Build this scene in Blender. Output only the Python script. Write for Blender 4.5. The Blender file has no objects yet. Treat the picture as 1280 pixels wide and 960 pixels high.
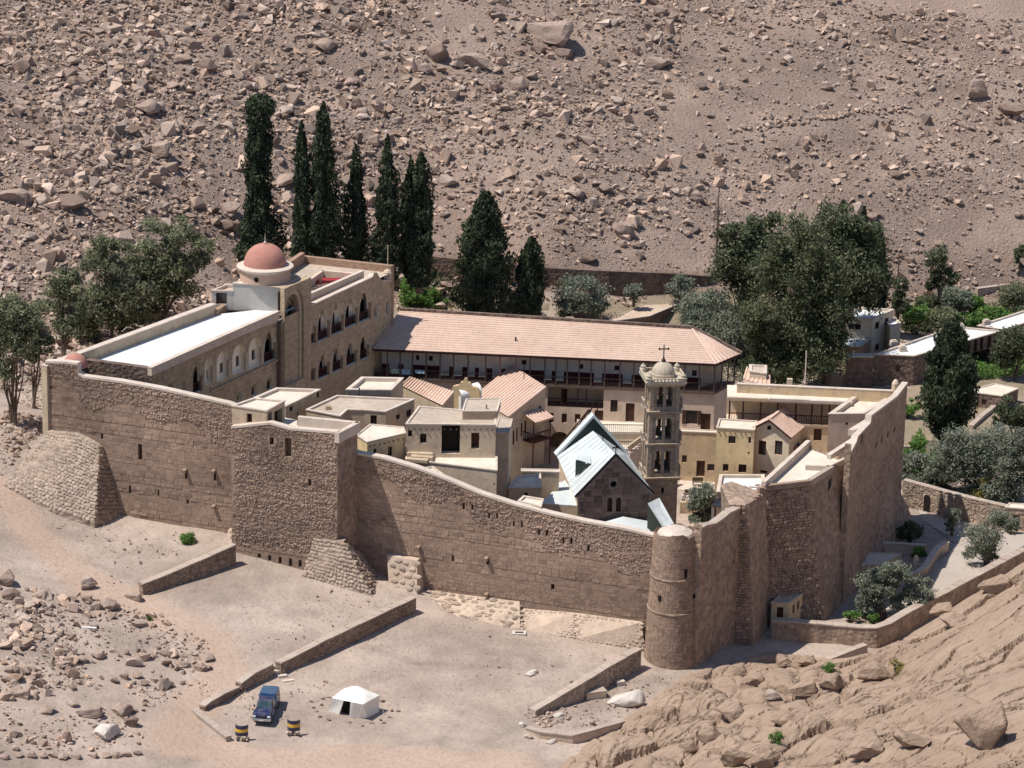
import bpy, math, random
import numpy as np
from mathutils import Vector, noise as mnoise
from mathutils.geometry import tessellate_polygon
random.seed(7); rng = np.random.default_rng(7)
R = math.radians
SC = bpy.context.scene
COL = SC.collection
# ---------------------------------------------------------------- camera
F = 4000.0; PITCH = R(17.0); ROLL = R(1.2); HC = 105.0     # focal length in photo pixels, tilt, roll, metres above the court
fwd = np.array([0, math.cos(PITCH), -math.sin(PITCH)])
r0 = np.array([1.0, 0, 0]); u0 = np.cross(r0, fwd)
rt = r0*math.cos(ROLL)+u0*math.sin(ROLL); up = u0*math.cos(ROLL)-r0*math.sin(ROLL)
CP = np.array([0, 0, HC])
cam = bpy.data.cameras.new('camera'); camo = bpy.data.objects.new('camera', cam); COL.objects.link(camo)
from mathutils import Matrix
camo.matrix_world = Matrix(((rt[0], up[0], -fwd[0], 0), (rt[1], up[1], -fwd[1], 0), (rt[2], up[2], -fwd[2], HC), (0, 0, 0, 1)))
cam.sensor_width = 36.0; cam.lens = 36.0*F/1280.0; cam.clip_start = 5; cam.clip_end = 4000
SC.camera = camo
# ---------------------------------------------------------------- sky, sun, exposure
SUN_EL = 62.0; SUN_AZ = 256.0      # compass bearing clockwise from +Y of the direction TO the sun
w = bpy.data.worlds.new('World'); SC.world = w; w.use_nodes = True
nt = w.node_tree; nt.nodes.clear()
sky = nt.nodes.new('ShaderNodeTexSky'); sky.sky_type = 'NISHITA'; sky.sun_disc = False
sky.sun_elevation = R(SUN_EL); sky.sun_rotation = R(SUN_AZ); sky.altitude = 1500; sky.air_density = 1.0; sky.dust_density = 0.6
bg = nt.nodes.new('ShaderNodeBackground'); bg.inputs[1].default_value = 0.115
wo = nt.nodes.new('ShaderNodeOutputWorld'); nt.links.new(sky.outputs[0], bg.inputs[0]); nt.links.new(bg.outputs[0], wo.inputs[0])
sl = bpy.data.lights.new('sun', 'SUN'); sl.energy = 4.9; sl.angle = R(0.53); sl.color = (1.0, 0.945, 0.86)
so = bpy.data.objects.new('sun', sl); COL.objects.link(so)
ts = Vector((math.sin(R(SUN_AZ))*math.cos(R(SUN_EL)), math.cos(R(SUN_AZ))*math.cos(R(SUN_EL)), math.sin(R(SUN_EL))))
so.rotation_euler = ts.to_track_quat('Z', 'Y').to_euler()
SC.view_settings.view_transform = 'Standard'; SC.view_settings.look = 'None'; SC.view_settings.gamma = 1.0
SC.view_settings.use_curve_mapping = False
SC.view_settings.exposure = 0.15
SC.render.engine = 'CYCLES'
SC.cycles.max_bounces = 8; SC.cycles.diffuse_bounces = 5; SC.cycles.transparent_max_bounces = 8
# ---------------------------------------------------------------- pixel <-> world helpers (photo pixels 1280x960)
def ray(px, py): return fwd+(px-640)/F*rt-(py-480)/F*up
def W(px, py, z):
    d = ray(px, py); return CP+d*((z-HC)/d[2])
def Wy(px, py, y):
    d = ray(px, py); return CP+d*(y/d[1])
def proj(p):
    d = np.asarray(p, float)-CP; k = d@fwd; return 640+F*(d@rt)/k, 480-F*(d@up)/k
def onwall(A, B, px, py):
    A = np.array(A[:2], float); B = np.array(B[:2], float); d = ray(px, py); n = np.array([-(B-A)[1], (B-A)[0]])
    t = (n@A)/(n@d[:2]); p = CP+d*t; return (p[:2]-A)@(B-A)/np.linalg.norm(B-A), p[2]
def zat(x, y, py):      # height at plan position that shows at pixel row py
    lo, hi = -40.0, 80.0
    for _ in range(40):
        m = (lo+hi)/2
        if proj((x, y, m))[1] > py: lo = m
        else: hi = m
    return (lo+hi)/2
# ---------------------------------------------------------------- numpy noise
def _hash(ix, iy, s):
    h = (ix*374761393+iy*668265263+s*2147483647) & 0xffffffff
    h = ((h ^ (h >> 13))*1274126177) & 0xffffffff
    return ((h ^ (h >> 16)) & 0xffff)/65535.0
def vnoise(x, y, s=0):
    x = np.asarray(x, float); y = np.asarray(y, float)
    ix = np.floor(x).astype(np.int64); iy = np.floor(y).astype(np.int64); fx = x-ix; fy = y-iy
    fx = fx*fx*(3-2*fx); fy = fy*fy*(3-2*fy)
    a = _hash(ix, iy, s); b = _hash(ix+1, iy, s); c = _hash(ix, iy+1, s); d = _hash(ix+1, iy+1, s)
    return (a*(1-fx)+b*fx)*(1-fy)+(c*(1-fx)+d*fx)*fy-0.5
def fbm(x, y, s=0, o=4):
    t = 0; a = 1.0
    for i in range(o): t = t+a*vnoise(x*2**i+13.7*i, y*2**i+7.1*i, s+i); a *= 0.5
    return t
def cells(x, y, s=0):   # voronoi: distance to nearest, second nearest, id
    x = np.asarray(x, float); y = np.asarray(y, float)
    ix = np.floor(x).astype(np.int64); iy = np.floor(y).astype(np.int64)
    d1 = np.full(x.shape, 9.0); d2 = np.full(x.shape, 9.0); idn = np.zeros(x.shape)
    for dx in (-1, 0, 1):
        for dy in (-1, 0, 1):
            cx = ix+dx; cy = iy+dy
            px_ = cx+_hash(cx, cy, s); py_ = cy+_hash(cx, cy, s+5)
            d = np.hypot(px_-x, py_-y); v = _hash(cx, cy, s+9)
            nearer = d < d1
            d2 = np.where(nearer, d1, np.minimum(d2, d)); idn = np.where(nearer, v, idn); d1 = np.where(nearer, d, d1)
    return d1, d2, idn
# ---------------------------------------------------------------- materials
def newmat(name):
    m = bpy.data.materials.new(name); m.use_nodes = True
    n = m.node_tree; b = n.nodes['Principled BSDF']; b.inputs['Roughness'].default_value = 0.9
    b.inputs['Specular IOR Level'].default_value = 0.2
    return m, n, b
def nd(n, t, **k):
    x = n.nodes.new(t)
    for a, v in k.items():
        if a in x.inputs: x.inputs[a].default_value = v
        else: setattr(x, a, v)
    return x
def mixc(n, fac, a, b, typ='MIX'):
    m = n.nodes.new('ShaderNodeMix'); m.data_type = 'RGBA'; m.blend_type = typ
    for sock, v in ((m.inputs[0], fac), (m.inputs[6], a), (m.inputs[7], b)):
        if hasattr(v, 'links'): n.links.new(v, sock)
        else: sock.default_value = v if not isinstance(v, tuple) else (*v, 1)[:4]
    return m.outputs[2]
def ramp(n, src, a, b, ca=0.0, cb=1.0):
    r = n.nodes.new('ShaderNodeMapRange'); r.inputs[1].default_value = a; r.inputs[2].default_value = b
    r.inputs[3].default_value = ca; r.inputs[4].default_value = cb; n.links.new(src, r.inputs[0]); return r.outputs[0]
ATTR = set()
def surf(name, c1, c2=None, s1=0.35, c3=None, s3=3.0, bump=0.0, bscale=3.0, brick=None, mortar=(0.35, 0.29, 0.24),
         mfac=0.6, cell=None, rough=0.9, streak=None, spec=0.2, attr=None, blur=0.012, bv=(0.72, 1.15), cv=(0.6, 1.25), stretch=None):
    if attr: ATTR.add(name)
    """plaster / stone / ground: two large-scale tones, a fine tone, optional masonry joints, stones and streaks"""
    m, n, b = newmat(name)
    geo = n.nodes.new('ShaderNodeNewGeometry'); L = n.links
    c2 = c2 or tuple(x*0.8 for x in c1)
    no = nd(n, 'ShaderNodeTexNoise', Scale=s1, Detail=6.0, Roughness=0.6); L.new(geo.outputs['Position'], no.inputs['Vector'])
    col = mixc(n, ramp(n, no.outputs[0], 0.36, 0.64), c1, c2)
    pos = geo.outputs['Position']
    if stretch:
        ro = n.nodes.new('ShaderNodeMapping'); ro.inputs['Rotation'].default_value = (0, 0, -stretch[0]); L.new(pos, ro.inputs[0])
        sc = n.nodes.new('ShaderNodeMapping'); sc.inputs['Scale'].default_value = (stretch[1], stretch[2], 1); L.new(ro.outputs[0], sc.inputs[0]); pos = sc.outputs[0]
    n2 = nd(n, 'ShaderNodeTexNoise', Scale=s3, Detail=8.0, Roughness=0.7); L.new(pos, n2.inputs['Vector'])
    c3 = c3 or tuple(x*0.72 for x in c1)
    col = mixc(n, ramp(n, n2.outputs[0], 0.5, 0.78), col, c3)
    hsrc = None
    uv = n.nodes.new('ShaderNodeUVMap'); uv.uv_map = 'UVMap'
    if brick:
        bt = n.nodes.new('ShaderNodeTexBrick'); L.new(uv.outputs[0], bt.inputs['Vector'])
        dn = nd(n, 'ShaderNodeTexNoise', Scale=0.8, Detail=3.0); L.new(uv.outputs[0], dn.inputs['Vector'])
        va = n.nodes.new('ShaderNodeVectorMath'); va.operation = 'MULTIPLY_ADD'; L.new(dn.outputs['Color'], va.inputs[0])
        va.inputs[1].default_value = (0.12, 0.12, 0); L.new(uv.outputs[0], va.inputs[2]); L.new(va.outputs[0], bt.inputs['Vector'])
        bt.inputs['Scale'].default_value = 1.0; bt.inputs['Brick Width'].default_value = brick[0]; bt.inputs['Row Height'].default_value = brick[1]
        bt.inputs['Mortar Size'].default_value = blur*2.6; bt.inputs['Mortar Smooth'].default_value = 0.4; bt.inputs['Bias'].default_value = 0
        bt.inputs['Color1'].default_value = (bv[0],)*3+(1,); bt.inputs['Color2'].default_value = (bv[1],)*3+(1,); bt.inputs['Mortar'].default_value = (1, 1, 1, 1)
        col = mixc(n, 0.75, col, bt.outputs['Color'], 'MULTIPLY')
        f = ramp(n, bt.outputs['Fac'], 0, 1, 0, mfac)
        col = mixc(n, f, col, mortar)
        hsrc = ramp(n, bt.outputs['Fac'], 0, 1, 1, 0)
    if cell:
        vo = nd(n, 'ShaderNodeTexVoronoi', Scale=cell); L.new(geo.outputs['Position'], vo.inputs['Vector'])
        sep = n.nodes.new('ShaderNodeSeparateColor'); L.new(vo.outputs['Color'], sep.inputs[0])
        g = ramp(n, sep.outputs[0], 0, 1, *cv)
        cc = n.nodes.new('ShaderNodeCombineColor'); [L.new(g, cc.inputs[i]) for i in range(3)]
        col = mixc(n, 0.8, col, cc.outputs[0], 'MULTIPLY')
        hsrc = ramp(n, vo.outputs['Distance'], 0, 0.7, 1, 0)
    if streak:
        mp = n.nodes.new('ShaderNodeMapping'); mp.inputs['Scale'].default_value = streak[:2]+(1,) if len(streak) > 1 else (1, 0.1, 1)
        L.new(uv.outputs[0], mp.inputs[0]); sn = nd(n, 'ShaderNodeTexNoise', Scale=1.0, Detail=5.0, Roughness=0.65); L.new(mp.outputs[0], sn.inputs['Vector'])
        col = mixc(n, ramp(n, sn.outputs[0], 0.45, 0.75, 0, streak[2]), col, tuple(x*0.55 for x in c1))
    if attr:
        at = n.nodes.new('ShaderNodeAttribute'); at.attribute_name = attr
        col = mixc(n, 1.0, col, at.outputs['Color'], 'MULTIPLY')
    L.new(col, b.inputs['Base Color']); b.inputs['Roughness'].default_value = rough; b.inputs['Specular IOR Level'].default_value = spec
    if bump:
        bn = nd(n, 'ShaderNodeTexNoise', Scale=bscale, Detail=8.0, Roughness=0.65); L.new(pos, bn.inputs['Vector'])
        h = bn.outputs[0]
        if hsrc is not None:
            ma = n.nodes.new('ShaderNodeMath'); ma.operation = 'MULTIPLY_ADD'; L.new(hsrc, ma.inputs[0]); ma.inputs[1].default_value = 0.8; L.new(h, ma.inputs[2]); h = ma.outputs[0]
        bu = n.nodes.new('ShaderNodeBump'); bu.inputs['Strength'].default_value = 1.0; bu.inputs['Distance'].default_value = bump
        L.new(h, bu.inputs['Height']); L.new(bu.outputs[0], b.inputs['Normal'])
    return m
M = {}
M['ground'] = surf('sandy_ground', (0.43, 0.345, 0.288), (0.37, 0.29, 0.238), 0.12, (0.27, 0.21, 0.17), 1.9, bump=0.16, bscale=2.2, attr='tone')
M['hill'] = surf('hill_gravel', (0.38, 0.285, 0.23), (0.30, 0.215, 0.172), 0.07, (0.20, 0.145, 0.12), 2.6, bump=0.5, bscale=2.2, attr='tone')
M['rubble'] = surf('rubble_stone', (0.43, 0.325, 0.26), (0.33, 0.24, 0.19), 0.2, (0.22, 0.155, 0.12), 3.0, bump=0.06, bscale=4, attr='tone')
M['boulder'] = surf('boulder_granite', (0.40, 0.30, 0.245), (0.32, 0.235, 0.19), 0.4, (0.22, 0.155, 0.12), 2.0, bump=0.15, bscale=2.5)
M['boulder_pale'] = surf('boulder_pale', (0.46, 0.37, 0.305), (0.39, 0.30, 0.245), 0.5, (0.30, 0.23, 0.18), 2.5, bump=0.1, bscale=3)
M['boulder_dark'] = surf('boulder_dark', (0.26, 0.185, 0.15), (0.21, 0.145, 0.115), 0.4, (0.15, 0.105, 0.085), 2.0, bump=0.15, bscale=2.5)
M['white_rock'] = surf('white_rock', (0.60, 0.54, 0.48), (0.52, 0.46, 0.4), 0.8, (0.5, 0.44, 0.38), 3, bump=0.06, bscale=4)
M['outcrop'] = surf('outcrop_granite', (0.41, 0.30, 0.222), (0.34, 0.243, 0.178), 0.15, (0.20, 0.138, 0.10), 1.6, bump=0.3, bscale=3.0, stretch=(0.64, .22, 1.3))
M['fort'] = surf('fort_wall_stone', (0.34, 0.24, 0.18), (0.27, 0.188, 0.14), 0.13, (0.16, 0.11, 0.085), 0.9, bump=0.09, bscale=3, brick=(0.95, 0.46), mortar=(0.40, 0.31, 0.24), mfac=0.6, bv=(.8, 1.12), streak=(0.7, 0.07, 0.35))
M['fort_block'] = surf('fort_block_stone', (0.345, 0.243, 0.18), (0.275, 0.19, 0.14), 0.2, (0.18, 0.12, 0.092), 1.5, bump=0.05, bscale=4, attr='tone')
M['fort_rubble'] = surf('fort_rubble_stone', (0.36, 0.258, 0.195), (0.275, 0.195, 0.147), 0.3, (0.19, 0.13, 0.10), 1.6, bump=0.04, bscale=5, attr='tone')
M['fort_smooth'] = surf('fort_worn_render', (0.40, 0.29, 0.218), (0.33, 0.237, 0.177), 0.16, (0.22, 0.155, 0.115), 1.4, bump=0.08, bscale=2.5, cell=2.2, streak=(0.6, 0.08, 0.45))
M['buttress'] = surf('pale_rubble_stone', (0.43, 0.335, 0.262), (0.35, 0.265, 0.205), 0.3, (0.28, 0.205, 0.16), 1.8, bump=0.12, bscale=2.5, cell=1.7)
M['buttress_stone'] = surf('pale_buttress_stone', (0.44, 0.345, 0.27), (0.35, 0.265, 0.205), 0.5, (0.32, 0.24, 0.185), 2.5, bump=0.05, bscale=4, attr='tone')
M['mortar_pale'] = surf('pale_lime_render', (0.56, 0.44, 0.34), (0.47, 0.36, 0.28), 0.4, (0.36, 0.27, 0.21), 1.6, bump=0.1, bscale=2)
M['coping'] = surf('lime_coping', (0.62, 0.53, 0.45), (0.52, 0.43, 0.36), 0.6, (0.42, 0.34, 0.28), 3, bump=0.03)
M['arcade'] = surf('arcade_sandstone', (0.53, 0.405, 0.275), (0.455, 0.345, 0.235), 0.2, (0.27, 0.19, 0.13), 1.2, bump=0.03, bscale=3, brick=(0.6, 0.3), mortar=(0.34, 0.27, 0.2), mfac=0.35, streak=(0.8, 0.08, 0.4))
M['brickred'] = surf('brick_block', (0.40, 0.26, 0.18), (0.34, 0.215, 0.15), 0.3, (0.26, 0.17, 0.12), 1.5, bump=0.03, brick=(0.4, 0.22), mortar=(0.4, 0.3, 0.22), mfac=0.4)
M['pier'] = surf('dark_pier_stone', (0.27, 0.19, 0.135), (0.22, 0.155, 0.11), 0.3, bump=0.03, brick=(0.6, 0.35), mortar=(0.2, 0.15, 0.11), mfac=0.4)
M['cream'] = surf('cream_plaster', (0.72, 0.61, 0.46), (0.65, 0.54, 0.41), 0.25, (0.44, 0.35, 0.26), 1.6, bump=0.01, streak=(1.0, 0.1, 0.35))
M['white'] = surf('white_plaster', (0.82, 0.77, 0.68), (0.76, 0.70, 0.61), 0.3, (0.55, 0.48, 0.4), 1.5, bump=0.01, streak=(1.0, 0.1, 0.25))
M['warmwhite'] = surf('warm_limewash', (0.90, 0.80, 0.64), (0.84, 0.73, 0.57), 0.4, (0.72, 0.6, 0.46), 1.5, bump=0.01)
M['grey_plaster'] = surf('grey_plaster', (0.52, 0.49, 0.45), (0.46, 0.43, 0.39), 0.3, (0.4, 0.36, 0.32), 1.5, bump=0.01, streak=(1.2, 0.08, 0.3))
M['pinkish'] = surf('pinkish_plaster', (0.68, 0.53, 0.42), (0.60, 0.46, 0.36), 0.25, (0.4, 0.3, 0.23), 1.3, bump=0.01, streak=(0.8, 0.12, 0.4))
M['yellow'] = surf('yellow_plaster', (0.78, 0.59, 0.33), (0.68, 0.53, 0.33), 0.3, (0.46, 0.35, 0.22), 1.4, bump=0.015, streak=(0.9, 0.12, 0.4))
M['yellowpatch'] = surf('patched_yellow_plaster', (0.70, 0.53, 0.32), (0.56, 0.43, 0.30), 0.45, (0.36, 0.26, 0.18), 1.2, bump=0.03, streak=(0.8, 0.2, 0.4))
M['mud'] = surf('mud_plaster', (0.54, 0.425, 0.305), (0.45, 0.35, 0.25), 0.3, (0.27, 0.2, 0.145), 1.3, bump=0.03, streak=(0.7, 0.12, 0.5))
M['mudpale'] = surf('pale_mud_plaster', (0.62, 0.495, 0.365), (0.54, 0.43, 0.315), 0.3, (0.34, 0.26, 0.19), 1.3, bump=0.03, streak=(0.7, 0.12, 0.45))
M['roofdirt'] = surf('earth_roof', (0.50, 0.41, 0.33), (0.41, 0.33, 0.265), 0.3, (0.30, 0.235, 0.19), 1.4, bump=0.04)
M['roofpale'] = surf('pale_plaster_roof', (0.70, 0.62, 0.52), (0.60, 0.52, 0.43), 0.35, (0.46, 0.39, 0.32), 1.5, bump=0.02)
M['roofwhite'] = surf('whitewashed_roof', (0.72, 0.73, 0.72), (0.62, 0.64, 0.63), 0.2, (0.60, 0.60, 0.57), 0.9, bump=0.01)
M['tile'] = surf('terracotta_tile', (0.60, 0.44, 0.35), (0.53, 0.38, 0.30), 0.25, (0.46, 0.315, 0.255), 2.5, bump=0.01, brick=(0.36, 0.40), mortar=(0.46, 0.32, 0.26), mfac=0.25, bv=(.92, 1.06))
M['tile_rib'] = surf('terracotta_cover_tile', (0.70, 0.51, 0.41), (0.61, 0.43, 0.34), 0.5, (0.46, 0.32, 0.26), 3, bump=0.01)
M['dome'] = surf('red_dome_render', (0.46, 0.22, 0.175), (0.40, 0.19, 0.15), 0.6, (0.33, 0.16, 0.13), 2.2, bump=0.01)
M['drum'] = surf('pink_drum_render', (0.55, 0.38, 0.29), (0.48, 0.33, 0.25), 0.6, bump=0.01)
M['wood'] = surf('dark_red_wood', (0.055, 0.022, 0.02), (0.04, 0.018, 0.017), 1.0, (0.03, 0.014, 0.012), 6, rough=0.6)
M['woodgrey'] = surf('weathered_wood', (0.16, 0.115, 0.095), (0.12, 0.085, 0.07), 1.0, (0.08, 0.06, 0.05), 6, rough=0.8)
M['door'] = surf('brown_door_wood', (0.085, 0.04, 0.027), (0.06, 0.03, 0.022), 1.5, rough=0.7)
M['dado'] = surf('oxblood_dado', (0.10, 0.025, 0.022), (0.075, 0.02, 0.018), 1, rough=0.7)
M['reddoor'] = surf('red_door_paint', (0.22, 0.04, 0.03), (0.18, 0.035, 0.025), 1, rough=0.5)
M['pane'] = surf('window_glass', (0.02, 0.02, 0.022), (0.015, 0.015, 0.018), 1, rough=0.15, spec=0.5)
M['dark'] = surf('dark_interior', (0.02, 0.015, 0.012), (0.015, 0.012, 0.01), 1)
M['lead'] = surf('pale_lead_sheet', (0.60, 0.635, 0.635), (0.52, 0.56, 0.565), 0.25, (0.45, 0.48, 0.48), 1.6, bump=0.008, rough=0.6, streak=(1.2, 0.15, 0.25))
M['greenend'] = surf('shaded_green_end', (0.05, 0.062, 0.05), (0.04, 0.05, 0.042), 0.5, bump=0.01)  # near-black green: the gable end's shadow is put into the colour
M['church'] = surf('church_joint_mortar', (0.34, 0.26, 0.20), (0.28, 0.21, 0.165), 0.4, bump=0.02)
M['church_block'] = surf('church_granite_block', (0.27, 0.185, 0.145), (0.205, 0.14, 0.112), 0.35, (0.12, 0.082, 0.07), 2, bump=0.03, attr='tone')
M['bell'] = surf('belltower_stone', (0.44, 0.345, 0.255), (0.35, 0.27, 0.20), 0.35, (0.2, 0.145, 0.10), 1.8, bump=0.03, brick=(0.55, 0.3), mortar=(0.3, 0.23, 0.17), mfac=0.3)
M['bellcap'] = surf('belltower_dome_stone', (0.50, 0.43, 0.34), (0.42, 0.35, 0.27), 0.6, bump=0.02)
M['iron'] = surf('dark_iron', (0.035, 0.03, 0.03), (0.028, 0.024, 0.024), 2, rough=0.5)
M['bronze'] = surf('bronze_bell', (0.05, 0.045, 0.03), (0.04, 0.035, 0.025), 2, rough=0.4)
M['darkstone'] = surf('dark_field_stone', (0.21, 0.15, 0.12), (0.165, 0.115, 0.092), 0.3, (0.12, 0.085, 0.07), 1.4, bump=0.08, cell=2.4)
M['litstone'] = surf('coursed_rubble', (0.46, 0.35, 0.27), (0.38, 0.28, 0.215), 0.3, (0.26, 0.19, 0.15), 1.5, bump=0.15, bscale=2.5, cell=2.1)
M['fieldwall'] = surf('field_wall_stone', (0.30, 0.22, 0.17), (0.25, 0.18, 0.135), 0.3, (0.18, 0.13, 0.10), 1.8, bump=0.12, bscale=3, cell=2.6)
M['fieldcap'] = surf('field_wall_coping', (0.45, 0.37, 0.31), (0.38, 0.30, 0.245), 0.5, (0.30, 0.235, 0.19), 2.5, bump=0.05)
M['path'] = surf('paved_path', (0.44, 0.38, 0.33), (0.40, 0.34, 0.29), 0.2, (0.33, 0.28, 0.24), 1.2, bump=0.02)
M['canvas'] = surf('white_canvas', (0.83, 0.80, 0.74), (0.78, 0.75, 0.69), 0.5, (0.72, 0.68, 0.61), 2, bump=0.015, rough=0.95)
M['soil'] = surf('garden_soil', (0.30, 0.23, 0.17), (0.22, 0.18, 0.12), 0.25, (0.14, 0.13, 0.07), 0.9, bump=0.08)
M['bark'] = surf('bark', (0.15, 0.11, 0.085), (0.11, 0.08, 0.062), 1.0, bump=0.03)
M['palebark'] = surf('pale_bark', (0.42, 0.36, 0.30), (0.3, 0.25, 0.2), 1.0, bump=0.02)
def paint(name, c, rough=0.35, spec=0.5, metal=0):
    m, n, b = newmat(name); b.inputs['Base Color'].default_value = (*c, 1); b.inputs['Roughness'].default_value = rough
    b.inputs['Specular IOR Level'].default_value = spec; b.inputs['Metallic'].default_value = metal
    no = nd(n, 'ShaderNodeTexNoise', Scale=1.5, Detail=4.0); geo = n.nodes.new('ShaderNodeNewGeometry'); n.links.new(geo.outputs['Position'], no.inputs['Vector'])
    n.links.new(mixc(n, ramp(n, no.outputs[0], 0.4, 0.75, 0, 0.35), c, (0.3, 0.25, 0.2)), b.inputs['Base Color'])
    return m
M['blue'] = paint('blue_cap_paint', (0.035, 0.11, 0.23)); M['navy'] = paint('navy_body_paint', (0.008, 0.02, 0.085), 0.25)
M['chrome'] = paint('bright_metal', (0.5, 0.5, 0.5), 0.25, 0.5, 0.8); M['tyre'] = paint('rubber', (0.02, 0.02, 0.02), 0.8)
M['glassblue'] = paint('windscreen_glass', (0.03, 0.06, 0.075), 0.08, 0.6); M['lamp'] = paint('lamp_glass', (0.7, 0.7, 0.68), 0.1)
M['barrelnavy'] = paint('barrel_navy', (0.012, 0.016, 0.06), 0.5); M['barrelyellow'] = paint('barrel_yellow', (0.62, 0.38, 0.04), 0.5)
M['whitepaint'] = paint('white_paint', (0.75, 0.75, 0.74), 0.5); M['redcloth'] = paint('red_cloth', (0.3, 0.02, 0.03), 0.9, 0.1)
M['skyblue'] = paint('pale_blue_cloth', (0.35, 0.5, 0.62), 0.9, 0.1); M['greencloth'] = paint('pale_green_cloth', (0.42, 0.55, 0.42), 0.9, 0.1)
M['skin'] = paint('skin', (0.35, 0.2, 0.13), 0.6); M['hair'] = paint('hair', (0.02, 0.015, 0.012), 0.7)
for i, c in enumerate([(0.02, 0.025, 0.06), (0.25, 0.03, 0.04), (0.75, 0.73, 0.7), (0.05, 0.05, 0.05), (0.1, 0.15, 0.3), (0.35, 0.25, 0.15)]):
    M['cloth%d' % i] = paint('cloth_tone_%d' % i, c, 0.9, 0.1)
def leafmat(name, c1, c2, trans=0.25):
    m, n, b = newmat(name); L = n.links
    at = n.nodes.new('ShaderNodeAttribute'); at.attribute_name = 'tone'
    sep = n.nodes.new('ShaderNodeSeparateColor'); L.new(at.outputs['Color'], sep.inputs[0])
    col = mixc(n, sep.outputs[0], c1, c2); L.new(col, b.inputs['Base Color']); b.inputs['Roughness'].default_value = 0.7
    tr = n.nodes.new('ShaderNodeBsdfTranslucent'); L.new(col, tr.inputs[0]); ms = n.nodes.new('ShaderNodeMixShader'); ms.inputs[0].default_value = trans
    L.new(b.outputs[0], ms.inputs[1]); L.new(tr.outputs[0], ms.inputs[2]); L.new(ms.outputs[0], n.nodes['Material Output'].inputs[0])
    return m
M['cypress'] = leafmat('cypress_leaf', (0.022, 0.036, 0.022), (0.095, 0.115, 0.062), 0.15)
M['euc'] = leafmat('eucalyptus_leaf', (0.10, 0.115, 0.065), (0.29, 0.30, 0.18), 0.35)
M['darkleaf'] = leafmat('dark_tree_leaf', (0.045, 0.062, 0.035), (0.17, 0.19, 0.105), 0.3)
M['midleaf'] = leafmat('mid_tree_leaf', (0.055, 0.075, 0.038), (0.19, 0.205, 0.11), 0.3)
M['olive'] = leafmat('olive_leaf', (0.12, 0.145, 0.105), (0.29, 0.31, 0.24), 0.3)
M['bright'] = leafmat('bright_leaf', (0.07, 0.15, 0.035), (0.2, 0.33, 0.09), 0.35)
M['yellowleaf'] = leafmat('yellow_bush_leaf', (0.25, 0.22, 0.06), (0.4, 0.35, 0.12), 0.3)
# ---------------------------------------------------------------- mesh builder
class MB:
    def __init__(s): s.v = []; s.f = []; s.m = []
    def add(s, vs, fs, mi=0):
        b = len(s.v); s.v += [tuple(map(float, p)) for p in vs]
        for f in fs: s.f.append(tuple(i+b for i in f)); s.m.append(mi)
    def quad(s, a, b, c, d, mi=0): s.add([a, b, c, d], [(0, 1, 2, 3)], mi)
    def hexa(s, bot, top, mi=0, cap=True, base=False):       # n-gon bottom / top
        n = len(bot); fs = [(i, (i+1) % n, n+(i+1) % n, n+i) for i in range(n)]
        if cap: fs.append(tuple(range(n, 2*n)))
        if base: fs.append(tuple(range(n-1, -1, -1)))
        s.add(list(bot)+list(top), fs, mi)
    def prism(s, pts, z0, z1, mi=0, base=False):
        s.hexa([(p[0], p[1], z0) for p in pts], [(p[0], p[1], z1) for p in pts], mi, True, base)
    def bar(s, p, q, w, h=None, mi=0):                        # box beam from p to q
        h = h or w; p = Vector(p); q = Vector(q); d = (q-p).normalized()
        a = d.cross(Vector((0, 0, 1))); a = Vector((1, 0, 0)) if a.length < 1e-3 else a.normalized(); b = a.cross(d)
        c = [(-1, -1), (1, -1), (1, 1), (-1, 1)]
        s.hexa([p+a*(x*w/2)+b*(y*h/2) for x, y in c], [q+a*(x*w/2)+b*(y*h/2) for x, y in c], mi, True, True)
    def box(s, c, dx, dy, dz, rz=0, mi=0):                    # centre of base
        ca, sa = math.cos(rz), math.sin(rz)
        p = [(c[0]+x*ca-y*sa, c[1]+x*sa+y*ca) for x, y in ((-dx/2, -dy/2), (dx/2, -dy/2), (dx/2, dy/2), (-dx/2, dy/2))]
        s.prism(p, c[2], c[2]+dz, mi, True)
    def lathe(s, c, prof, n=24, mi=0, cap=True):              # prof [(r,z)] upward
        vs = []; fs = []
        for r, z in prof:
            for i in range(n): vs.append((c[0]+r*math.cos(2*math.pi*i/n), c[1]+r*math.sin(2*math.pi*i/n), c[2]+z))
        for k in range(len(prof)-1):
            for i in range(n): fs.append((k*n+i, k*n+(i+1) % n, (k+1)*n+(i+1) % n, (k+1)*n+i))
        if cap: fs.append(tuple(range(len(prof)*n-n, len(prof)*n)))
        s.add(vs, fs, mi)
    def tube(s, pts, rad, n=6, mi=0):
        vs = []; fs = []
        for k, p in enumerate(pts):
            p = Vector(p); q = Vector(pts[min(k+1, len(pts)-1)]); o = Vector(pts[max(k-1, 0)]); d = (q-o).normalized()
            a = d.cross(Vector((0.3, 1, 0.1))).normalized(); b = a.cross(d)
            r = rad[k] if hasattr(rad, '__len__') else rad
            for i in range(n): t = 2*math.pi*i/n; vs.append(p+a*(r*math.cos(t))+b*(r*math.sin(t)))
        for k in range(len(pts)-1):
            for i in range(n): fs.append((k*n+i, k*n+(i+1) % n, (k+1)*n+(i+1) % n, (k+1)*n+i))
        fs.append(tuple(range((len(pts)-1)*n, len(pts)*n))); s.add(vs, fs, mi)
    def build(s, name, mats, parent=None, smooth=False):
        return mkobj(name, np.array(s.v, float).reshape(-1, 3), s.f, mats, parent, s.m, smooth)
def origin(parent):
    o = np.zeros(3)
    while parent is not None: o += np.array(parent.location); parent = parent.parent
    return o
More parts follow.
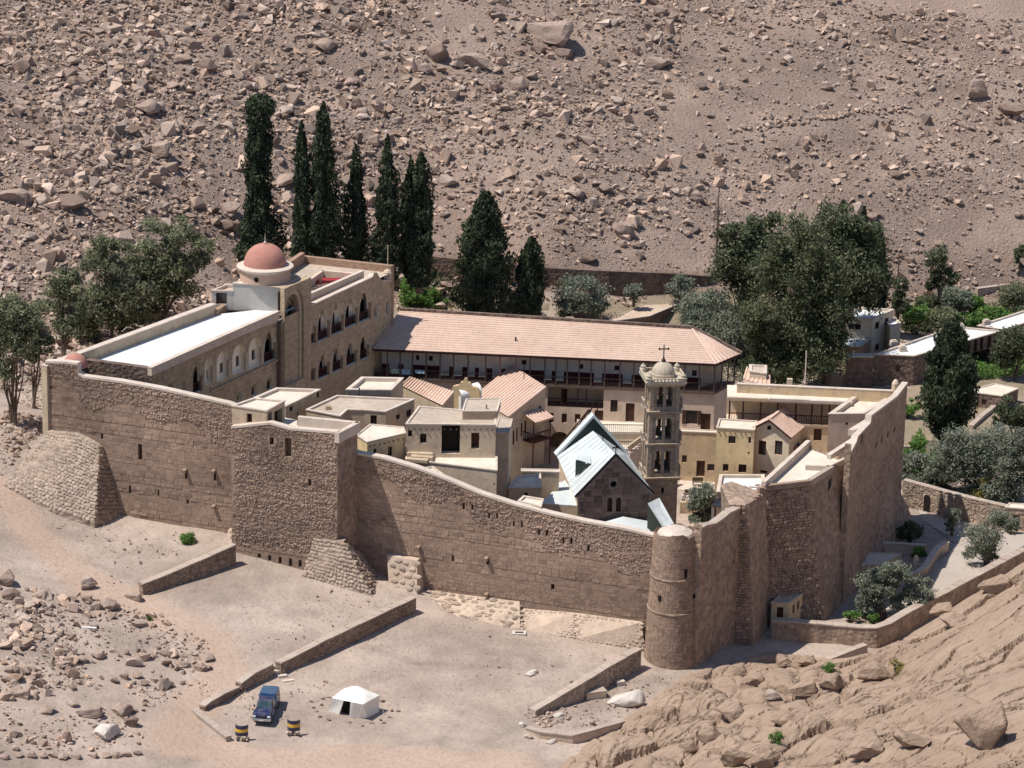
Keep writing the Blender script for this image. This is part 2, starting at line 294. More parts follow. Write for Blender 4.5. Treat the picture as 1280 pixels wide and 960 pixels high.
def mkobj(name, v, f, mats, parent=None, mi=None, smooth=False, uv=True, tone=None, loc=None):
    if not isinstance(mats, (list, tuple)): mats = [mats]
    me = bpy.data.meshes.new(name)
    off = origin(parent); own = np.zeros(3)
    if parent is None and len(v):
        own = np.array(loc if loc is not None else ((v[:, 0].min()+v[:, 0].max())/2, (v[:, 1].min()+v[:, 1].max())/2, v[:, 2].min()))
    vv = v-off-own
    if isinstance(f, np.ndarray):
        n, k = f.shape
        me.vertices.add(len(vv)); me.vertices.foreach_set('co', vv.ravel().astype(np.float32))
        me.loops.add(n*k); me.loops.foreach_set('vertex_index', f.ravel().astype(np.int32))
        me.polygons.add(n); me.polygons.foreach_set('loop_start', np.arange(0, n*k, k, dtype=np.int32))
        me.update(calc_edges=True); me.shade_flat()
    else:
        me.from_pydata(vv.tolist(), [], f); me.update()
    for m in mats: me.materials.append(M[m] if isinstance(m, str) else m)
    if mi is not None and len(mats) > 1: me.polygons.foreach_set('material_index', np.array(mi, dtype=np.int32))
    if uv and len(me.polygons):
        npoly = len(me.polygons); nl = len(me.loops)
        nr = np.zeros(npoly*3, np.float32); me.polygons.foreach_get('normal', nr); nr = nr.reshape(-1, 3)
        lt = np.zeros(npoly, np.int32); me.polygons.foreach_get('loop_total', lt)
        vi = np.zeros(nl, np.int32); me.loops.foreach_get('vertex_index', vi); P = v[vi]
        N = np.repeat(nr, lt, axis=0); flat = np.abs(N[:, 2]) > 0.72
        hl = np.hypot(N[:, 0], N[:, 1])+1e-9; tx = -N[:, 1]/hl; ty = N[:, 0]/hl
        u = np.where(flat, P[:, 0], P[:, 0]*tx+P[:, 1]*ty); vv_ = np.where(flat, P[:, 1], P[:, 2])
        lay = me.uv_layers.new(name='UVMap'); lay.data.foreach_set('uv', np.stack([u, vv_], 1).astype(np.float32).ravel())
    if tone is None and any(m_.name in ATTR for m_ in me.materials): tone = np.ones(len(v))
    if tone is not None:
        at = me.color_attributes.new('tone', 'FLOAT_COLOR', 'POINT')
        c = np.ones((len(v), 4), np.float32); c[:, :3] = tone if tone.ndim == 2 else tone[:, None]
        at.data.foreach_set('color', c.ravel())
    if smooth: me.polygons.foreach_set('use_smooth', [True]*len(me.polygons))
    o = bpy.data.objects.new(name, me); COL.objects.link(o)
    if parent is not None: o.parent = parent
    else: o.location = own
    return o
def tag(o, label=None, cat=None, group=None, kind=None):
    if label: o['label'] = label
    if cat: o['category'] = cat
    if group: o['group'] = group
    if kind: o['kind'] = kind
    return o
def thing(name, loc, label, cat, group=None):
    o = bpy.data.objects.new(name, None); COL.objects.link(o); o.location = [float(c) for c in loc]; o.empty_display_size = 0.3
    return tag(o, label, cat, group)
# ---------------------------------------------------------------- walls with openings
def side(A, B, u, z, off=0.0):     # point u metres from A towards B, off metres INTO the wall
    A = np.array(A[:2], float); B = np.array(B[:2], float); t = (B-A)/np.linalg.norm(B-A); n = np.array([t[1], -t[0]])
    p = A+t*u-n*off; return (p[0], p[1], z)
def inner(loop, holes):            # drop holes that leave the outline
    x0 = min(p[0] for p in loop); x1 = max(p[0] for p in loop); z0 = min(p[1] for p in loop); z1 = max(p[1] for p in loop)
    return [h for h in holes if min(p[0] for p in h) > x0+0.02 and max(p[0] for p in h) < x1-0.02 and max(p[1] for p in h) < z1-0.02 and min(p[1] for p in h) > z0+0.02]
def face_holes(mb, A, B, outer, holes, depth=0.25, mi=0, rmi=None, off=0.0):
    holes = inner(outer, holes)
    loops = [[Vector((p[0], p[1], 0)) for p in l] for l in [outer]+holes]
    flat = [p for l in [outer]+holes for p in l]
    tris = tessellate_polygon(loops)
    mb.add([side(A, B, u, z, off) for u, z in flat], [tuple(t) for t in tris], mi)
    for h in holes:
        n = len(h)
        for i in range(n):
            a, b = h[i], h[(i+1) % n]
            mb.quad(side(A, B, *a, off), side(A, B, *b, off), side(A, B, *b, off+depth), side(A, B, *a, off+depth), mi if rmi is None else rmi)
def rect(u0, z0, u1, z1): return [(u0, z0), (u1, z0), (u1, z1), (u0, z1)]
def arch(u0, z0, u1, z1, pointed=False, n=8):
    r = (u1-u0)/2; c = (u0+u1)/2; pts = [(u0, z0), (u1, z0)]
    if pointed:
        h = min(r*1.35, (z1-z0)*0.7)
        for i in range(n+1):
            t = i/n; pts.append((u1-r*(1-math.cos(t*math.pi/2)) if False else c+r*math.cos(t*math.pi/2)**0.85, z1-h+h*math.sin(t*math.pi/2)**1.15))
        for i in range(n-1, -1, -1):
            t = i/n; pts.append((c-r*math.cos(t*math.pi/2)**0.85, z1-h+h*math.sin(t*math.pi/2)**1.15))
    else:
        for i in range(n*2+1): t = math.pi*i/(2*n); pts.append((c+r*math.cos(t), z1-r+r*math.sin(t)))
    return pts
def pxrect(A, B, x0, y0, x1, y1):
    xm = (x0+x1)/2; ym = (y0+y1)/2
    return onwall(A, B, x0, ym)[0], onwall(A, B, xm, y1)[1], onwall(A, B, x1, ym)[0], onwall(A, B, xm, y0)[1]
def opening_objs(parent, A, B, u0, z0, u1, z1, kind, depth=0.22):
    """the thing that fills an opening: window frame with pane, or a door leaf"""
    if kind == 'h':
        mb = MB(); mb.quad(side(A, B, u0, z0, depth), side(A, B, u1, z0, depth), side(A, B, u1, z1, depth), side(A, B, u0, z1, depth)); mb.build('recess', 'dark', parent); return
    if kind in 'dr':
        mb = MB(); d = depth*0.7
        mb.quad(side(A, B, u0, z0, d), side(A, B, u1, z0, d), side(A, B, u1, z1, d), side(A, B, u0, z1, d))
        k = 3
        for i in range(k):
            a = u0+(u1-u0)*(i+0.08)/k; b = u0+(u1-u0)*(i+0.92)/k
            q = [side(A, B, a, z0+0.04, d-0.03), side(A, B, b, z0+0.04, d-0.03), side(A, B, b, z1-0.05, d-0.03), side(A, B, a, z1-0.05, d-0.03)]
            mb.quad(*q)
            mb.quad(side(A, B, a, z0+0.04, d), side(A, B, a, z0+0.04, d-0.03), side(A, B, a, z1-0.05, d-0.03), side(A, B, a, z1-0.05, d))
        mb.build('door', 'reddoor' if kind == 'r' else 'door', parent); return
    fr = MB(); t = min(0.09, (u1-u0)*0.14)
    def fb(a, b, c, d_): 
        p = [(a, b), (c, b), (c, d_), (a, d_)]; fr.hexa([side(A, B, *q, depth) for q in p], [side(A, B, *q, depth*0.45) for q in p])
    fb(u0, z0, u0+t, z1); fb(u1-t, z0, u1, z1); fb(u0+t, z1-t, u1-t, z1); fb(u0+t, z0, u1-t, z0+t)
    if u1-u0 > 0.5: um = (u0+u1)/2; fb(um-t/2.2, z0+t, um+t/2.2, z1-t)
    if kind == 's':
        for a, b in ((u0-(u1-u0)*0.28, u0-0.02), (u1+0.02, u1+(u1-u0)*0.28)):
            p = [(a, z0), (b, z0), (b, z1), (a, z1)]; fr.hexa([side(A, B, *q, 0) for q in p], [side(A, B, *q, -0.06) for q in p])
    f = fr.build('window', 'door', parent)
    mb = MB(); mb.quad(side(A, B, u0, z0, depth*0.8), side(A, B, u1, z0, depth*0.8), side(A, B, u1, z1, depth*0.8), side(A, B, u0, z1, depth*0.8))
    mb.build('pane', 'pane', f)
def wall_side(mb, root, A, B, z0, z1, wins, mi=0, depth=0.22, z1b=None, top=None, off=0):
    """one wall between plan points A and B with openings given in photo pixels (x0,y0,x1,y1,kind)"""
    L = math.hypot(B[0]-A[0], B[1]-A[1]); holes = []; fills = []
    outer = [(0, z0), (L, z0)]+(top or [(L, z1b if z1b is not None else z1), (0, z1)])
    for wn in wins:
        u0, b, u1, t = pxrect(A, B, *wn[:4])
        if u1 < u0: u0, u1 = u1, u0
        if u0 < 0.05 or u1 > L-0.05 or b < z0+0.03: continue
        h = arch(u0, b, u1, t) if wn[4] == 'a' else rect(u0, b, u1, t)
        holes.append(h); fills.append((u0, b, u1, t, wn[4]))
    face_holes(mb, A, B, outer, holes, depth, mi, off=off)
    for f in fills: opening_objs(root, A, B, *f[:4], 'w' if f[4] == 'a' else f[4], depth)
def offset_poly(P, d):
    P = [np.array(p[:2], float) for p in P]; n = len(P); out = []
    for i in range(n):
        a, b, c = P[i-1], P[i], P[(i+1) % n]
        t1 = (b-a)/np.linalg.norm(b-a); t2 = (c-b)/np.linalg.norm(c-b); n1 = np.array([-t1[1], t1[0]]); n2 = np.array([-t2[1], t2[0]])
        k = n1+n2; k = k/max(0.3, (1+n1@n2)); out.append(b+k*d)
    return out
def house(label, P, z0, z1, wall='mud', roof='roofdirt', wins=None, par=0.35, pw=0.28, cap=None, name='house', cat='house', group=None, joists=None, depth=0.22, eave=0.0):
    """flat-roofed block. P: plan corners, counter-clockwise from the front left one. wins: {side index: [(x0,y0,x1,y1,kind)]}"""
    P = [np.array(p[:2], float) for p in P]; c = sum(P)/len(P)
    root = thing(name, (c[0], c[1], z0), label, cat, group); wins = wins or {}
    mb = MB()
    for i in range(len(P)):
        wall_side(mb, root, P[i], P[(i+1) % len(P)], z0, z1-par*0.001, wins.get(i, []), depth=depth)
    mb.build('wall', wall, root)
    Q = offset_poly(P, pw); E = offset_poly(P, -0.07-eave)
    rb = MB(); rb.add([(q[0], q[1], z1-par) for q in Q], [tuple(range(len(Q)))]); rb.build('roof', roof, root)
    cb = MB(); n = len(P)
    for i in range(n):      # coping ring: proud outside, inner face down to the roof
        j = (i+1) % n; a, b = E[i], E[j]; q, r_ = Q[i], Q[j]
        cb.quad((*a, z1+0.05), (*b, z1+0.05), (*r_, z1+0.05), (*q, z1+0.05)); cb.quad((*q, z1-par), (*r_, z1-par), (*r_, z1+0.05), (*q, z1+0.05))
        cb.quad((*a, z1-0.07), (*b, z1-0.07), (*b, z1+0.05), (*a, z1+0.05)); cb.quad((*P[i], z1-0.07), (*P[j], z1-0.07), (*b, z1-0.07), (*a, z1-0.07))
    cb.build('parapet', cap or 'coping', root)
    for i in (joists or []):
        A, B = P[i], P[(i+1) % n]; L = np.linalg.norm(B-A); jb = MB(); k = int(L/0.55)
        for q in range(k):
            u = (q+0.5)*L/k+random.uniform(-.06, .06); jb.bar(side(A, B, u, z1-0.5, 0.02), side(A, B, u, z1-0.5, -0.1), 0.12)
        tag(jb.build('joist_ends', 'woodgrey', root), kind='stuff')
    return root
def px_quad(pts, z): return [W(x, y, z)[:2] for x, y in pts]
def railing(parent, p, q, h=1.0, n=12, name='railing', mat='wood', t=0.06):
    mb = MB(); p = Vector(p); q = Vector(q); up_ = Vector((0, 0, h))
    mb.bar(p+up_, q+up_, t*1.4); mb.bar(p+up_*0.1, q+up_*0.1, t)
    for i in range(n+1): a = p.lerp(q, i/n); mb.bar(a, a+up_, t*0.7)
    return mb.build(name, mat, parent)
def tiled(root, e0, e1, r1, r0_, spacing=0.42, thick=0.16, mat='tile', ribs=True, rows=True, name='roof'):
    """tiled slope: e0,e1 eave; r1,r0_ ridge above e1,e0"""
    e0, e1, r1, r0_ = [np.array(p, float) for p in (e0, e1, r1, r0_)]
    n = np.cross(e1-e0, r0_-e0); n /= np.linalg.norm(n); n = n if n[2] > 0 else -n
    L = max(np.linalg.norm(e1-e0), np.linalg.norm(r1-r0_)); S = np.linalg.norm((r0_+r1)/2-(e0+e1)/2)
    mb = MB(); nr = max(2, int(S/0.38)); nc = max(2, int(L/0.4))
    lo = e0-n*thick; 
    mb.hexa([e0-n*thick, e1-n*thick, r1-n*thick, r0_-n*thick], [e0, e1, r1, r0_], 0, False, True)
    for i in range(nr):
        t0, t1 = i/nr, (i+1)/nr
        a0 = e0+(r0_-e0)*t0; a1 = e1+(r1-e1)*t0; b0 = e0+(r0_-e0)*t1; b1 = e1+(r1-e1)*t1
        vs = []; fs = []
        for j in range(nc+1):
            l = 0.03+random.uniform(0, 0.012)
            s_ = j/nc; p0 = a0+(a1-a0)*s_; p1 = b0+(b1-b0)*s_; vs += [p0, p0+n*l, p1+n*0.004]
        for j in range(nc): k = j*3; fs += [(k, k+3, k+4, k+1), (k+1, k+4, k+5, k+2)]
        mb.add(vs, fs)
    o = mb.build(name, mat, root)
    if ribs:
        rb = MB(); k = max(2, int(L/spacing))
        for j in range(k+1):
            s_ = j/k; p = e0+(e1-e0)*s_+n*0.03; q = r0_+(r1-r0_)*s_+n*0.03; t = (e1-e0)/np.linalg.norm(e1-e0); wv = t*spacing*0.27
            rb.hexa([p-wv, q-wv, q+wv, p+wv], [p-wv*0.5+n*0.11, q-wv*0.5+n*0.11, q+wv*0.5+n*0.11, p+wv*0.5+n*0.11])
        tag(rb.build('cover_tiles', 'tile_rib', o), kind='stuff')
    return o
# ================================================================ TERRAIN
# heights estimated at photo pixels (px, py, z) and at plan points off the frame
TP = [(20,600,1.5),(60,640,-0.6),(150,655,-1.9),(285,668,-1.7),(380,712,-3),(470,745,-4),(530,765,-5.2),(650,785,-6),(800,815,-7),(0,700,-1),(150,740,-3),
 (0,830,-3),(0,960,-6),(250,800,-5),(150,900,-6),(300,930,-7.5),(450,900,-7.3),(600,900,-7.6),(640,960,-8.1),(700,850,-7.2),(800,860,-7.6),(300,760,-4),
 (870,835,-7.6),(920,805,-8),(1035,778,-8.6),(1075,745,-9),(1122,655,-10.5),(965,800,-8.2),(1090,812,-8.6),(1280,720,-8),(1200,720,-9),(1180,640,-10.5),
 (1280,660,-10.5),(1130,560,-11),(1280,560,-11),(1200,480,-11),(1280,440,-11),(1100,460,-11),(1000,450,-11),(1280,400,-11),(1100,390,-10),(1280,350,-8),
 (1280,300,-3),(1280,200,5),(1280,0,20),(1100,340,-6),(1100,250,1.5),(1100,100,13),(900,345,-4),(900,300,-1),(900,200,6),(900,0,21),(700,385,-6),(700,368,-5),(700,330,-1.2),(700,200,8),(700,0,22),
 (500,372,-5),(500,325,-1.5),(500,200,8),(500,0,23),(300,330,1),(300,200,10),(300,0,24),(0,540,3),(0,450,4),(0,400,5),(0,340,7),(0,250,12),
 (0,100,20),(0,0,25),(150,390,3.5),(150,250,11),(800,385,-6.5),(600,385,-6)]
pts = [tuple(W(*p)) for p in TP]
pts += [(x, 560, 62) for x in (-220, -80, 60, 220)]+[(-160, 300, 22), (-240, 420, 60), (170, 300, -9), (230, 420, 20), (0, 120, -9), (-120, 200, -2), (120, 130, 0), (-90, 260, 1), (0, 200, -8.5), (-40, 220, -7), (80, 330, -11), (90, 380, -12)]
pts = np.array(pts)
def tps(d2): return np.where(d2 > 1e-9, 0.5*d2*np.log(d2+1e-12), 0)
def rbf_fit(P, lam=30.0):
    n = len(P); d2 = ((P[:, None, :2]-P[None, :, :2])**2).sum(2); K = tps(d2)+lam*np.eye(n)
    Q = np.hstack([np.ones((n, 1)), P[:, :2]]); A = np.block([[K, Q], [Q.T, np.zeros((3, 3))]])
    return np.linalg.solve(A, np.concatenate([P[:, 2], np.zeros(3)]))
def rbf_eval(P, c, x, y):
    sh = np.shape(x); x = np.ravel(x).astype(float); y = np.ravel(y).astype(float); out = np.zeros(len(x))
    for i in range(0, len(x), 20000):
        xx = x[i:i+20000]; yy = y[i:i+20000]
        out[i:i+20000] = tps((xx[:, None]-P[:, 0])**2+(yy[:, None]-P[:, 1])**2)@c[:len(P)]+c[-3]+c[-2]*xx+c[-1]*yy
    return out.reshape(sh)
RC = rbf_fit(pts)
def inpoly(x, y, P):
    ins = np.zeros(np.shape(x), bool); n = len(P)
    for i in range(n):
        x1, y1 = P[i][:2]; x2, y2 = P[(i+1) % n][:2]
        c = ((y1 > y) != (y2 > y)); ins ^= c & (x < (x2-x1)*(y-y1)/((y2-y1) if y2 != y1 else 1e-9)+x1)
    return ins
COURT = [(-44, 305.5), (14, 284), (24, 293), (30, 296), (39.5, 328), (25, 341), (-8, 352), (-16, 350), (-34, 331)]
COURT_Z = -10.5
def hillmask(x, y): 
    yb = np.interp(x, [-90, -55, -35, -20, 30, 60, 100], [316, 322, 366, 391, 401, 412, 418]); return np.clip((y-yb)/5, 0, 1)
def H0(x, y):
    z = rbf_eval(pts, RC, x, y); hm = hillmask(x, y)
    z = z+hm*(1.5*fbm(x/16, y/11, 3, 3)+0.35*fbm(x/3, y/2.5, 9, 3))+(1-hm)*(0.25*fbm(x/9, y/9, 21, 3)+0.04*fbm(x/1.2, y/1.2, 5, 2))
    return z
def HH(x, y):
    x = np.asarray(x, float); y = np.asarray(y, float)
    return np.where(inpoly(x, y, COURT), COURT_Z, H0(x, y))
def ground(px, py, y0=200, y1=620):    # where the ray through a photo pixel meets the terrain
    d = ray(px, py); ys = np.linspace(y0, y1, 1400); k = ys/d[1]; x = d[0]*k; z = HC+d[2]*k
    b = z-H0(x, ys); i = np.argmax(b < 0)
    return np.array([x[i], ys[i], float(H0(x[i:i+1], ys[i:i+1])[0])])
xs = np.concatenate([np.linspace(-700, -100, 16)[:-1], np.linspace(-100, -62, 24)[:-1], np.arange(-62, 68, 0.6), np.linspace(68, 110, 26)[1:], np.linspace(110, 700, 16)[1:]])
ys = np.concatenate([np.linspace(-100, 200, 16)[:-1], np.linspace(200, 240, 20)[:-1], np.arange(240, 352, 0.5), np.arange(352, 475, 0.7), np.linspace(475, 1500, 26)])
gx, gy = np.meshgrid(xs, ys); gz = HH(gx, gy)
far = np.clip((gy-560)/200, 0, 1); gz = gz*(1-far)+far*(62+0.12*(gy-560)+18*fbm(gx/120, gy/120, 40, 3))
gz = np.clip(gz, -14, 240)
nx, ny = len(xs), len(ys)
idx = np.arange(nx*ny).reshape(ny, nx); q = np.stack([idx[:-1, :-1], idx[:-1, 1:], idx[1:, 1:], idx[1:, :-1]], -1).reshape(-1, 4)
gv = np.stack([gx.ravel(), gy.ravel(), gz.ravel()], 1)
trk = [ground(*p)[:2] for p in [(0,612),(40,665),(110,728),(190,765),(262,800),(285,845),(238,885),(215,930),(330,948),(480,950),(640,955)]]
def polyd(x, y, P):
    d = np.full(np.shape(x), 1e9)
    for (x1, y1), (x2, y2) in zip(P[:-1], P[1:]):
        L2 = (x2-x1)**2+(y2-y1)**2; t = np.clip(((x-x1)*(x2-x1)+(y-y1)*(y2-y1))/L2, 0, 1); d = np.minimum(d, np.hypot(x-x1-t*(x2-x1), y-y1-t*(y2-y1)))
    return d
GUL = [[(352,735),(362,760),(385,790),(400,802)],[(300,735),(340,765),(378,778)],[(450,940),(510,932),(562,926)],[(596,930),(640,916),(656,904)],[(20,660),(100,700),(160,722)],[(430,800),(520,830),(600,835)]]
gul = np.min([polyd(gx, gy, [ground(*p)[:2] for p in g_]) for g_ in GUL], axis=0)+.5*fbm(gx/1.5, gy/1.5, 71, 3)
tyr = np.min([polyd(gx, gy, [ground(*p)[:2] for p in g_]) for g_ in ([(225,960),(262,934),(330,935),(480,946),(680,950)],[(215,950),(250,940),(330,942),(480,953),(680,957)],[(322,935),(345,905),(420,862),(520,830),(640,826)],[(330,940),(355,910),(430,868),(520,838),(640,834)],[(225,820),(245,860),(215,900),(205,950)],[(236,818),(256,858),(226,900),(216,950)])], axis=0)
td = polyd(gx, gy, trk)+1.2*fbm(gx/3, gy/3, 15, 3); tk_ = np.clip((3.0-td)/1.6, 0, 1); ll = .95+.3*fbm(gx/7, gy/5, 33, 4)+.22*fbm(gx/1.3, gy/1.3, 36, 3)
ll = np.where(hillmask(gx, gy) > .5, .95+.4*fbm(gx/9, gy/7, 51, 4), ll); ll = np.clip(ll, .5, 1.4); ll = ll*(1-.16*np.exp(-(gul/.45)**2))*(1-.10*np.exp(-(tyr/.35)**2))
gt_ = np.stack([ll*(1-tk_)+tk_*1.12, ll*(1-tk_)+tk_*1.03, ll*(1-tk_)+tk_*.97], -1).reshape(-1, 3)
terr = mkobj('ground', gv, q, ['ground', 'hill'], smooth=True, uv=False, loc=(0, 0, 0), tone=gt_)
cxm = gx[:-1, :-1].ravel(); cym = gy[:-1, :-1].ravel()
terr.data.polygons.foreach_set('material_index', ((hillmask(cxm, cym) > 0.5) | (cym > 470)).astype(np.int32)); tag(terr, kind='structure')
# ---------------------------------------------------------------- stones
def ico(sub):
    import bmesh
    bm = bmesh.new(); bmesh.ops.create_icosphere(bm, subdivisions=sub, radius=1.0)
    v = np.array([x.co[:] for x in bm.verts]); f = np.array([[q.index for q in p.verts] for p in bm.faces]); bm.free(); return v, f
def rockshape(sub, seed, planes=9, lo=0.5, hi=0.85, rough=0.06):
    r_ = np.random.default_rng(seed); v, f = ico(sub); v = v.copy()
    for _ in range(planes):
        n = r_.normal(size=3); n /= np.linalg.norm(n); d = r_.uniform(lo, hi); k = np.maximum(0, v@n-d); v -= k[:, None]*n
    v *= 1+r_.normal(size=(len(v), 1))*rough*0.4
    if sub > 1: v += rough*np.array([[mnoise.noise(Vector(p*2.5+seed)), mnoise.noise(Vector(p*2.5+seed+9)), mnoise.noise(Vector(p*2.5+seed+31))] for p in v])
    v *= np.array([1.0, r_.uniform(0.7, 1.0), r_.uniform(0.55, 0.85)]); return v/np.abs(v[:, 0]).max(), f
SMALL = [rockshape(1, 100+i, 8, .45, .8) for i in range(5)]
BLOCKS = None
def ico0():
    p = (1+5**.5)/2; v = np.array([(-1,p,0),(1,p,0),(-1,-p,0),(1,-p,0),(0,-1,p),(0,1,p),(0,-1,-p),(0,1,-p),(p,0,-1),(p,0,1),(-p,0,-1),(-p,0,1)], float)
    f = np.array([(0,11,5),(0,5,1),(0,1,7),(0,7,10),(0,10,11),(1,5,9),(5,11,4),(11,10,2),(10,7,6),(7,1,8),(3,9,4),(3,4,2),(3,2,6),(3,6,8),(3,8,9),(4,9,5),(2,4,11),(6,2,10),(8,6,7),(9,8,1)])
    return v/np.linalg.norm(v[0]), f
V0, F0 = ico0()
def hullrock(seed, n, flat=(.5, .85), smooth_=0):
    import bmesh
    r_ = np.random.default_rng(seed); p = r_.normal(size=(n, 3)); p /= np.linalg.norm(p, axis=1)[:, None]; p *= r_.uniform(.75, 1.1, (n, 1))*np.array([1, r_.uniform(.6, 1), r_.uniform(*flat)])
    bm = bmesh.new(); [bm.verts.new(q) for q in p]; h = bmesh.ops.convex_hull(bm, input=bm.verts); bmesh.ops.delete(bm, geom=[v for v in bm.verts if not v.link_faces], context='VERTS')
    if smooth_:
        bmesh.ops.dissolve_limit(bm, angle_limit=R(14), verts=bm.verts, edges=bm.edges)
        bmesh.ops.bevel(bm, geom=list(bm.edges), offset=.05, segments=1, affect='EDGES', clamp_overlap=True); bmesh.ops.triangulate(bm, faces=bm.faces)
        bmesh.ops.subdivide_edges(bm, edges=bm.edges, cuts=1, use_grid_fill=True); bmesh.ops.triangulate(bm, faces=bm.faces)
        for v in bm.verts: k = mnoise.noise(v.co*2.2+Vector((seed, 0, 0)))*.09+mnoise.noise(v.co*5+Vector((0, seed, 0)))*.035; v.co *= 1+k
    bm.verts.index_update(); v = np.array([x.co[:] for x in bm.verts]); f = np.array([[q.index for q in fc.verts] for fc in bm.faces]); bm.free(); return v/np.abs(v[:, 0]).max(), f
TINY = [hullrock(50+i, 8) for i in range(14)]
BLK1 = [hullrock(200+i, 13) for i in range(14)]
BLOCKS = [hullrock(400+i, 20, (.55, .85), 1) for i in range(10)]
def rotz(a): c, s = np.cos(a), np.sin(a); z = np.zeros_like(c); o = np.ones_like(c); return np.stack([np.stack([c, -s, z], -1), np.stack([s, c, z], -1), np.stack([z, z, o], -1)], -2)
def rotx(a): c, s = np.cos(a), np.sin(a); z = np.zeros_like(c); o = np.ones_like(c); return np.stack([np.stack([o, z, z], -1), np.stack([z, c, -s], -1), np.stack([z, s, c], -1)], -2)
def scatter(name, P, S, lib, mat, parent=None, tonevar=0.25, tilt=0.5, kind='stuff', sink=0.25):
    """many loose stones joined into one mesh: P positions (n,3), S radii (n)"""
    n = len(P); which = rng.integers(0, len(lib), n); VV = []; FF = []; TT = []; off = 0
    for k, (v, f) in enumerate(lib):
        s = np.where(which == k)[0]
        if not len(s): continue
        Rm = rotz(rng.uniform(0, 6.28, len(s)))@rotx(rng.uniform(-tilt, tilt, len(s)))
        w_ = np.einsum('nij,vj->nvi', Rm, v)*S[s][:, None, None]+P[s][:, None, :]
        w_[:, :, 2] += (S[s]*(0.5-sink))[:, None]
        VV.append(w_.reshape(-1, 3)); FF.append((f[None]+(np.arange(len(s))*len(v))[:, None, None]+off).reshape(-1, 3)); off += len(s)*len(v)
        t = np.clip(1+rng.normal(0, tonevar, len(s)), 0.45, 1.7); wr = rng.normal(0, 0.03, len(s))
        TT.append(np.repeat(np.stack([t*(1+wr), t, t*(1-wr)], 1), len(v), axis=0))
    o = mkobj(name, np.concatenate(VV), np.concatenate(FF), mat, parent, uv=False, tone=np.concatenate(TT)); 
    if kind: tag(o, kind=kind)
    return o
def infront(x, y, z, m=40):
    d = np.stack([x, y, z-HC], -1); k = d@fwd; px = 640+F*(d@rt)/k; py = 480-F*(d@up)/k
    return (px > -m) & (px < 1280+m) & (py > -m) & (py < 960+m), px, py
def densmap(px, py):   # how thickly the slope is strewn, by where the photo shows blocks
    g = 0.66+0.9*fbm(px/140, py/70, 77, 3)
    g += 0.35*np.exp(-((px-480)/260)**2-((py-190)/110)**2)+0.5*np.exp(-((px-800)/110)**2-((py-255)/38)**2)+0.25*np.exp(-((px-120)/200)**2)
    g -= 0.75*np.exp(-((px-760)/110)**2-((py-322)/22)**2)+0.45*np.exp(-((px-1160)/140)**2-((py-290)/40)**2)+0.35*np.exp(-((px-1000)/300)**2-((py-150)/80)**2)
    g -= 0.6*np.exp(-((px-230)/60)**2-((py-330)/30)**2)
    return np.clip(g, 0.06, 1.3)
def hill_points(n, seedoff=0):
    x = rng.uniform(-100, 106, n); y = rng.uniform(330, 500, n); z = HH(x, y)
    ok, px, py = infront(x, y, z, 110); ok &= hillmask(x, y) > 0.3; ok &= rng.uniform(0, 1.3, n) < densmap(px, py)
    return x[ok], y[ok], z[ok], px[ok], py[ok]
x, y, z, px, py = hill_points(250000)
S = 0.12*rng.pareto(2.2, len(x))+0.12; S = np.clip(S, 0.12, 0.85)*np.where(px > 850, 0.8, 1.0)
o = scatter('rubble', np.stack([x, y, z], 1), S, TINY, 'rubble'); tag(o, 'brown granite rubble strewn thickly over the mountain slope')
x, y, z, px, py = hill_points(26000)
S = np.clip(0.30+0.17*rng.pareto(2.1, len(x)), 0.28, 1.2)*np.where(px > 850, 0.72, 1.0)
o = scatter('rubble_blocks', np.stack([x, y, z], 1), S, BLK1, 'rubble', tonevar=0.3); tag(o, 'angular granite blocks scattered among the rubble of the slope')
BOULD = []
for i in range(9):
    v, f = rockshape(3, 300+i, 12, 0.42, 0.8, 0.07) if i in (2, 8) else BLOCKS[i]; me = bpy.data.meshes.new('boulder_shape'); me.from_pydata(v.tolist(), [], f.tolist()); me.update(); BOULD.append(me)
BM = {}
def boulder(px, py, wpx, hpx, mat, label, group=None, name='boulder', shape=None, pos=None):
    g = ground(px, py+hpx*0.42) if pos is None else pos
    dist = np.linalg.norm(g-CP); k = F/dist; i = shape if shape is not None else random.randrange(len(BOULD))
    key = (i, mat)
    if key not in BM: me = BOULD[i].copy(); me.materials.append(M[mat]); BM[key] = me
    o = bpy.data.objects.new(name, BM[key]); COL.objects.link(o); rx = wpx/2/k; rz = max(hpx/1.75/k, rx*0.4)
    o.scale = (rx, rx*random.uniform(0.7, 0.95), rz*1.25); o.rotation_euler = (random.uniform(-.2, .2), random.uniform(-.15, .15), random.uniform(-.5, .5) + random.choice([0, math.pi]))
    o.location = (g[0], g[1], g[2]+rz*0.38); tag(o, label, 'boulder', group); return o
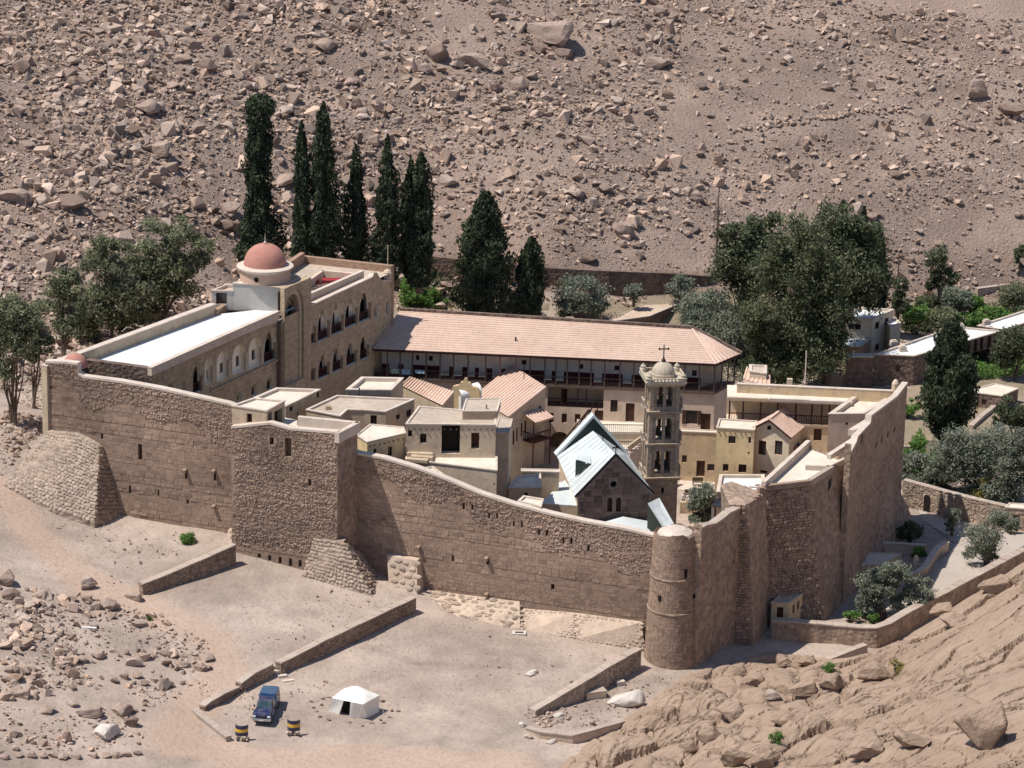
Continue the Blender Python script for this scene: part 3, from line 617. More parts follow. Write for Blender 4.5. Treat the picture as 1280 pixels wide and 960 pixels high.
BL = [(685,32,70,44,'boulder','huge rounded boulder, the largest on the slope, near the top edge',2),(706,62,30,20,'boulder_dark','dark block wedged under the right of the largest boulder',1),
 (672,60,22,14,'boulder_dark','small dark block under the left of the largest boulder',3),(549,61,44,32,'boulder_dark','dark slanting boulder, left of a pair below the top edge',4),(591,71,44,28,'boulder','squared boulder, right one of the touching pair upper centre',0),
 (822,76,38,20,'boulder','flat-topped loaf-shaped boulder standing alone right of the largest boulder',5),(198,181,38,28,'boulder','round grey boulder standing alone on the left slope beside the old wall line',2),
 (258,80,28,22,'boulder_dark','dark rounded boulder on the upper left slope',6),(405,54,30,18,'boulder','flat light brown boulder near the top, left of centre',7),(18,242,46,24,'boulder','long low boulder cut by the left frame edge',0),
 (56,246,30,26,'boulder_pale','pale split boulder beside the long one at the left edge',4),(88,249,42,30,'boulder_dark','dark broken boulder, rightmost of the cluster at the left edge',1),(28,80,22,26,'boulder_dark','dark leaning boulder near the upper left corner',3),
 (648,102,26,22,'boulder','blunt boulder below the squared pair',6),(1219,110,32,30,'boulder','rounded pale brown boulder on the far right slope',8),(1264,135,38,26,'boulder_dark','wide dark boulder touching the right frame edge',2),
 (194,130,28,14,'boulder_pale','flat pale boulder high on the left slope',5),(288,256,30,24,'boulder','boulder just left of the tallest cypress foot',1),(282,279,22,16,'boulder_dark','smaller dark boulder beneath the one left of the tallest cypress',3),
 (446,129,18,18,'boulder_dark','round dark boulder above the cypress row',8),(466,171,20,20,'boulder','round grey boulder, right of two touching above the cypresses',2),(447,172,18,15,'boulder_dark','round boulder, left of two touching above the cypresses',8),
 (343,170,16,30,'boulder_dark','tall reddish rock behind the first cypress crown',4),(360,222,32,20,'boulder','angular boulder between the first and second cypresses',7),(560,223,26,18,'boulder_pale','pale angular boulder right of the cypress row',5),
 (538,212,26,12,'boulder','flat boulder behind the last cypress of the row',0),(735,323,26,12,'boulder_dark','low dark flat boulder on the bare strip above the retaining wall',5),(777,303,16,12,'boulder','small boulder alone above the retaining wall, left one',6),
 (800,316,14,11,'boulder_dark','small dark boulder alone above the retaining wall, right one',1),(620,106,18,16,'boulder_dark','dark block between the two upper centre boulders',3),(440,100,20,14,'boulder','boulder on the upper slope above the second cypress',7),
 (443,33,22,18,'boulder_dark','dark boulder near the top edge left of centre',6),(694,18,14,14,'boulder','small block beside the crest of the largest boulder',5),(215,105,20,13,'boulder','low boulder among rubble left of the flat pale one',1),
 (1120,215,18,12,'boulder_dark','dark boulder on the thin rubble of the right slope',3),(870,245,22,16,'boulder','rounded boulder behind the concrete water tank',8),(830,262,20,14,'boulder_pale','pale boulder just above the concrete water tank',4),
 (720,240,22,14,'boulder','boulder at the left end of the pale block field',7),(820,205,18,12,'boulder_dark','dark boulder above the pale block field',0),(1135,322,18,12,'boulder_dark','dark boulder left of the pole behind the garden',2),
 (740,250,16,18,'boulder_pale','tilted pale slab in the block field',0)]
for b in BL: boulder(*b[:6], shape=b[6])
x, y, z, px, py = hill_points(1500); n = 0
for i in range(len(x)):
    if n >= 250: break
    wp = float(np.clip(10+5*rng.pareto(2.0), 10, 34)); 
    if px[i] > 900: wp *= 0.85
    m_ = ['boulder', 'boulder', 'boulder_dark', 'boulder_pale'][rng.integers(0, 4)]
    if m_ == 'boulder_pale' and not (650 < px[i] < 900 or px[i] < 420): m_ = 'boulder'
    boulder(px[i], py[i], wp, wp*0.7, m_, {'boulder': 'brown boulder half buried in the rubble of the rocky slope', 'boulder_dark': 'dark red-brown boulder half buried in the rubble of the rocky slope', 'boulder_pale': 'pale boulder half buried in the rubble of the rocky slope'}[m_],
            {'boulder': 'brown boulders of the rocky slope', 'boulder_dark': 'dark boulders of the rocky slope', 'boulder_pale': 'pale boulders of the rocky slope'}[m_], pos=np.array([x[i], y[i], z[i]])); n += 1
# lower left: track-side rubble and its boulders
LP = [(-70,725),(0,735),(110,745),(200,770),(262,805),(268,835),(230,868),(165,900),(185,935),(0,945),(-70,945)]
def px_region(n, poly, s0, s1, par=2.5, lib=None, name='rubble', mat='rubble', label=None, clump=None):
    P = [];
    gp = [ground(*p)[:2] for p in poly]; a = np.array(gp); x = rng.uniform(a[:, 0].min(), a[:, 0].max(), n); y = rng.uniform(a[:, 1].min(), a[:, 1].max(), n)
    ok = inpoly(x, y, gp)
    if clump: ok &= (fbm(x/clump, y/clump, 61, 3)+0.5) > rng.uniform(0.2, 0.9, n)
    x = x[ok]; y = y[ok]; z = H0(x, y); S = np.clip(s0*(1+rng.pareto(par, len(x))), s0, s1)
    o = scatter(name, np.stack([x, y, z], 1), S, lib or TINY, mat); tag(o, label); return o
px_region(7000, LP, 0.07, 0.30, 2.2, TINY, label='small loose stones beside the dirt track at lower left', clump=5)
px_region(700, LP, 0.22, 0.7, 2.5, BLK1, name='rubble_blocks', label='fist to knee sized blocks beside the dirt track at lower left', clump=4)
px_region(520, [(0,740),(60,735),(110,760),(90,820),(110,870),(0,880)], 0.30, 0.75, 2.5, BLK1, name='rubble_blocks', label='heaped blocks at the left frame edge below the track', clump=3)
px_region(2600, [(0,610),(100,650),(230,690),(200,740),(60,720),(0,660)], 0.04, 0.18, 2.2, TINY, label='pebbles on the slope below the outer wall', clump=6)
px_region(3500, [(280,740),(330,850),(420,880),(640,900),(800,870),(780,830),(560,780),(520,760)], 0.03, 0.12, 2.4, TINY, label='scattered pebbles on the open yard', clump=7)
px_region(900, [(240,850),(330,870),(420,850),(350,885),(300,905),(255,880)], 0.06, 0.22, 2.4, TINY, label='loose stones lying inside the low wall near the truck', clump=3)
px_region(260, [(655,895),(700,875),(715,900),(680,912)], 0.12, 0.3, 2.4, SMALL, name='rubble_blocks', label='heap of broken blocks inside the low triangular wall')
px_region(1300, [(500,310),(640,320),(900,340),(900,345),(640,335),(540,330)], 0.1, 0.3, 2.4, TINY, label='stones along the brink above the retaining wall')
LB = [(167,826,24,16,'boulder_pale','angular light boulder with a pointed top among the track-side stones',0),(111,886,34,22,'boulder','large smooth boulder, left of the two overhanging ones by the lower left hollow',2),(153,885,32,16,'boulder','smooth boulder, right of the two overhanging ones by the lower left hollow',8),
 (133,913,40,18,'white_rock','flat pale boulder lying in the sandy hollow at lower left',8),(27,864,22,17,'boulder','egg-shaped brown boulder at the left, upper right of its pair',2),(18,856,16,13,'boulder_pale','small pale boulder touching the egg-shaped one',8),(9,848,20,14,'boulder','boulder at the left frame edge above the egg-shaped one',6),
 (122,817,20,13,'boulder','tilted boulder at the right end of the short broken row',7),(102,821,18,14,'boulder_pale','pale upright block in the short broken row',1),(75,815,15,14,'boulder_dark','dark reddish block at the left of the short broken row',3),(208,816,22,10,'boulder_dark','low dark ledge stone near the track bend',5),
 (229,830,22,10,'boulder','long light stone by the track bend',0),(254,833,16,14,'boulder_dark','blunt dark stone at the very edge of the track bend',4),(155,843,12,12,'boulder_dark','small round dark stone below the pointed boulder',2),(171,843,16,13,'boulder','cracked stone below the pointed boulder',1),
 (135,752,32,22,'boulder','big angular boulder beside the track, nearest the low wall end',4),(109,728,28,18,'boulder_pale','whitish boulder lying on the upper track',8),(167,742,24,16,'boulder','rounded boulder at the lower end of the upper field wall',2),(108,748,15,15,'boulder','upright boulder left of the big angular one',6),
 (10,716,36,32,'boulder','large boulder at the left frame edge above the stone heap',4),(14,740,26,17,'boulder_dark','dark block under the large boulder at the left frame edge',3),(50,741,22,12,'boulder','flat boulder on top of the left stone heap',5),(36,755,18,17,'boulder_pale','pale block in the middle of the left stone heap',1),
 (164,900,18,20,'boulder_dark','dark crumbly mound right of the hollow at lower left',3),(84,920,16,20,'boulder_dark','dark knob of earth left of the hollow at lower left',6),(60,885,20,12,'boulder','boulder in the broken line above the lower left hollow',7),(90,877,18,12,'boulder_pale','pale boulder in the broken line above the lower left hollow',5),
 (205,850,15,11,'boulder','boulder on the lower edge of the track-side stones',0),(180,852,14,10,'boulder_dark','dark boulder on the lower edge of the track-side stones',1),(213,855,12,10,'boulder_dark','dark lumpy stone next to the track at lower left',3)]
for b in LB: boulder(*b[:6], shape=b[6])
for i, (bx, by) in enumerate([(6,946),(23,944),(40,944),(53,944),(66,944),(80,944),(95,944),(116,943),(132,944),(146,943),(158,942),(172,941)]):
    boulder(bx, by, 14, 9, 'boulder', 'brown stone in the single row lining the track at the bottom left', 'stones lined up along the bottom left track')
# ================================================================ FORTRESS WALLS
FT = W(826, 812, -7)[:2]; AZF = R(110); FD = np.array([-math.sin(AZF), -math.cos(AZF)]); FN = np.array([-FD[1], -FD[0]])*0
FN = np.array([0.34202, 0.93969])                       # into the monastery
FL = 64.8; FA = FT+FD*FL; FB = FT.copy()               # front wall from left corner to the round tower
def Wk(px, py, k):                                      # on a vertical plane parallel to the front wall, k metres behind it
    A = FA+FN*k; B = FB+FN*k; u, z = onwall(A, B, px, py); t = (B-A)/np.linalg.norm(B-A); return np.array([*(A+t*u), z])
def wall_poly(name, A, B, toppx, z0, th, mat, label, cat='wall', slits=(), topmat='coping', depth=0.7, jag=0.0, root=None, endcaps=True, kind='wall_face'):
    """free-standing wall: face with slit openings, broken top line given in photo pixels, coping strip and back"""
    A = np.array(A[:2], float); B = np.array(B[:2], float); L = np.linalg.norm(B-A)
    tp = [onwall(A, B, *p) for p in toppx]; tp = [(min(max(u, 0), L), z) for u, z in tp]
    if jag:
        q = []; 
        for (a, za), (b, zb) in zip(tp[:-1], tp[1:]):
            n = max(1, int((b-a)/0.9)); q += [(a+(b-a)*i/n, za+(zb-za)*i/n+(random.uniform(-jag, jag) if i else 0)) for i in range(n)]
        tp = q+[tp[-1]]
    tp[0] = (0, tp[0][1]); tp[-1] = (L, tp[-1][1]); tp2 = [tp[0]]
    for p in tp[1:]:
        if p[0] <= tp2[-1][0]+0.01: p = (tp2[-1][0]+0.02, p[1])
        tp2.append(p)
    tp = tp2; L = max(L, tp[-1][0])
    root = root or thing(name, (*((A+B)/2), z0), label, cat)
    holes = []; 
    for s in slits:
        u0, b, u1, t = pxrect(A, B, *s[:4]); 
        if u1-u0 < 0.12: u1 = u0+0.14
        holes.append(rect(u0, b, u1, t))
    mb = MB(); face_holes(mb, A, B, [(0, z0), (L, z0)]+[tuple(p) for p in tp[::-1]], holes, depth)
    mb.quad(side(A, B, 0, z0, th), side(A, B, 0, z0), side(A, B, *tp[0]), side(A, B, *tp[0], th)); mb.quad(side(A, B, L, z0), side(A, B, L, z0, th), side(A, B, *tp[-1], th), side(A, B, *tp[-1]))
    for (a, za), (b, zb) in zip(tp[:-1], tp[1:]): mb.quad(side(A, B, b, z0, th), side(A, B, a, z0, th), side(A, B, a, za, th), side(A, B, b, zb, th))
    mb.build(kind, mat, root)
    cb = MB()
    for (a, za), (b, zb) in zip(tp[:-1], tp[1:]):
        p = [side(A, B, a, za+0.1, -0.05), side(A, B, b, zb+0.1, -0.05), side(A, B, b, zb+0.1, min(th, 0.9)), side(A, B, a, za+0.1, min(th, 0.9))]
        cb.quad(*p); cb.quad(side(A, B, a, za-0.12, -0.05), side(A, B, b, zb-0.12, -0.05), p[1], p[0]); cb.quad(side(A, B, b, zb-0.1, min(th, .9)), side(A, B, a, za-0.1, min(th, .9)), p[3], p[2])
        if th > 1: cb.quad(side(A, B, a, za-0.1, .9), side(A, B, b, zb-0.1, .9), side(A, B, b, zb-0.1, th), side(A, B, a, za-0.1, th))
    cb.build('coping', topmat, root)
    db = MB()
    for h in holes: db.quad(*[side(A, B, *p, depth) for p in h])
    if holes: db.build('slit', 'dark', root)
    return root, tp
def stones_face(name, parent, A, B, tp, z0, region, mat, kind='ashlar', zone=1e9, avoid=(), off=0.0, sc=1.0, proud=(0.0, 0.06)):
    """masonry relief in front of a wall plane: real blocks, each a little proud, joined; region(u,z)->bool"""
    A = np.array(A[:2], float); B = np.array(B[:2], float); L = np.linalg.norm(B-A); t = (B-A)/L; n = np.array([t[1], -t[0]])
    tu = np.array([p[0] for p in tp]); tz = np.array([p[1] for p in tp]); zt = tz.max(); V = []; T = []; z = z0
    while z < zt:
        h = (random.uniform(0.3, 0.44) if kind == 'ashlar' else random.uniform(0.2, 0.34))*sc; u = random.uniform(0, .5); cp_ = random.choice([0, 0, 0, .012, .03]) if kind == 'ashlar' else random.choice([0, 0, .03])
        while u < L:
            w_ = (random.uniform(0.4, 1.05) if kind == 'ashlar' else random.uniform(0.22, 0.55))*sc; cu = u+w_/2; cz = z+h/2
            if kind == 'rubble': cz += random.uniform(-.08, .08)
            if cz+h*0.5 < np.interp(cu, tu, tz)-0.1 and region(cu, cz) and not any(a[0]-w_/2 < cu < a[2]+w_/2 and a[1]-h/2 < cz < a[3]+h/2 for a in avoid) and u+w_ < L-0.02:
                g = 0.012; p = random.uniform(*proud)+cp_; j = (lambda s: random.uniform(-s, s))
                a_ = 0.02 if kind == 'ashlar' else 0.07
                q = [(u+g+j(a_), cz-h/2+g+j(a_)), (u+w_-g+j(a_), cz-h/2+g+j(a_)), (u+w_-g+j(a_), cz+h/2-g+j(a_)), (u+g+j(a_), cz+h/2-g+j(a_))]
                c = (cu, cz); ins = 0.965 if kind == 'ashlar' else 0.72
                base = [(A[0]+t[0]*x+n[0]*-0.03, A[1]+t[1]*x+n[1]*-0.03, y) for x, y in q]
                topv = []
                for x, y in q:
                    x2 = c[0]+(x-c[0])*ins; y2 = c[1]+(y-c[1])*ins; pp = off+p+j(p*0.4); topv.append((A[0]+t[0]*x2+n[0]*pp, A[1]+t[1]*x2+n[1]*pp, y2))
                V += base+topv; tn = np.clip(random.gauss(1, 0.09 if kind == 'ashlar' else 0.16)+.45*mnoise.noise(Vector((cu*.12, cz*.22, len(name)))), 0.6, 1.5); T += [tn]*8
            u += w_
        z += h
    if not V: return
    V = np.array(V); k = len(V)//8; f = np.array([(0, 1, 5, 4), (1, 2, 6, 5), (2, 3, 7, 6), (3, 0, 4, 7), (4, 5, 6, 7)])
    Fc = (f[None]+(np.arange(k)*8)[:, None, None]).reshape(-1, 4)
    return tag(mkobj(name, V, Fc, mat, parent, uv=False, tone=np.array(T)), kind='stuff')
FTOP = [(62,453),(80,453),(97,455),(98,467),(104,471),(150,477),(200,486),(285,505),(296,509),(447,567),(480,573),(520,585),(560,600),(600,617),(640,630),(690,643),(730,652),(780,661),(812,669),(828,672)]
FSL = [(172.5,555,177.5,575),(231,587,234,599),(267,589,270,601),(161,607,164,617),(126,542,129,549),(233,624,236,630),(578,629,581,637),(589,631,592,637.5),(610,641,612.5,648),(620,641.5,622.5,648.5),
 (641,651,643.5,658),(651,652,653.5,659.5),(672,662,675,669),(682,662.5,685,670),(703,672.5,705.5,680),(712.5,672.5,715.5,680),(734,681.5,737,689.5),(688.5,730,693,737),(608,699,611,706),(564.5,694,567.5,702),(197,612,199,620)]
fw, ftp = wall_poly('fortress_wall', FA, FB, FTOP, -10, 0.75, 'fort', 'long granite fortress wall facing the viewer, its top sloping down to the round tower', slits=FSL)
AV = [pxrect(FA, FB, *s) for s in FSL]
fz = lambda u: np.interp(u, [p[0] for p in ftp], [p[1] for p in ftp])
rubline = lambda u: fz(u)-np.interp(u, [0, 15, 22, 34, 45, 64], [2.2, 3.2, 4.4, 2.6, 2.6, 4.0])+0.7*math.sin(u*0.9)
stones_face('granite_blocks', fw, FA, FB, ftp, -9.5, lambda u, z: z < rubline(u) and random.random() < .97, 'fort_block', 'ashlar', avoid=AV, proud=(0.0, 0.016))
stones_face('rubble_masonry', fw, FA, FB, ftp, 0, lambda u, z: z >= rubline(u) and random.random() < 0.93, 'fort_rubble', 'rubble', avoid=AV, proud=(0.0, 0.07), sc=.75)
lb = MB()      # the stone spouts that stick out of the wall
for sx, sy in [(232,587),(268,588),(481,650),(524,683),(563,752),(609,742),(609,697),(268,632)]:
    u, z = onwall(FA, FB, sx, sy); lb.bar(side(FA, FB, u, z, 0.1), side(FA, FB, u, z-0.1, -0.45), 0.35, 0.3)
tag(lb.build('spouts', 'fort_block', fw), kind='stuff')
# square bastion on the front wall
PK = -3.7; bl = Wk(289, 560, PK); br = Wk(422, 541, PK); ib = Wk(447, 529, 0.0); zt = br[2]
bA = np.array([bl[0], bl[1]]); bB = br[:2]
bast, btp = wall_poly('square_bastion', bA, bB, [(289,534),(337,529),(362,536),(422,541)], -6, 0.7, 'fort', 'square bastion of coursed rubble standing forward of the wall, with a whitewashed parapet on top', 'tower',
    slits=[(385.5,599,389,607.5),(321,625,324,632),(393,632.5,395.5,639.5),(356,548,364,571),(337,547,342,556),(322,692,326,702),(335,694,339,704),(348,696,352,706),(361,698,365,708),(373,700,377,709)])
AVb = [pxrect(bA, bB, *s) for s in [(356,548,364,571),(337,547,342,556),(385.5,599,389,607.5),(322,692,377,709)]]
stones_face('rubble_masonry', bast, bA, bB, btp, -6, lambda u, z: z > -1.5+0.05*u, 'fort_rubble', 'rubble', avoid=AVb, proud=(0.005, 0.08), sc=.8)
stones_face('granite_blocks', bast, bA, bB, btp, -6, lambda u, z: z <= -1.5+0.05*u, 'fort_block', 'ashlar', avoid=AVb, proud=(0.0, 0.02))
ibp = np.array([ib[0], ib[1]]); mb = MB(); zc = zt
mb.quad((*bB, -8), (*ibp, -8), (*ibp, ib[2]), (*bB, zc)); inn = W(375, 521, ib[2])
mb.quad((*bA, -8), (*(bA+FN*3.9), -8), (*(bA+FN*3.9), btp[0][1]), (*bA, btp[0][1]))
mb.build('side_wall', 'fort_smooth', bast)
pl = MB(); rz = ib[2]-0.9; rp = [(*bB, rz), (*ibp, rz), (*(ibp+FD*9+FN*1.5), rz), (*(bA+FN*4.5), rz), (*bA, rz)]
pl.add(rp, [(0, 1, 2, 3, 4)]); pl.build('platform', 'roofpale', bast)
def parapet(root, P, z0, z1, t=0.4, mat='coping', name='parapet', wallmat=None):
    mb = MB()
    for a, b in zip(P[:-1], P[1:]):
        a = np.array(a[:2], float); b = np.array(b[:2], float); d = (b-a)/np.linalg.norm(b-a); n = np.array([-d[1], d[0]])*t/2
        mb.prism([a-n-d*t*.3, b-n+d*t*.3, b+n+d*t*.3, a+n-d*t*.3], z0, z1, 0)
    return mb.build(name, mat, root)
parapet(bast, [bB, ibp, W(375, 521, zc)[:2]], rz, zc+0.05, 0.5)
# stone buttresses at the foot of the wall
def solid(name, faces, mat, label=None, cat=None, parent=None, kind=None):
    vs = []; fs = []
    for f in faces: fs.append(tuple(range(len(vs), len(vs)+len(f)))); vs += [tuple(p) for p in f]
    o = mkobj(name, np.array(vs, float), fs, mat, parent); return tag(o, label, cat, kind=kind)
def wp(A, B, px, py, off=0.0): u, z = onwall(A, B, px, py); return side(A, B, u, z, off)
def plane_stones(name, parent, quad, n, size, mat, kind='stuff', label=None, individual=0, flat=0.45, seed=1):
    """rounded stones packed over a sloping quad (a,b,c,d); the first `individual` are parts of their own"""
    a, b, c, d = [np.array(p, float) for p in quad]; nr = np.cross(b-a, d-a); nr /= np.linalg.norm(nr); nr = nr if nr@(CP-a) > 0 else -nr
    Lu = np.linalg.norm(b-a); Lv = np.linalg.norm(d-a); r_ = np.random.default_rng(seed); P = []
    nu = max(1, int(Lu/size)); nv = max(1, int(Lv/(size*0.75)))
    for j in range(nv):
        for i in range(nu):
            s = (i+0.5+0.5*(j % 2)*0.9+r_.uniform(-.18, .18))/nu; t = (j+0.5+r_.uniform(-.18, .18))/nv
            if 0 < s < 1: P.append((a*(1-s)+b*s)*(1-t)+(d*(1-s)+c*s)*t)
    P = np.array(P)+nr*.05; S = size*r_.uniform(0.4, 0.6, len(P)); ux = (b-a)/Lu; vx = np.cross(nr, ux)
    Bm = np.stack([ux, vx, nr], 1)
    if individual:
        shapes = [rockshape(2, 700+i, 10, 0.55, 0.85, 0.05) for i in range(6)]; mes = []
        for v, f in shapes: me = bpy.data.meshes.new('stone'); me.from_pydata(v.tolist(), [], f.tolist()); me.materials.append(M[mat]); mes.append(me)
        for i in range(min(individual, len(P))):
            o = bpy.data.objects.new('stone', mes[r_.integers(0, 6)]); COL.objects.link(o); an = r_.uniform(-.3, .3); ca, sa = math.cos(an), math.sin(an)
            Rm = Bm@np.array([[ca, -sa, 0], [sa, ca, 0], [0, 0, 1]])@np.diag([S[i]*1.12, S[i]*0.95, S[i]*flat]); off_ = P[i]-origin(parent)
            o.matrix_local = Matrix([[*Rm[0], off_[0]], [*Rm[1], off_[1]], [*Rm[2], off_[2]], [0, 0, 0, 1]]); o.parent = parent
        return
    VV = []; FF = []; TT = []; off = 0
    for i in range(len(P)):
        v, f = SMALL[r_.integers(0, len(SMALL))]; w_ = (v*np.array([1.15, 0.95, flat*1.5])*S[i])@Bm.T+P[i]; VV.append(w_); FF.append(f+off); off += len(v); TT += [np.clip(r_.normal(1, .14), .6, 1.4)]*len(v)
    tag(mkobj(name, np.concatenate(VV), np.concatenate(FF), mat, parent, uv=False, tone=np.array(TT)), kind='stuff')
def butt(name, top, bot, rbot, label, rtop=None, sz=0.5, mat='buttress', smat='buttress_stone', flat=0.26, seed=1):
    """battered buttress: front face top/bottom points left to right, right return at the wall"""
    root = thing(name, (*np.mean([p[:2] for p in bot], axis=0), min(p[2] for p in bot)-1), label, 'buttress')
    down = lambda p, d=1.5: (p[0], p[1], p[2]-d)
    fs = []
    for i in range(len(bot)-1): fs.append([down(bot[i]), down(bot[i+1]), bot[i+1], bot[i]]); fs.append([bot[i], bot[i+1], top[i+1], top[i]])
    fs.append([bot[-1], rbot, rtop or top[-1], top[-1]]); fs.append([down(bot[-1]), down(rbot), rbot, bot[-1]])
    tb = [(p[0]+FN[0]*1.2, p[1]+FN[1]*1.2, p[2]+0.05) for p in top]
    for i in range(len(top)-1): fs.append([top[i], top[i+1], tb[i+1], tb[i]])
    fs.append([down(bot[0]), bot[0], top[0], tb[0], (bot[0][0]+FN[0]*4, bot[0][1]+FN[1]*4, bot[0][2]-1.5)])
    solid('core', fs, mat, parent=root)
    for i in range(len(bot)-1): plane_stones('face_stones', root, [bot[i], bot[i+1], top[i+1], top[i]], 0, sz, smat, flat=flat, seed=seed+i)
    return root
g = lambda px, py, z: tuple(W(px, py, z))
lr = butt('corner_buttress', [wp(FA, FB, 62, 537, -.1), wp(FA, FB, 100, 541, -.15), wp(FA, FB, 126, 555, -.2)], [g(4, 606, 1.4), g(62, 634, 0.0), g(118, 653, -1.0)], wp(FA, FB, 154, 650, -.02), 'broad pale rubble buttress sloping out at the left corner of the wall', sz=0.44, flat=.22, seed=11)
plane_stones('side_stones', lr, [g(118, 653, -1.0), wp(FA, FB, 154, 650, -.05), wp(FA, FB, 127, 557, -.12), wp(FA, FB, 126, 555, -.2)], 0, 0.55, 'fort_rubble', seed=5)
cb_ = butt('bastion_buttress', [wp(bA, bB, 393, 672, -.05), wp(bA, bB, 430, 676, -.1)], [g(378, 719, -3.0), g(468, 749, -4.3)], wp(FA, FB, 487, 738, -.05), 'sloping pale cobble buttress at the foot of the square bastion', rtop=wp(FA, FB, 450, 690, -.05), sz=0.42, flat=0.34, seed=21)
plane_stones('side_stones', cb_, [g(468, 749, -4.3), wp(FA, FB, 487, 738, -.1), wp(FA, FB, 452, 692, -.1), wp(bA, bB, 430, 676, -.1)], 0, 0.5, 'buttress_stone', seed=6, flat=0.5)
w0 = Wk(487, 745, -1.8); w1 = Wk(521, 748, -1.8)
butt('plastered_buttress', [wp(FA, FB, 487, 691, -.7), wp(FA, FB, 525, 698, -.7)], [tuple(w0), tuple(w1)], wp(FA, FB, 531, 742, 0), 'pale plastered buttress with a dark notch, right of the cobble buttress', rtop=wp(FA, FB, 526, 698, 0), sz=0.8, mat='mortar_pale', flat=0.22, seed=31)
q0 = Wk(282, 686, -1.6); q1 = Wk(300, 697, -1.8)
butt('small_buttress', [wp(FA, FB, 288, 660, -.5), wp(FA, FB, 302, 661, -.6)], [tuple(q0), tuple(q1)], wp(FA, FB, 306, 694, 0), 'small buttress at the upper end of the field wall', rtop=wp(FA, FB, 304, 661, 0), sz=0.45, mat='mortar_pale', flat=0.3, seed=41)
# pale apron of stones and lime along the wall foot
ar = thing('stone_apron', (*Wk(640, 780, -1.5)[:2], -8), 'pale apron of big stones and lime render along the wall foot', 'apron')
apt = [(530,736),(570,742),(609,747),(650,752),(652,760),(720,766),(803,777)]; apb = [(520,770),(565,777),(604,784),(650,789),(656,790),(720,799),(806,814)]
zs = [-5.4,-5.5,-5.8,-6.0,-6.05,-6.4,-7.0]
T_ = [wp(FA, FB, *p, -.12) for p in apt]; B_ = [tuple(W(*p, z-.1)) for p, z in zip(apb, zs)]
fs = [[B_[i], B_[i+1], T_[i+1], T_[i]] for i in range(len(T_)-1)]+[[(B_[i][0], B_[i][1], B_[i][2]-1.5), (B_[i+1][0], B_[i+1][1], B_[i+1][2]-1.5), B_[i+1], B_[i]] for i in range(len(T_)-1)]
fs += [[T_[i], T_[i+1], wp(FA, FB, *apt[i+1], .1), wp(FA, FB, *apt[i], .1)] for i in range(len(T_)-1)]+[[(B_[0][0], B_[0][1], -8), B_[0], T_[0], wp(FA, FB, 530, 736, 0), wp(FA, FB, 530, 790, 0)]]
solid('render', fs, 'mortar_pale', parent=ar)
for i in range(3): plane_stones('stone', ar, [B_[i], B_[i+1], T_[i+1], T_[i]], 0, 0.82, 'buttress', individual=60, flat=0.35, seed=50+i)
for i in (3, 4, 5): plane_stones('rough_stones', ar, [B_[i], B_[i+1], T_[i+1], T_[i]], 0, 0.42, 'buttress_stone', flat=0.2, seed=60+i)
# round corner tower
tc = W(838, 838, -7.6)[:2]+np.array([0.15, 2.55]); tz = zat(tc[0], tc[1]-1.9, 672)
rt_ = thing('round_tower', (*tc, -9), 'round granite corner tower with two string courses and a broken top', 'tower')
mb = MB(); prof = []; n = 40; H_ = tz+9
zb1 = zat(tc[0], tc[1]-2.1, 727)+9; zb2 = zat(tc[0], tc[1]-2.2, 769)+9
for i in range(41):
    z = H_*i/40; prof.append((2.62-0.62*(z/H_), z))
mb.lathe((*tc, -9), prof, n, cap=False); v = np.array(mb.v)
ang = np.arctan2(v[:, 1]-tc[1], v[:, 0]-tc[0]); rr = 1+0.028*fbm(ang*3.5, v[:, 2]*1.6, 88, 3)
v[:, 0] = tc[0]+(v[:, 0]-tc[0])*rr; v[:, 1] = tc[1]+(v[:, 1]-tc[1])*rr
topm = v[:, 2] > tz-0.2; v[topm, 2] += 0.7*fbm(ang[topm]*2, ang[topm]*0+3, 5, 3)+0.25*np.cos(ang[topm]+1.0)
mb.v = [tuple(p) for p in v]; mb.build('tower_body', 'fort', rt_)
mb = MB()
for zz in (zb1, zb2):
    mb = MB(); r = 2.62-0.62*(zz/H_); mb.lathe((*tc, -9+zz), [(r-.05, -.1), (r+.09, -.05), (r+.09, .08), (r-.05, .12)], n, cap=False)
    mb.build('string_course', 'fort_smooth', rt_)
mb = MB(); mb.lathe((*tc, tz-0.55), [(1.9, 0), (1.6, 0.5), (0.9, 0.85), (0.2, 0.95)], 20); mb.build('lime_cap', 'coping', rt_)
V = []; T = []; z = -8.8
while z < tz-0.4:       # course relief
    h = random.uniform(.26, .36); a = random.uniform(0, .4); r = 2.62-0.62*((z+9)/H_)
    while a < 6.28+.2:
        da = random.uniform(.13, .3); p = random.uniform(.0, .016)
        for rr_, g_ in ((r-.03, .004), (r+p, .012)):
            for aa, zz in ((a+g_, z+g_), (a+da-g_, z+g_), (a+da-g_, z+h-g_), (a+g_, z+h-g_)): V.append((tc[0]+rr_*math.cos(aa), tc[1]+rr_*math.sin(aa), zz))
        T += [np.clip(random.gauss(1, .14), .6, 1.5)]*8; a += da
    z += h
V = np.array(V); k = len(V)//8; f = np.array([(0,1,5,4),(1,2,6,5),(2,3,7,6),(3,0,4,7),(4,5,6,7)])
tag(mkobj('granite_blocks', V, (f[None]+(np.arange(k)*8)[:, None, None]).reshape(-1, 4), 'fort_block', rt_, uv=False, tone=np.array(T)), kind='stuff')
mb = MB()
for sx, sy, hh in ((851, 718, .9), (819.5, 750, .55), (863, 749, .35)):
    zz = zat(tc[0], tc[1]-2.2, sy); r = 2.62-0.62*((zz+9)/H_)+.075; cx = (sx-838)/13.4; cy = -math.sqrt(max(0, r*r-cx*cx)); mb.box((tc[0]+cx*0.995, tc[1]+cy+0.05, zz-hh/2), .28, .12, hh, math.atan2(cy, cx)+math.pi/2)
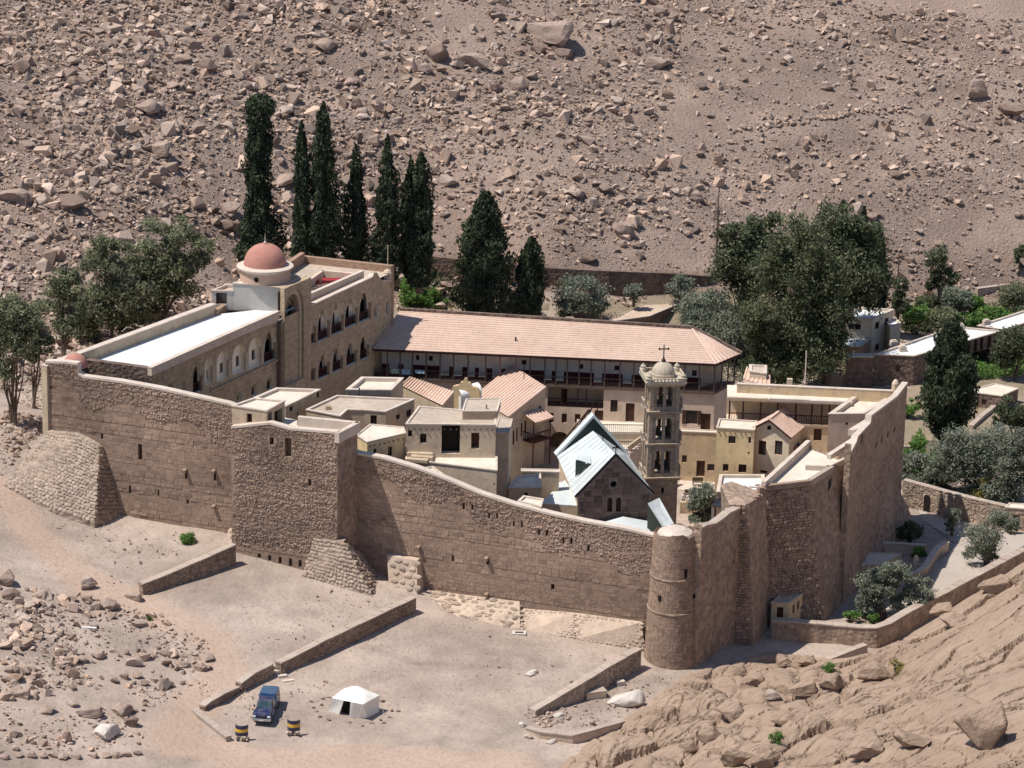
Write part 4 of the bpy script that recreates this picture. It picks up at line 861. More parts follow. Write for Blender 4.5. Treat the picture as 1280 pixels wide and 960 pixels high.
mb.build('slit', 'dark', rt_)
# right wall, first stretch beside the tower
RA = W(868, 836, -7.6)[:2]+np.array([0.2, 0.6]); RB = W(921, 801, -8.0)[:2]
rw1, r1tp = wall_poly('fortress_wall', RA, RB, [(858,669),(875,662),(895,655),(905,648),(912,642),(922,638)], -10, .8, 'fort_smooth', 'shaded stretch of fortress wall just right of the round tower, its broken top climbing away', jag=0.12, topmat='fieldcap', slits=[(916,700,918,705)])
RC0 = W(921, 801, -8.0)[:2]+np.array([-.9, .6]); RC1 = W(966, 781, -8.2)[:2]+np.array([-1.6, 1.2])
wall_poly('fortress_wall', RC0, RC1, [(915,640),(940,628),(952,618),(966,611)], -10, 1.0, 'fort_smooth', 'deeply shaded strip of fortress wall between the narrow buttress and the large bastion', jag=.1, topmat='fieldcap')
# narrow buttress
def coplanar(a, b, c, d):   # move d along y onto the plane a,b,c
    a, b, c, d = [np.array(p, float) for p in (a, b, c, d)]; n = np.cross(b-a, c-a); d[1] = a[1]-(n[0]*(d[0]-a[0])+n[2]*(d[2]-a[2]))/n[1]; return d
def frustum(name, tops, bots, mat, label=None, cat=None, parent=None, cap=True):
    n = len(tops); fs = [[bots[i], bots[(i+1) % n], tops[(i+1) % n], tops[i]] for i in range(n)]
    if cap: fs.append(list(tops))
    return solid(name, fs, mat, label, cat, parent)
bb = thing('narrow_buttress', (*W(935, 800, -8)[:2], -9), 'tall narrow buttress with a rough lit face, left of the large bastion', 'buttress')
b1 = [np.array([*W(919, 803, -8.0)[:2], -9.5]), np.array([*W(944, 807, -8.1)[:2], -9.5]), np.array([*(W(965, 778, -8.3)[:2]), -9.5])]
t1 = [Wy(911, 627, 287.6), Wy(935, 630, 286.3), Wy(956, 617, 291.5)]; b1.append(b1[2]+np.array([-3, 4, 0])); t1.append(t1[2]+np.array([-3, 3.5, 0])); b1.append(b1[0]+np.array([-.5, 5, 0])); t1.append(t1[0]+np.array([-.5, 5, 0.]))
t1[0] = coplanar(b1[0], b1[1], t1[1], t1[0])
frustum('buttress_body', t1, b1, 'fort_smooth', parent=bb)
def quad_rubble(name, parent, quad, mat, size=0.4, dens=0.95, seed=3, proud=0.14):
    """course relief over any quad a,b (bottom) c,d (top)"""
    a, b, c, d = [np.array(p, float) for p in quad]; nr = np.cross(b-a, d-a); nr /= np.linalg.norm(nr); nr = nr if nr@(CP-a) > 0 else -nr
    r_ = np.random.default_rng(seed); Lv = np.linalg.norm(d-a); V = []; T = []; t = 0.0
    while t < Lv-0.1:
        h = size*r_.uniform(.5, .8); t0 = t/Lv; t1_ = min(1, (t+h)/Lv); L = np.linalg.norm((b*(1-t0)+c*t0)-(a*(1-t0)+d*t0)); s = r_.uniform(0, .3)
        while s < L-size*0.5:
            w_ = size*r_.uniform(.6, 1.5); s0 = s/L; s1_ = min(1, (s+w_)/L)
            if r_.uniform() < dens and s1_ < 1:
                P = lambda ss, tt: (a*(1-ss)+b*ss)*(1-tt)+(d*(1-ss)+c*ss)*tt
                j = lambda: r_.uniform(-.04, .04)
                q = [P(s0, t0), P(s1_, t0), P(s1_, t1_), P(s0, t1_)]; ce = sum(q)/4; p = r_.uniform(.02, proud)
                V += [x_*0.95+ce*0.05-nr*.03 for x_ in q]+[x_*0.75+ce*0.25+nr*(p+j()*.6) for x_ in q]; T += [np.clip(r_.normal(1, .18), .6, 1.5)]*8
            s += w_
        t += h
    V = np.array(V); k = len(V)//8; f = np.array([(0,1,5,4),(1,2,6,5),(2,3,7,6),(3,0,4,7),(4,5,6,7)])
    return tag(mkobj(name, V, (f[None]+(np.arange(k)*8)[:, None, None]).reshape(-1, 4), mat, parent, uv=False, tone=np.array(T)), kind='stuff')
quad_rubble('rough_courses', bb, [b1[0], b1[1], t1[1], t1[0]], 'fort_rubble', 0.45, seed=8, proud=.22)
mb = MB(); 
for i in range(5): mb.box((*(t1[2][:2]*(1-i*.12)+t1[1][:2]*i*.12+np.array([-.2, .3])), t1[2][2]-.3), random.uniform(.4, .8), random.uniform(.4, .8), random.uniform(.4, 1.1), random.uniform(0, 1))
mb.build('broken_crown', 'fort_rubble', bb)
# large bastion and the right-hand wall beyond it
c0 = W(1034, 776, -8.6); c1 = W(1053, 757, -8.9); c2 = W(1076, 737, -9.3); c3 = W(1124, 656, -10.8)
bg_ = thing('large_bastion', (*c0[:2], -10), 'large battered bastion on the right wall with a white terrace roof and rough lit front', 'tower')
T0 = Wy(1013, 600, c0[1]+0.9); Tl = Wy(953, 598, c0[1]+0.4); T1 = Wy(1050, 577, c1[1]+0.9); T1 = np.array([*W(1050, 577, T0[2])[:2], T0[2]]) if T1[2] > T0[2]+2 else T1
Bl = np.array([*W(964, 782, -8.3)[:2], -10.]); B0 = np.array([c0[0], c0[1], -10.]); B1 = np.array([c1[0], c1[1], -10.])
zr = T0[2]; Tl = np.array([*W(953, 598, zr)[:2], zr]); T1 = np.array([*W(1056, 574, zr)[:2], zr]); T2 = np.array([*W(1010, 556, zr)[:2], zr])
Bk = np.array([T2[0]-1, T2[1], -10.]); Tl = coplanar(Bl, B0, T0, Tl)
frustum('bastion_body', [Tl, T0, T1, T2], [Bl, B0, np.array([c1[0]+0.2, c1[1]+0.4, -10.]), Bk], 'fort_smooth', parent=bg_, cap=False)
quad_rubble('rough_courses', bg_, [Bl+(B0-Bl)*.02, B0, T0, Tl], 'fort_rubble', 0.42, 0.92, seed=12, proud=.18)
solid('platform', [[Tl-[0, 0, .35], T0-[0, 0, .35], T1-[0, 0, .35], T2-[0, 0, .35]]], 'roofpale', parent=bg_)
parapet(bg_, [T2+np.array([0, 0, 0]), Tl], zr-.4, zr+0.45, 0.45); parapet(bg_, [Tl, T0], zr-.5, zr+.02, 0.5, 'fort_rubble', 'broken_edge'); parapet(bg_, [T0, T0*.4+T1*.6], zr-.5, zr+.12, .5, 'fieldcap', 'broken_edge')
parapet(bg_, [W(1008, 583, zr)[:2], W(1035, 584, zr)[:2], T1[:2]], zr-.4, zr+.15, .35)
RW0 = np.array([c1[0], c1[1]]); RW1 = c3[:2]
rw2, r2tp = wall_poly('fortress_wall', RW0, RW1, [(1046,582),(1058,574),(1070,553),(1072,546),(1088,529),(1089,520),(1121,496),(1123,496)], -13, .6, 'fort_smooth', 'high shaded fortress wall running to the far right corner, rising in steps', slits=[(1044,600,1048,612),(1076,541,1079,553),(1094,552,1096,559),(1101,546,1103,553),(1109,540,1111,546),(1117,534,1119,540)])
frustum('wall_pier', [Wk(1050,600,0)*0+np.array([c1[0]-.2, c1[1]+.8, T1[2]-2.2]), np.array([c2[0]-1.0, c2[1]+.6, T1[2]-3.5]), np.array([c2[0]-1.6, c2[1]+1.6, T1[2]-3.2]), np.array([c1[0]-1, c1[1]+2, T1[2]-2.0])],
        [np.array([c1[0], c1[1]-.1, -12.]), np.array([c2[0]+.1, c2[1], -12.]), np.array([c2[0]-1.2, c2[1]+2, -12.]), np.array([c1[0]-1, c1[1]+2, -12.])], 'fort_smooth', parent=rw2)
quad_rubble('rough_courses', rw2, [(*(RW0+(RW1-RW0)*.12), -10.), (*RW1, -10.5), (*RW1, 1.5), (*(RW0+(RW1-RW0)*.12), -.5)], 'fort_smooth', .5, .5, seed=77, proud=.05)
mb = MB(); mb.bar(W(1036, 571, zat(*RW0, 578)), Wk(1070, 549, 0)*0+W(1070, 549, T1[2]+1.2), .5, .5); mb.build('rounded_coping', 'coping', rw2)
q = MB(); a = Wy(1064, 541, 313); b = Wy(1087, 527, 318); q.bar(a, b, .7, .6); q.build('rounded_coping', 'coping', rw2)
ft = thing('corner_buttress', W(1110, 690, -10), 'dark earthy buttress sloping out at the foot of the far right corner', 'buttress')
solid('core', [[W(1076,722,-9.6), W(1118,690,-10.2), onp] if False else [tuple(W(1078,724,-10.4)), tuple(W(1122,694,-10.9)), wp(RW0, RW1, 1112, 592, -.05), wp(RW0, RW1, 1092, 618, -.05)], [tuple(W(1122,694,-10.9)), tuple(W(1150,668,-11.0)), wp(RW0, RW1, 1121, 598, .3), wp(RW0, RW1, 1112, 592, -.05)]], 'fort_smooth', parent=ft)
# left outer wall behind the arcaded building
OA = FA.copy(); OB = W(265, 381, 13.0)[:2]
ow = thing('outer_wall', (*OA, 0), 'long plain outer wall edging the white roof on the left', 'wall')
parapet(ow, [OA, OB], 0, 13.0, 0.7, 'mud', 'wall_face'); parapet(ow, [OA, OB], 13.0, 13.12, 0.8, 'coping', 'coping')
# ================================================================ ARCADED BUILDING
A0 = np.array([-36.06, 306.5]); A1 = A0+(np.array([-15.9, 345.2])-A0)/np.linalg.norm(np.array([-15.9, 345.2])-A0)*48.0
AZ0 = -11.0
abd = thing('arcaded_building', (*((A0+A1)/2), AZ0), 'long sandstone building with two storeys of pointed arches and a white roof', 'building')
AR_UP = [(383.5,394,395,431,'g'),(396.5,386,412,425,'g'),(414.2,379,429.3,417,'g'),(431,372,447,408,'g'),(448.8,365,463.5,401,'g'),
         (385,451,393.5,477,'g'),(398,443,411.6,472,'g'),(415.7,435,428.4,464,'g'),(433,428,446,456,'g'),(450,420,461,449,'g'),
         (270.7,439,286,475,'b'),(290.4,430.4,307.3,466,'b'),(310.8,422,327,459,'b'),(329.8,414.5,345,452,'g'),(241,456.4,252.4,491,'g'),(256,447,266,480,'b'),
         (208.8,479,217.3,491,'s'),(227.8,476,233,493,'s'),(296,489.5,302.4,501,'s'),(314.3,480,322,495,'s'),(333.3,472,341.7,488,'s'),(468,379.5,473.5,397,'s'),(482.7,375,488,392,'s')]
holes = []; spec = []
for h in AR_UP:
    u0, b, u1, t = pxrect(A0, A1, *h[:4]); holes.append(arch(u0, b, u1, t, pointed=h[4] != 'b')); spec.append((u0, b, u1, t, h[4]))
topl = [onwall(A0, A1, *p) for p in [(190,463),(238,445),(240,442),(255,437),(257,434),(262,432),(345,401),(351,399),(385,383),(463,347),(465,343),(470,341),(476,352),(500,346)]]
topl[0] = (0, topl[0][1]); LL = 48.0; topl[-1] = (LL, topl[-1][1])
cu = onwall(A0, A1, 466, 400)[0]
mb = MB(); outer = [(0, AZ0), (LL, AZ0)]+topl[::-1]
face_holes(mb, A0, A1, outer, holes, 0.55, 0, 1); mb.build('facade', ['arcade', 'warmwhite'], abd)
mb = MB()
for (u0, b, u1, t, k) in spec:
    if k == 'b': continue
    if k == 's': mb.quad(side(A0, A1, u0, b, .5), side(A0, A1, u1, b, .5), side(A0, A1, u1, t, .5), side(A0, A1, u0, t, .5))
mb.build('arched_pane', 'dark', abd)
# blind arches: white backs with a window each
bw = {270.7: (275,453.6,279,466), 290.4: (295,445,299,458), 310.8: (314.6,437,319,450), 256: (258,462,261,474)}
for h, (u0, b, u1, t, k) in zip(AR_UP, spec):
    if k != 'b': continue
    mb = MB(); wn = pxrect(A0, A1, *bw[h[0]]); A_ = side(A0, A1, u0, 0, .54)[:2]; B_2 = side(A0, A1, u1, 0, .54)[:2]; wn = pxrect(A_, B_2, *bw[h[0]]); wr = rect(max(.1, wn[0]), wn[1], min(u1-u0-.1, wn[2]), wn[3])
    face_holes(mb, A_, B_2, rect(0, b, u1-u0, t), [wr], .2); bay = mb.build('blind_bay', 'warmwhite', abd)
    opening_objs(bay, A_, B_2, wr[0][0], wr[0][1], wr[1][0], wr[2][1], 'w', .18) if False else None
    mb = MB(); mb.quad(*[side(A_, B_2, *p, .17) for p in wr]); mb.build('window', 'pane', bay)
# galleries behind the open arches: floor, back wall with tall dark windows, balustrade
gs = [(h, sp_) for h, sp_ in zip(AR_UP, spec) if sp_[4] == 'g']
for hq_, (u0, b, u1, t, k) in gs:
    wd = u1-u0; GD = 1.15; A_ = side(A0, A1, u0-.35, 0, GD)[:2]; B_2 = side(A0, A1, u1+1.6, 0, GD)[:2]; pw_ = hq_[2]-hq_[0]; ph_ = hq_[3]-hq_[1]
    q_ = pxrect(A_, B_2, hq_[0]+.08*pw_, hq_[1]+.22*ph_, hq_[0]+.58*pw_, hq_[3]-.02*ph_); wr = arch(q_[0], max(q_[1], b+.05), q_[2], q_[3], True, 5)
    mb = MB(); face_holes(mb, A_, B_2, rect(0, b-.3, wd+1.95, t+.3), [wr], .2); mb.build('gallery_back', 'warmwhite', abd)
    mb = MB(); mb.add([side(A_, B_2, *p, .18) for p in wr], [tuple(range(len(wr)))]); mb.build('window', 'pane', abd)
    mb = MB(); mb.hexa([side(A0, A1, u0-.3, b-.05, .56), side(A0, A1, u1+.3, b-.05, .56), side(A0, A1, u1+.3, b-.05, 1.14), side(A0, A1, u0-.3, b-.05, 1.14)], [side(A0, A1, u0-.3, b, .56), side(A0, A1, u1+.3, b, .56), side(A0, A1, u1+.3, b, 1.14), side(A0, A1, u0-.3, b, 1.14)])
    mb.build('gallery_floor', 'mud', abd)
    rb_ = MB(); nb = 6; 
    rb_.bar(side(A0, A1, u0, b+.95, .35), side(A0, A1, u1, b+.95, .35), .09)
    for i in range(nb+1): rb_.bar(side(A0, A1, u0+wd*i/nb, b, .35), side(A0, A1, u0+wd*i/nb, b+.95, .35), .07)
    rb_.quad(side(A0, A1, u0, b, .42), side(A0, A1, u1, b, .42), side(A0, A1, u1, b+.8, .42), side(A0, A1, u0, b+.8, .42))
    rb_.build('balustrade', 'wood', abd)
cols = [h for h in spec if h[4] in 'gb']
for (u0, b, u1, t, k) in cols:
    hs = b+(t-b)*(.50 if k == 'g' else .55); mb = MB()
    def cbx(a0, a1, z0_, z1_, o): mb.hexa([side(A0, A1, a0, z0_, -o), side(A0, A1, a1, z0_, -o), side(A0, A1, a1, z0_, .3), side(A0, A1, a0, z0_, .3)], [side(A0, A1, a0, z1_, -o), side(A0, A1, a1, z1_, -o), side(A0, A1, a1, z1_, .3), side(A0, A1, a0, z1_, .3)], 0, True, True)
    w_ = .22 if k == 'g' else .26
    cbx(u1-.02, u1+w_, b-.02, hs, .06); cbx(u1-.06, u1+w_+.04, hs, hs+.14, .11); mb.build('column', 'mudpale' if k == 'b' else 'arcade', abd)
# ledges: cornice at the roof and the sill band between storeys
def ledge(root, A, B, pts, w_=0.25, h=0.16, mat='coping', name='cornice', inner_=0.35):
    mb = MB()
    for (a, za), (b, zb) in zip(pts[:-1], pts[1:]):
        if abs(b-a) < .05: continue
        mb.hexa([side(A, B, a, za-h, -w_), side(A, B, b, zb-h, -w_), side(A, B, b, zb-h, inner_), side(A, B, a, za-h, inner_)], [side(A, B, a, za, -w_), side(A, B, b, zb, -w_), side(A, B, b, zb, inner_), side(A, B, a, za, inner_)], 0, True, True)
    return mb.build(name, mat, root)
tl = [(u, z+.12) for u, z in topl]
ledge(abd, A0, A1, tl[:8]); ledge(abd, A0, A1, tl[8:11]); ledge(abd, A0, A1, tl[11:], .1)
sl_ = [onwall(A0, A1, *p) for p in [(262,488),(347,448)]]; ledge(abd, A0, A1, sl_, .2, .2, 'arcade', 'sill_band', 0)
# inner parapet (second line), roof, end wall
en = A0+FN*0; zR = 11.9
pin = [W(188, 459.5, 12.5)[:2], W(346, 389.5, 12.5)[:2]]; parapet(abd, pin, zR-.2, 12.5, .5, 'pinkish', 'roof_parapet'); parapet(abd, pin, 12.5, 12.58, .56, 'coping', 'roof_coping')
EL = W(104, 449.5, 12.4)[:2]; um = onwall(A0, A1, 378, 420)[0]; am = side(A0, A1, um, 0)[:2]; am2 = np.array(am)+(OB-np.array(am))*1.0
solid('roof', [[(*p, zR) for p in (EL, A0, am, OB)]], 'roofwhite', parent=abd); zN = 11.1
solid('far_roof', [[(*p, zN) for p in (am, A1, A1+np.array([-10.5, 3.5]), OB)]], 'roofdirt', parent=abd)
fp = [side(A0, A1, um+.5, 0, 1.0)[:2], side(A0, A1, onwall(A0, A1, 462, 345)[0], 0, 1.0)[:2]]; parapet(abd, fp, zN, 12.25, .4, 'pinkish', 'roof_parapet'); parapet(abd, fp, 12.25, 12.33, .46, 'coping', 'roof_coping')
mb = MB(); mb.hexa([(*EL, AZ0), (*A0, AZ0), (*(A0+FN*.5), AZ0), (*(EL+FN*.5), AZ0)], [(*EL, 12.3), (*A0, 12.0), (*(A0+FN*.5), 12.0), (*(EL+FN*.5), 12.3)]); mb.build('end_wall', 'mudpale', abd)
mb = MB(); mb.hexa([(*(EL-FN*.12), 11.0), (*(A0-FN*.12), 10.8), (*(A0+FN*.6), 10.8), (*(EL+FN*.6), 11.0)], [(*(EL-FN*.12), 12.45), (*(A0-FN*.12), 12.15), (*(A0+FN*.6), 12.15), (*(EL+FN*.6), 12.45)]); mb.build('end_parapet', 'darkstone', abd)
# back side of the arcaded building
mb = MB(); Bk1 = A1+np.array([-10.5, 3.5]); mb.prism([A1, Bk1, Bk1+np.array([.4, .5]), A1+np.array([.3, .5])], AZ0, 11.9); mb.prism([OB, OB+np.array([.5, -.3]), Bk1+np.array([.5, -.3]), Bk1], 0, 12.4); mb.build('rear_wall', 'brickred', abd)
# far-end brick block top, roof clutter with red cloth, corner turret
uu = onwall(A0, A1, 476, 352); mb = MB(); P5 = [side(A0, A1, uu[0], 0, -.06)[:2], side(A0, A1, LL, 0, -.06)[:2]]
ub = onwall(A0, A1, 500, 430)
mb.hexa([side(A0, A1, uu[0]+.6, 2, -.06), side(A0, A1, LL, 2, -.06), side(A0, A1, LL, 2, .1), side(A0, A1, uu[0]+.6, 2, .1)], [side(A0, A1, uu[0]+.6, uu[1]-.2, -.06), side(A0, A1, LL, topl[-1][1]-.2, -.06), side(A0, A1, LL, topl[-1][1]-.2, .1), side(A0, A1, uu[0]+.6, uu[1]-.2, .1)]) if False else None
mb.box((*side(A0, A1, LL-.3, 0, .3)[:2], topl[-1][1]), .8, .8, 1.0); mb.lathe((*side(A0, A1, LL-.3, 0, .3)[:2], topl[-1][1]+1.0), [(.5, 0), (.35, .25), (.05, .4)], 8); mb.tube([(*side(A0, A1, LL-.3, 0, .3)[:2], topl[-1][1]+1.2), (*side(A0, A1, LL-.3, 0, .3)[:2], topl[-1][1]+4.2)], .05, 5)
mb.build('corner_turret', 'mudpale', abd)
zq = 11.1
mb = MB(); c4 = [W(386, 352, 12)[:2], W(403, 340, 12)[:2], W(447, 344, 12)[:2]]
parapet(abd, c4, zq, 12.2, .35, 'pinkish', 'roof_parapet')
rc = MB(); 
for i in range(26):
    p = W(random.uniform(386, 410), random.uniform(355, 368), zq+.2); rc.box((p[0], p[1], zN), random.uniform(.3, 1.3), random.uniform(.2, .9), random.uniform(.15, .5), random.uniform(0, 3))
tag(rc.build('roof_clutter', 'woodgrey'), 'jumble of boards and cans piled on the far white roof', 'clutter', kind='stuff')
p = W(423, 352, 11.4); mb = MB(); mb.box((p[0], p[1], zN+.15), 3.6, 1.1, .45, .1); mb.box((p[0]-3.0, p[1]-.3, zN), 1.7, 1.2, .5, .1); tag(mb.build('red_cover', 'redcloth'), 'red cover spread over boxes on the far white roof', 'cover')
# portal bay with the great nested arch
up0 = onwall(A0, A1, 351, 430)[0]; up1 = onwall(A0, A1, 384.5, 430)[0]; A_ = side(A0, A1, up0, 0, -.45)[:2]; B_2 = side(A0, A1, up1, 0, -.45)[:2]; WP = up1-up0
pb = thing('portal_bay', (*A_, AZ0), 'tall portal bay with nested pointed arches below the red dome', 'portal')
a16 = side(A_, B_2, 0, 0, .92)[:2]; b16 = side(A_, B_2, WP, 0, .92)[:2]; pu1 = onwall(a16, b16, 352.5, 375)[0]; pu2 = onwall(a16, b16, 382, 365)[0]; d1 = np.array(side(a16, b16, pu1, 0)[:2]); d2 = np.array(side(a16, b16, pu2, 0)[:2]); ztop = zat(*d1, 357)+.02; zp_ = ztop
def PR(x0, y0, x1, y1): return pxrect(A_, B_2, x0, y0, x1, y1)
h1 = PR(356, 362, 380, 478); hA = arch(h1[0], h1[1], h1[2], h1[3], True, 8)
mb = MB(); face_holes(mb, A_, B_2, rect(0, AZ0, WP, ztop), [hA], .3)
mb.quad((*B_2, AZ0), side(A_, B_2, WP, AZ0, .5), side(A_, B_2, WP, ztop, .5), (*B_2, ztop)); mb.quad(side(A_, B_2, 0, ztop), side(A_, B_2, WP, ztop), side(A_, B_2, WP, ztop, 5), side(A_, B_2, 0, ztop, 5)); mb.quad(side(A_, B_2, 0, AZ0, .5), (*A_, AZ0), (*A_, ztop), side(A_, B_2, 0, ztop, .5))
mb.quad(side(A_, B_2, WP, 10, .4), side(A_, B_2, WP, 10, 5), side(A_, B_2, WP, ztop, 5), side(A_, B_2, WP, ztop, .4)); mb.build('outer_arch', 'arcade', pb)
prev = h1
for i, nm in enumerate(('middle_arch', 'inner_arch')):
    k = .42*(i+1); hh = arch(h1[0]+k, h1[1], h1[2]-k, h1[3]-k*1.3, True, 8); mb = MB(); a_ = side(A_, B_2, 0, 0, .3*(i+1)-.005)[:2]; b_ = side(A_, B_2, WP, 0, .3*(i+1)-.005)[:2]
    face_holes(mb, a_, b_, rect(h1[0]-.1, h1[1]-.3, h1[2]+.1, h1[3]+.3), [hh], .29); mb.build(nm, 'pier' if i else 'mudpale', pb)
mb = MB(); a_ = side(A_, B_2, 0, 0, .87)[:2]; b_ = side(A_, B_2, WP, 0, .87)[:2]; mb.quad(*[side(a_, b_, *p) for p in rect(h1[0], h1[1]-.3, h1[2], h1[3])]); mb.build('niche_wall', 'pier', pb)
for fz_0, fz_1 in ((.06, .40), (.5, .82)):
    mb = MB(); zz0 = h1[1]+(h1[3]-h1[1])*fz_0; zz1 = h1[1]+(h1[3]-h1[1])*fz_1; ar_ = arch(h1[0]+(h1[2]-h1[0])*.5, zz0, h1[0]+(h1[2]-h1[0])*.72, zz1, True); mb.add([side(a_, b_, *p, -.02) for p in ar_], [tuple(range(len(ar_)))]); mb.build('tall_window', 'dark', pb)
mb = MB(); mb.bar(side(A_, B_2, -.2, 10.6, .0), side(A_, B_2, WP*.0+.02, 10.6, 0), .1)
mb = MB(); pa = side(A0, A1, up0-.75, 0, -.5); pbq = side(A0, A1, up0-.02, 0, -.5); mb.hexa([side(A0, A1, up0-.8, AZ0, -.5), side(A0, A1, up0-.03, AZ0, -.5), side(A0, A1, up0-.03, AZ0, -.01), side(A0, A1, up0-.8, AZ0, -.01)], [side(A0, A1, up0-.8, 11.2, -.5), side(A0, A1, up0-.03, 11.2, -.5), side(A0, A1, up0-.03, 11.2, -.01), side(A0, A1, up0-.8, 11.2, -.01)]); mb.build('pier', 'pier', pb)
# domed block on the roof
d0 = d1+(W(290, 392, zR)[:2]-W(351.5, 395, zR)[:2]); zd = ztop-.02; d3 = d0+(d2-d1)
db_ = house('plain grey rendered block under the red dome, with a small red door', [d0, d1, d2, d3], zR-.1, zd, 'grey_plaster', 'roofpale', {0: [(327, 378, 335.5, 393.5, 'r')]}, par=.02, pw=.1, name='domed_block', cat='building')
e0 = d0+(W(264, 391.5, zR)-W(290, 392, zR))[:2]; ze = zat(*e0, 363); e1 = d0-np.array([.02, 0]); house('low annexe with a square dark window, left of the domed block', [e0, e1, e1+(d2-d1)*.55, e0+(d2-d1)*.55], zR-.1, ze, 'grey_plaster', 'roofdirt', {0: [(270, 366, 283.5, 380, 'w')]}, par=.3, pw=.15, name='roof_annexe')
dc = (d0*.26+d1*.32+d2*.25+d3*.17); dc = (W(331, 345, zd)[:2]*.6+dc*.4)
dm = thing('red_dome', (*dc, zd), 'large red dome on a pink drum with a pale projecting rim and one round hole', 'dome')
dc = W(331.5, 349, zd)[:2]; rr = 2.72; mb = MB(); mb.lathe((*dc, zd), [(rr, 0), (rr, 1.25), (rr+.05, 1.3)], 40); mb.build('drum', 'drum', dm)
mb = MB(); mb.lathe((*dc, zd), [(rr, 1.15), (rr+.32, 1.42), (rr+.32, 1.55), (rr-.35, 1.68)], 40); mb.build('rim', 'coping', dm)
mb = MB(); mb.lathe((*dc, zd), [((rr-.42)*math.cos(t*math.pi/2/14)**.92, 1.6+2.35*math.sin(t*math.pi/2/14)) for t in range(15)], 40); mb.build('dome_shell', 'dome', dm, True)
mb = MB(); mb.lathe((*dc, zd+3.9), [(.12, 0), (.18, .15), (.05, .35), (.02, 1.0)], 8); mb.build('finial', 'coping', dm)
mb = MB(); a_ = math.atan2(-1, -.28); 
for i in range(12): t = 2*math.pi*i/12; mb.v.append((dc[0]+(rr+.012)*math.cos(a_+.1*math.cos(t)), dc[1]+(rr+.012)*math.sin(a_+.1*math.cos(t)), zd+.62+.28*math.sin(t)))
mb.f.append(tuple(range(12))); mb.m.append(0); mb.build('round_hole', 'dark', dm)
sc_ = Wk(94, 447, 1.8); sd = thing('small_red_dome', (sc_[0], sc_[1], 12.6), 'small plain red dome at the left corner of the wall', 'dome')
mb = MB(); mb.lathe((sc_[0], sc_[1], sc_[2]-.9), [(1.25*math.cos(t*math.pi/20), 1.35*math.sin(t*math.pi/20)) for t in range(11)], 24); mb.build('dome_shell', 'dome', sd, True)
mb = MB(); mb.tube([(sc_[0], sc_[1], sc_[2]+.4), (sc_[0], sc_[1], sc_[2]+.95)], .05, 5); mb.build('finial', 'coping', sd)
# ================================================================ GUEST WING (far side of the court)
EZ = 3.3; G0 = W(466, 435.9, EZ); G1 = W(895, 455, EZ); G2 = W(926, 442, EZ); RZ = 5.9
Rr = W(865, 410, RZ); Rl = W(500, 387.2, RZ)
gA = G0[:2]; gB = G1[:2]; gt = (gB-gA)/np.linalg.norm(gB-gA); gn = np.array([gt[1], -gt[0]]); GL = np.linalg.norm(gB-gA)
wing = thing('guest_wing', (*((gA+gB)/2), COURT_Z), 'long tiled guest wing with a dark timber gallery along its top floor', 'building')
PA = gA-gn*.45; PB = gB-gn*.45                     # line of gallery posts
fz0 = onwall(PA, PB, 690, 481)[1]                  # gallery floor level
roof = tiled(wing, G0, G1, Rr, Rl, ribs=False); 
hip = tiled(wing, G1, G2, Rr, Rr, spacing=.7)
bk0 = np.array([Rl[0]+.6, Rl[1]+5.5, EZ]); bk1 = np.array([G2[0], G2[1]+.2, EZ])
solid('rear_slope', [[G2, bk0, Rl, Rr]], 'tile', parent=wing)
mb = MB(); mb.bar(Rl+[0, 0, .1], Rr+[0, 0, .1], .45, .3); mb.bar(Rr+[0, 0, .1], G2+[.1, 0, .1], .45, .3); mb.build('ridge_coping', 'darkstone', wing)
mb = MB(); mb.bar(G0-[0, 0, .14], G1-[0, 0, .14], .12, .24); mb.bar(G1-[0, 0, .14], G2-[0, 0, .14], .12, .24); mb.build('eave_board', 'wood', wing)
solid('gallery_ceiling', [[G0-[0, 0, .2], G1-[0, 0, .2], np.array([*(gB-gn*3), EZ-.2]), np.array([*(gA-gn*3), EZ-.2])]], 'woodgrey', parent=wing)
BA = PA-gn*1.9; BB = PB-gn*1.9                      # back wall of the gallery
BBr = BB-gt*1.6
GW = [(487,452,497,470,'d'),(505,452,514,470,'d'),(520,444,524,450,'w'),(536,445,541,451,'w'),(551,447,561,475,'d'),(567,447,577,475,'d'),(586,448,593,475,'d'),(599,449,606,475,'d'),(616,450,626,475,'d'),(634,451,643,475,'d'),
 (652,450,658,456,'w'),(682,453,689,478,'d'),(696,454,704,478,'d'),(724,455,729,461,'w'),(743,456,752,480,'d'),(768,457,774,463,'w'),(779,458,789,481,'d'),(847,462,856,486,'d'),(865,463,871,470,'w')]
mb = MB(); wall_side(mb, wing, BA, BBr, fz0+.02, EZ-.2, GW, depth=.12); mb.build('gallery_wall', 'white', wing)
# oxblood dado in the stretches between doors
du = sorted([tuple(onwall(BA, BBr, x, 470)[0] for x in (g_[0], g_[2])) for g_ in GW if g_[4] == 'd']); cur = 0; Lb = np.linalg.norm(BBr-BA)
for a, b in du+[(Lb, Lb)]:
    if a-cur > .25: mb = MB(); mb.quad(side(BA, BBr, cur+.05, fz0, -.015), side(BA, BBr, a-.05, fz0, -.015), side(BA, BBr, a-.05, fz0+1.05, -.015), side(BA, BBr, cur+.05, fz0+1.05, -.015)); mb.build('dado', 'dado', wing)
    cur = b
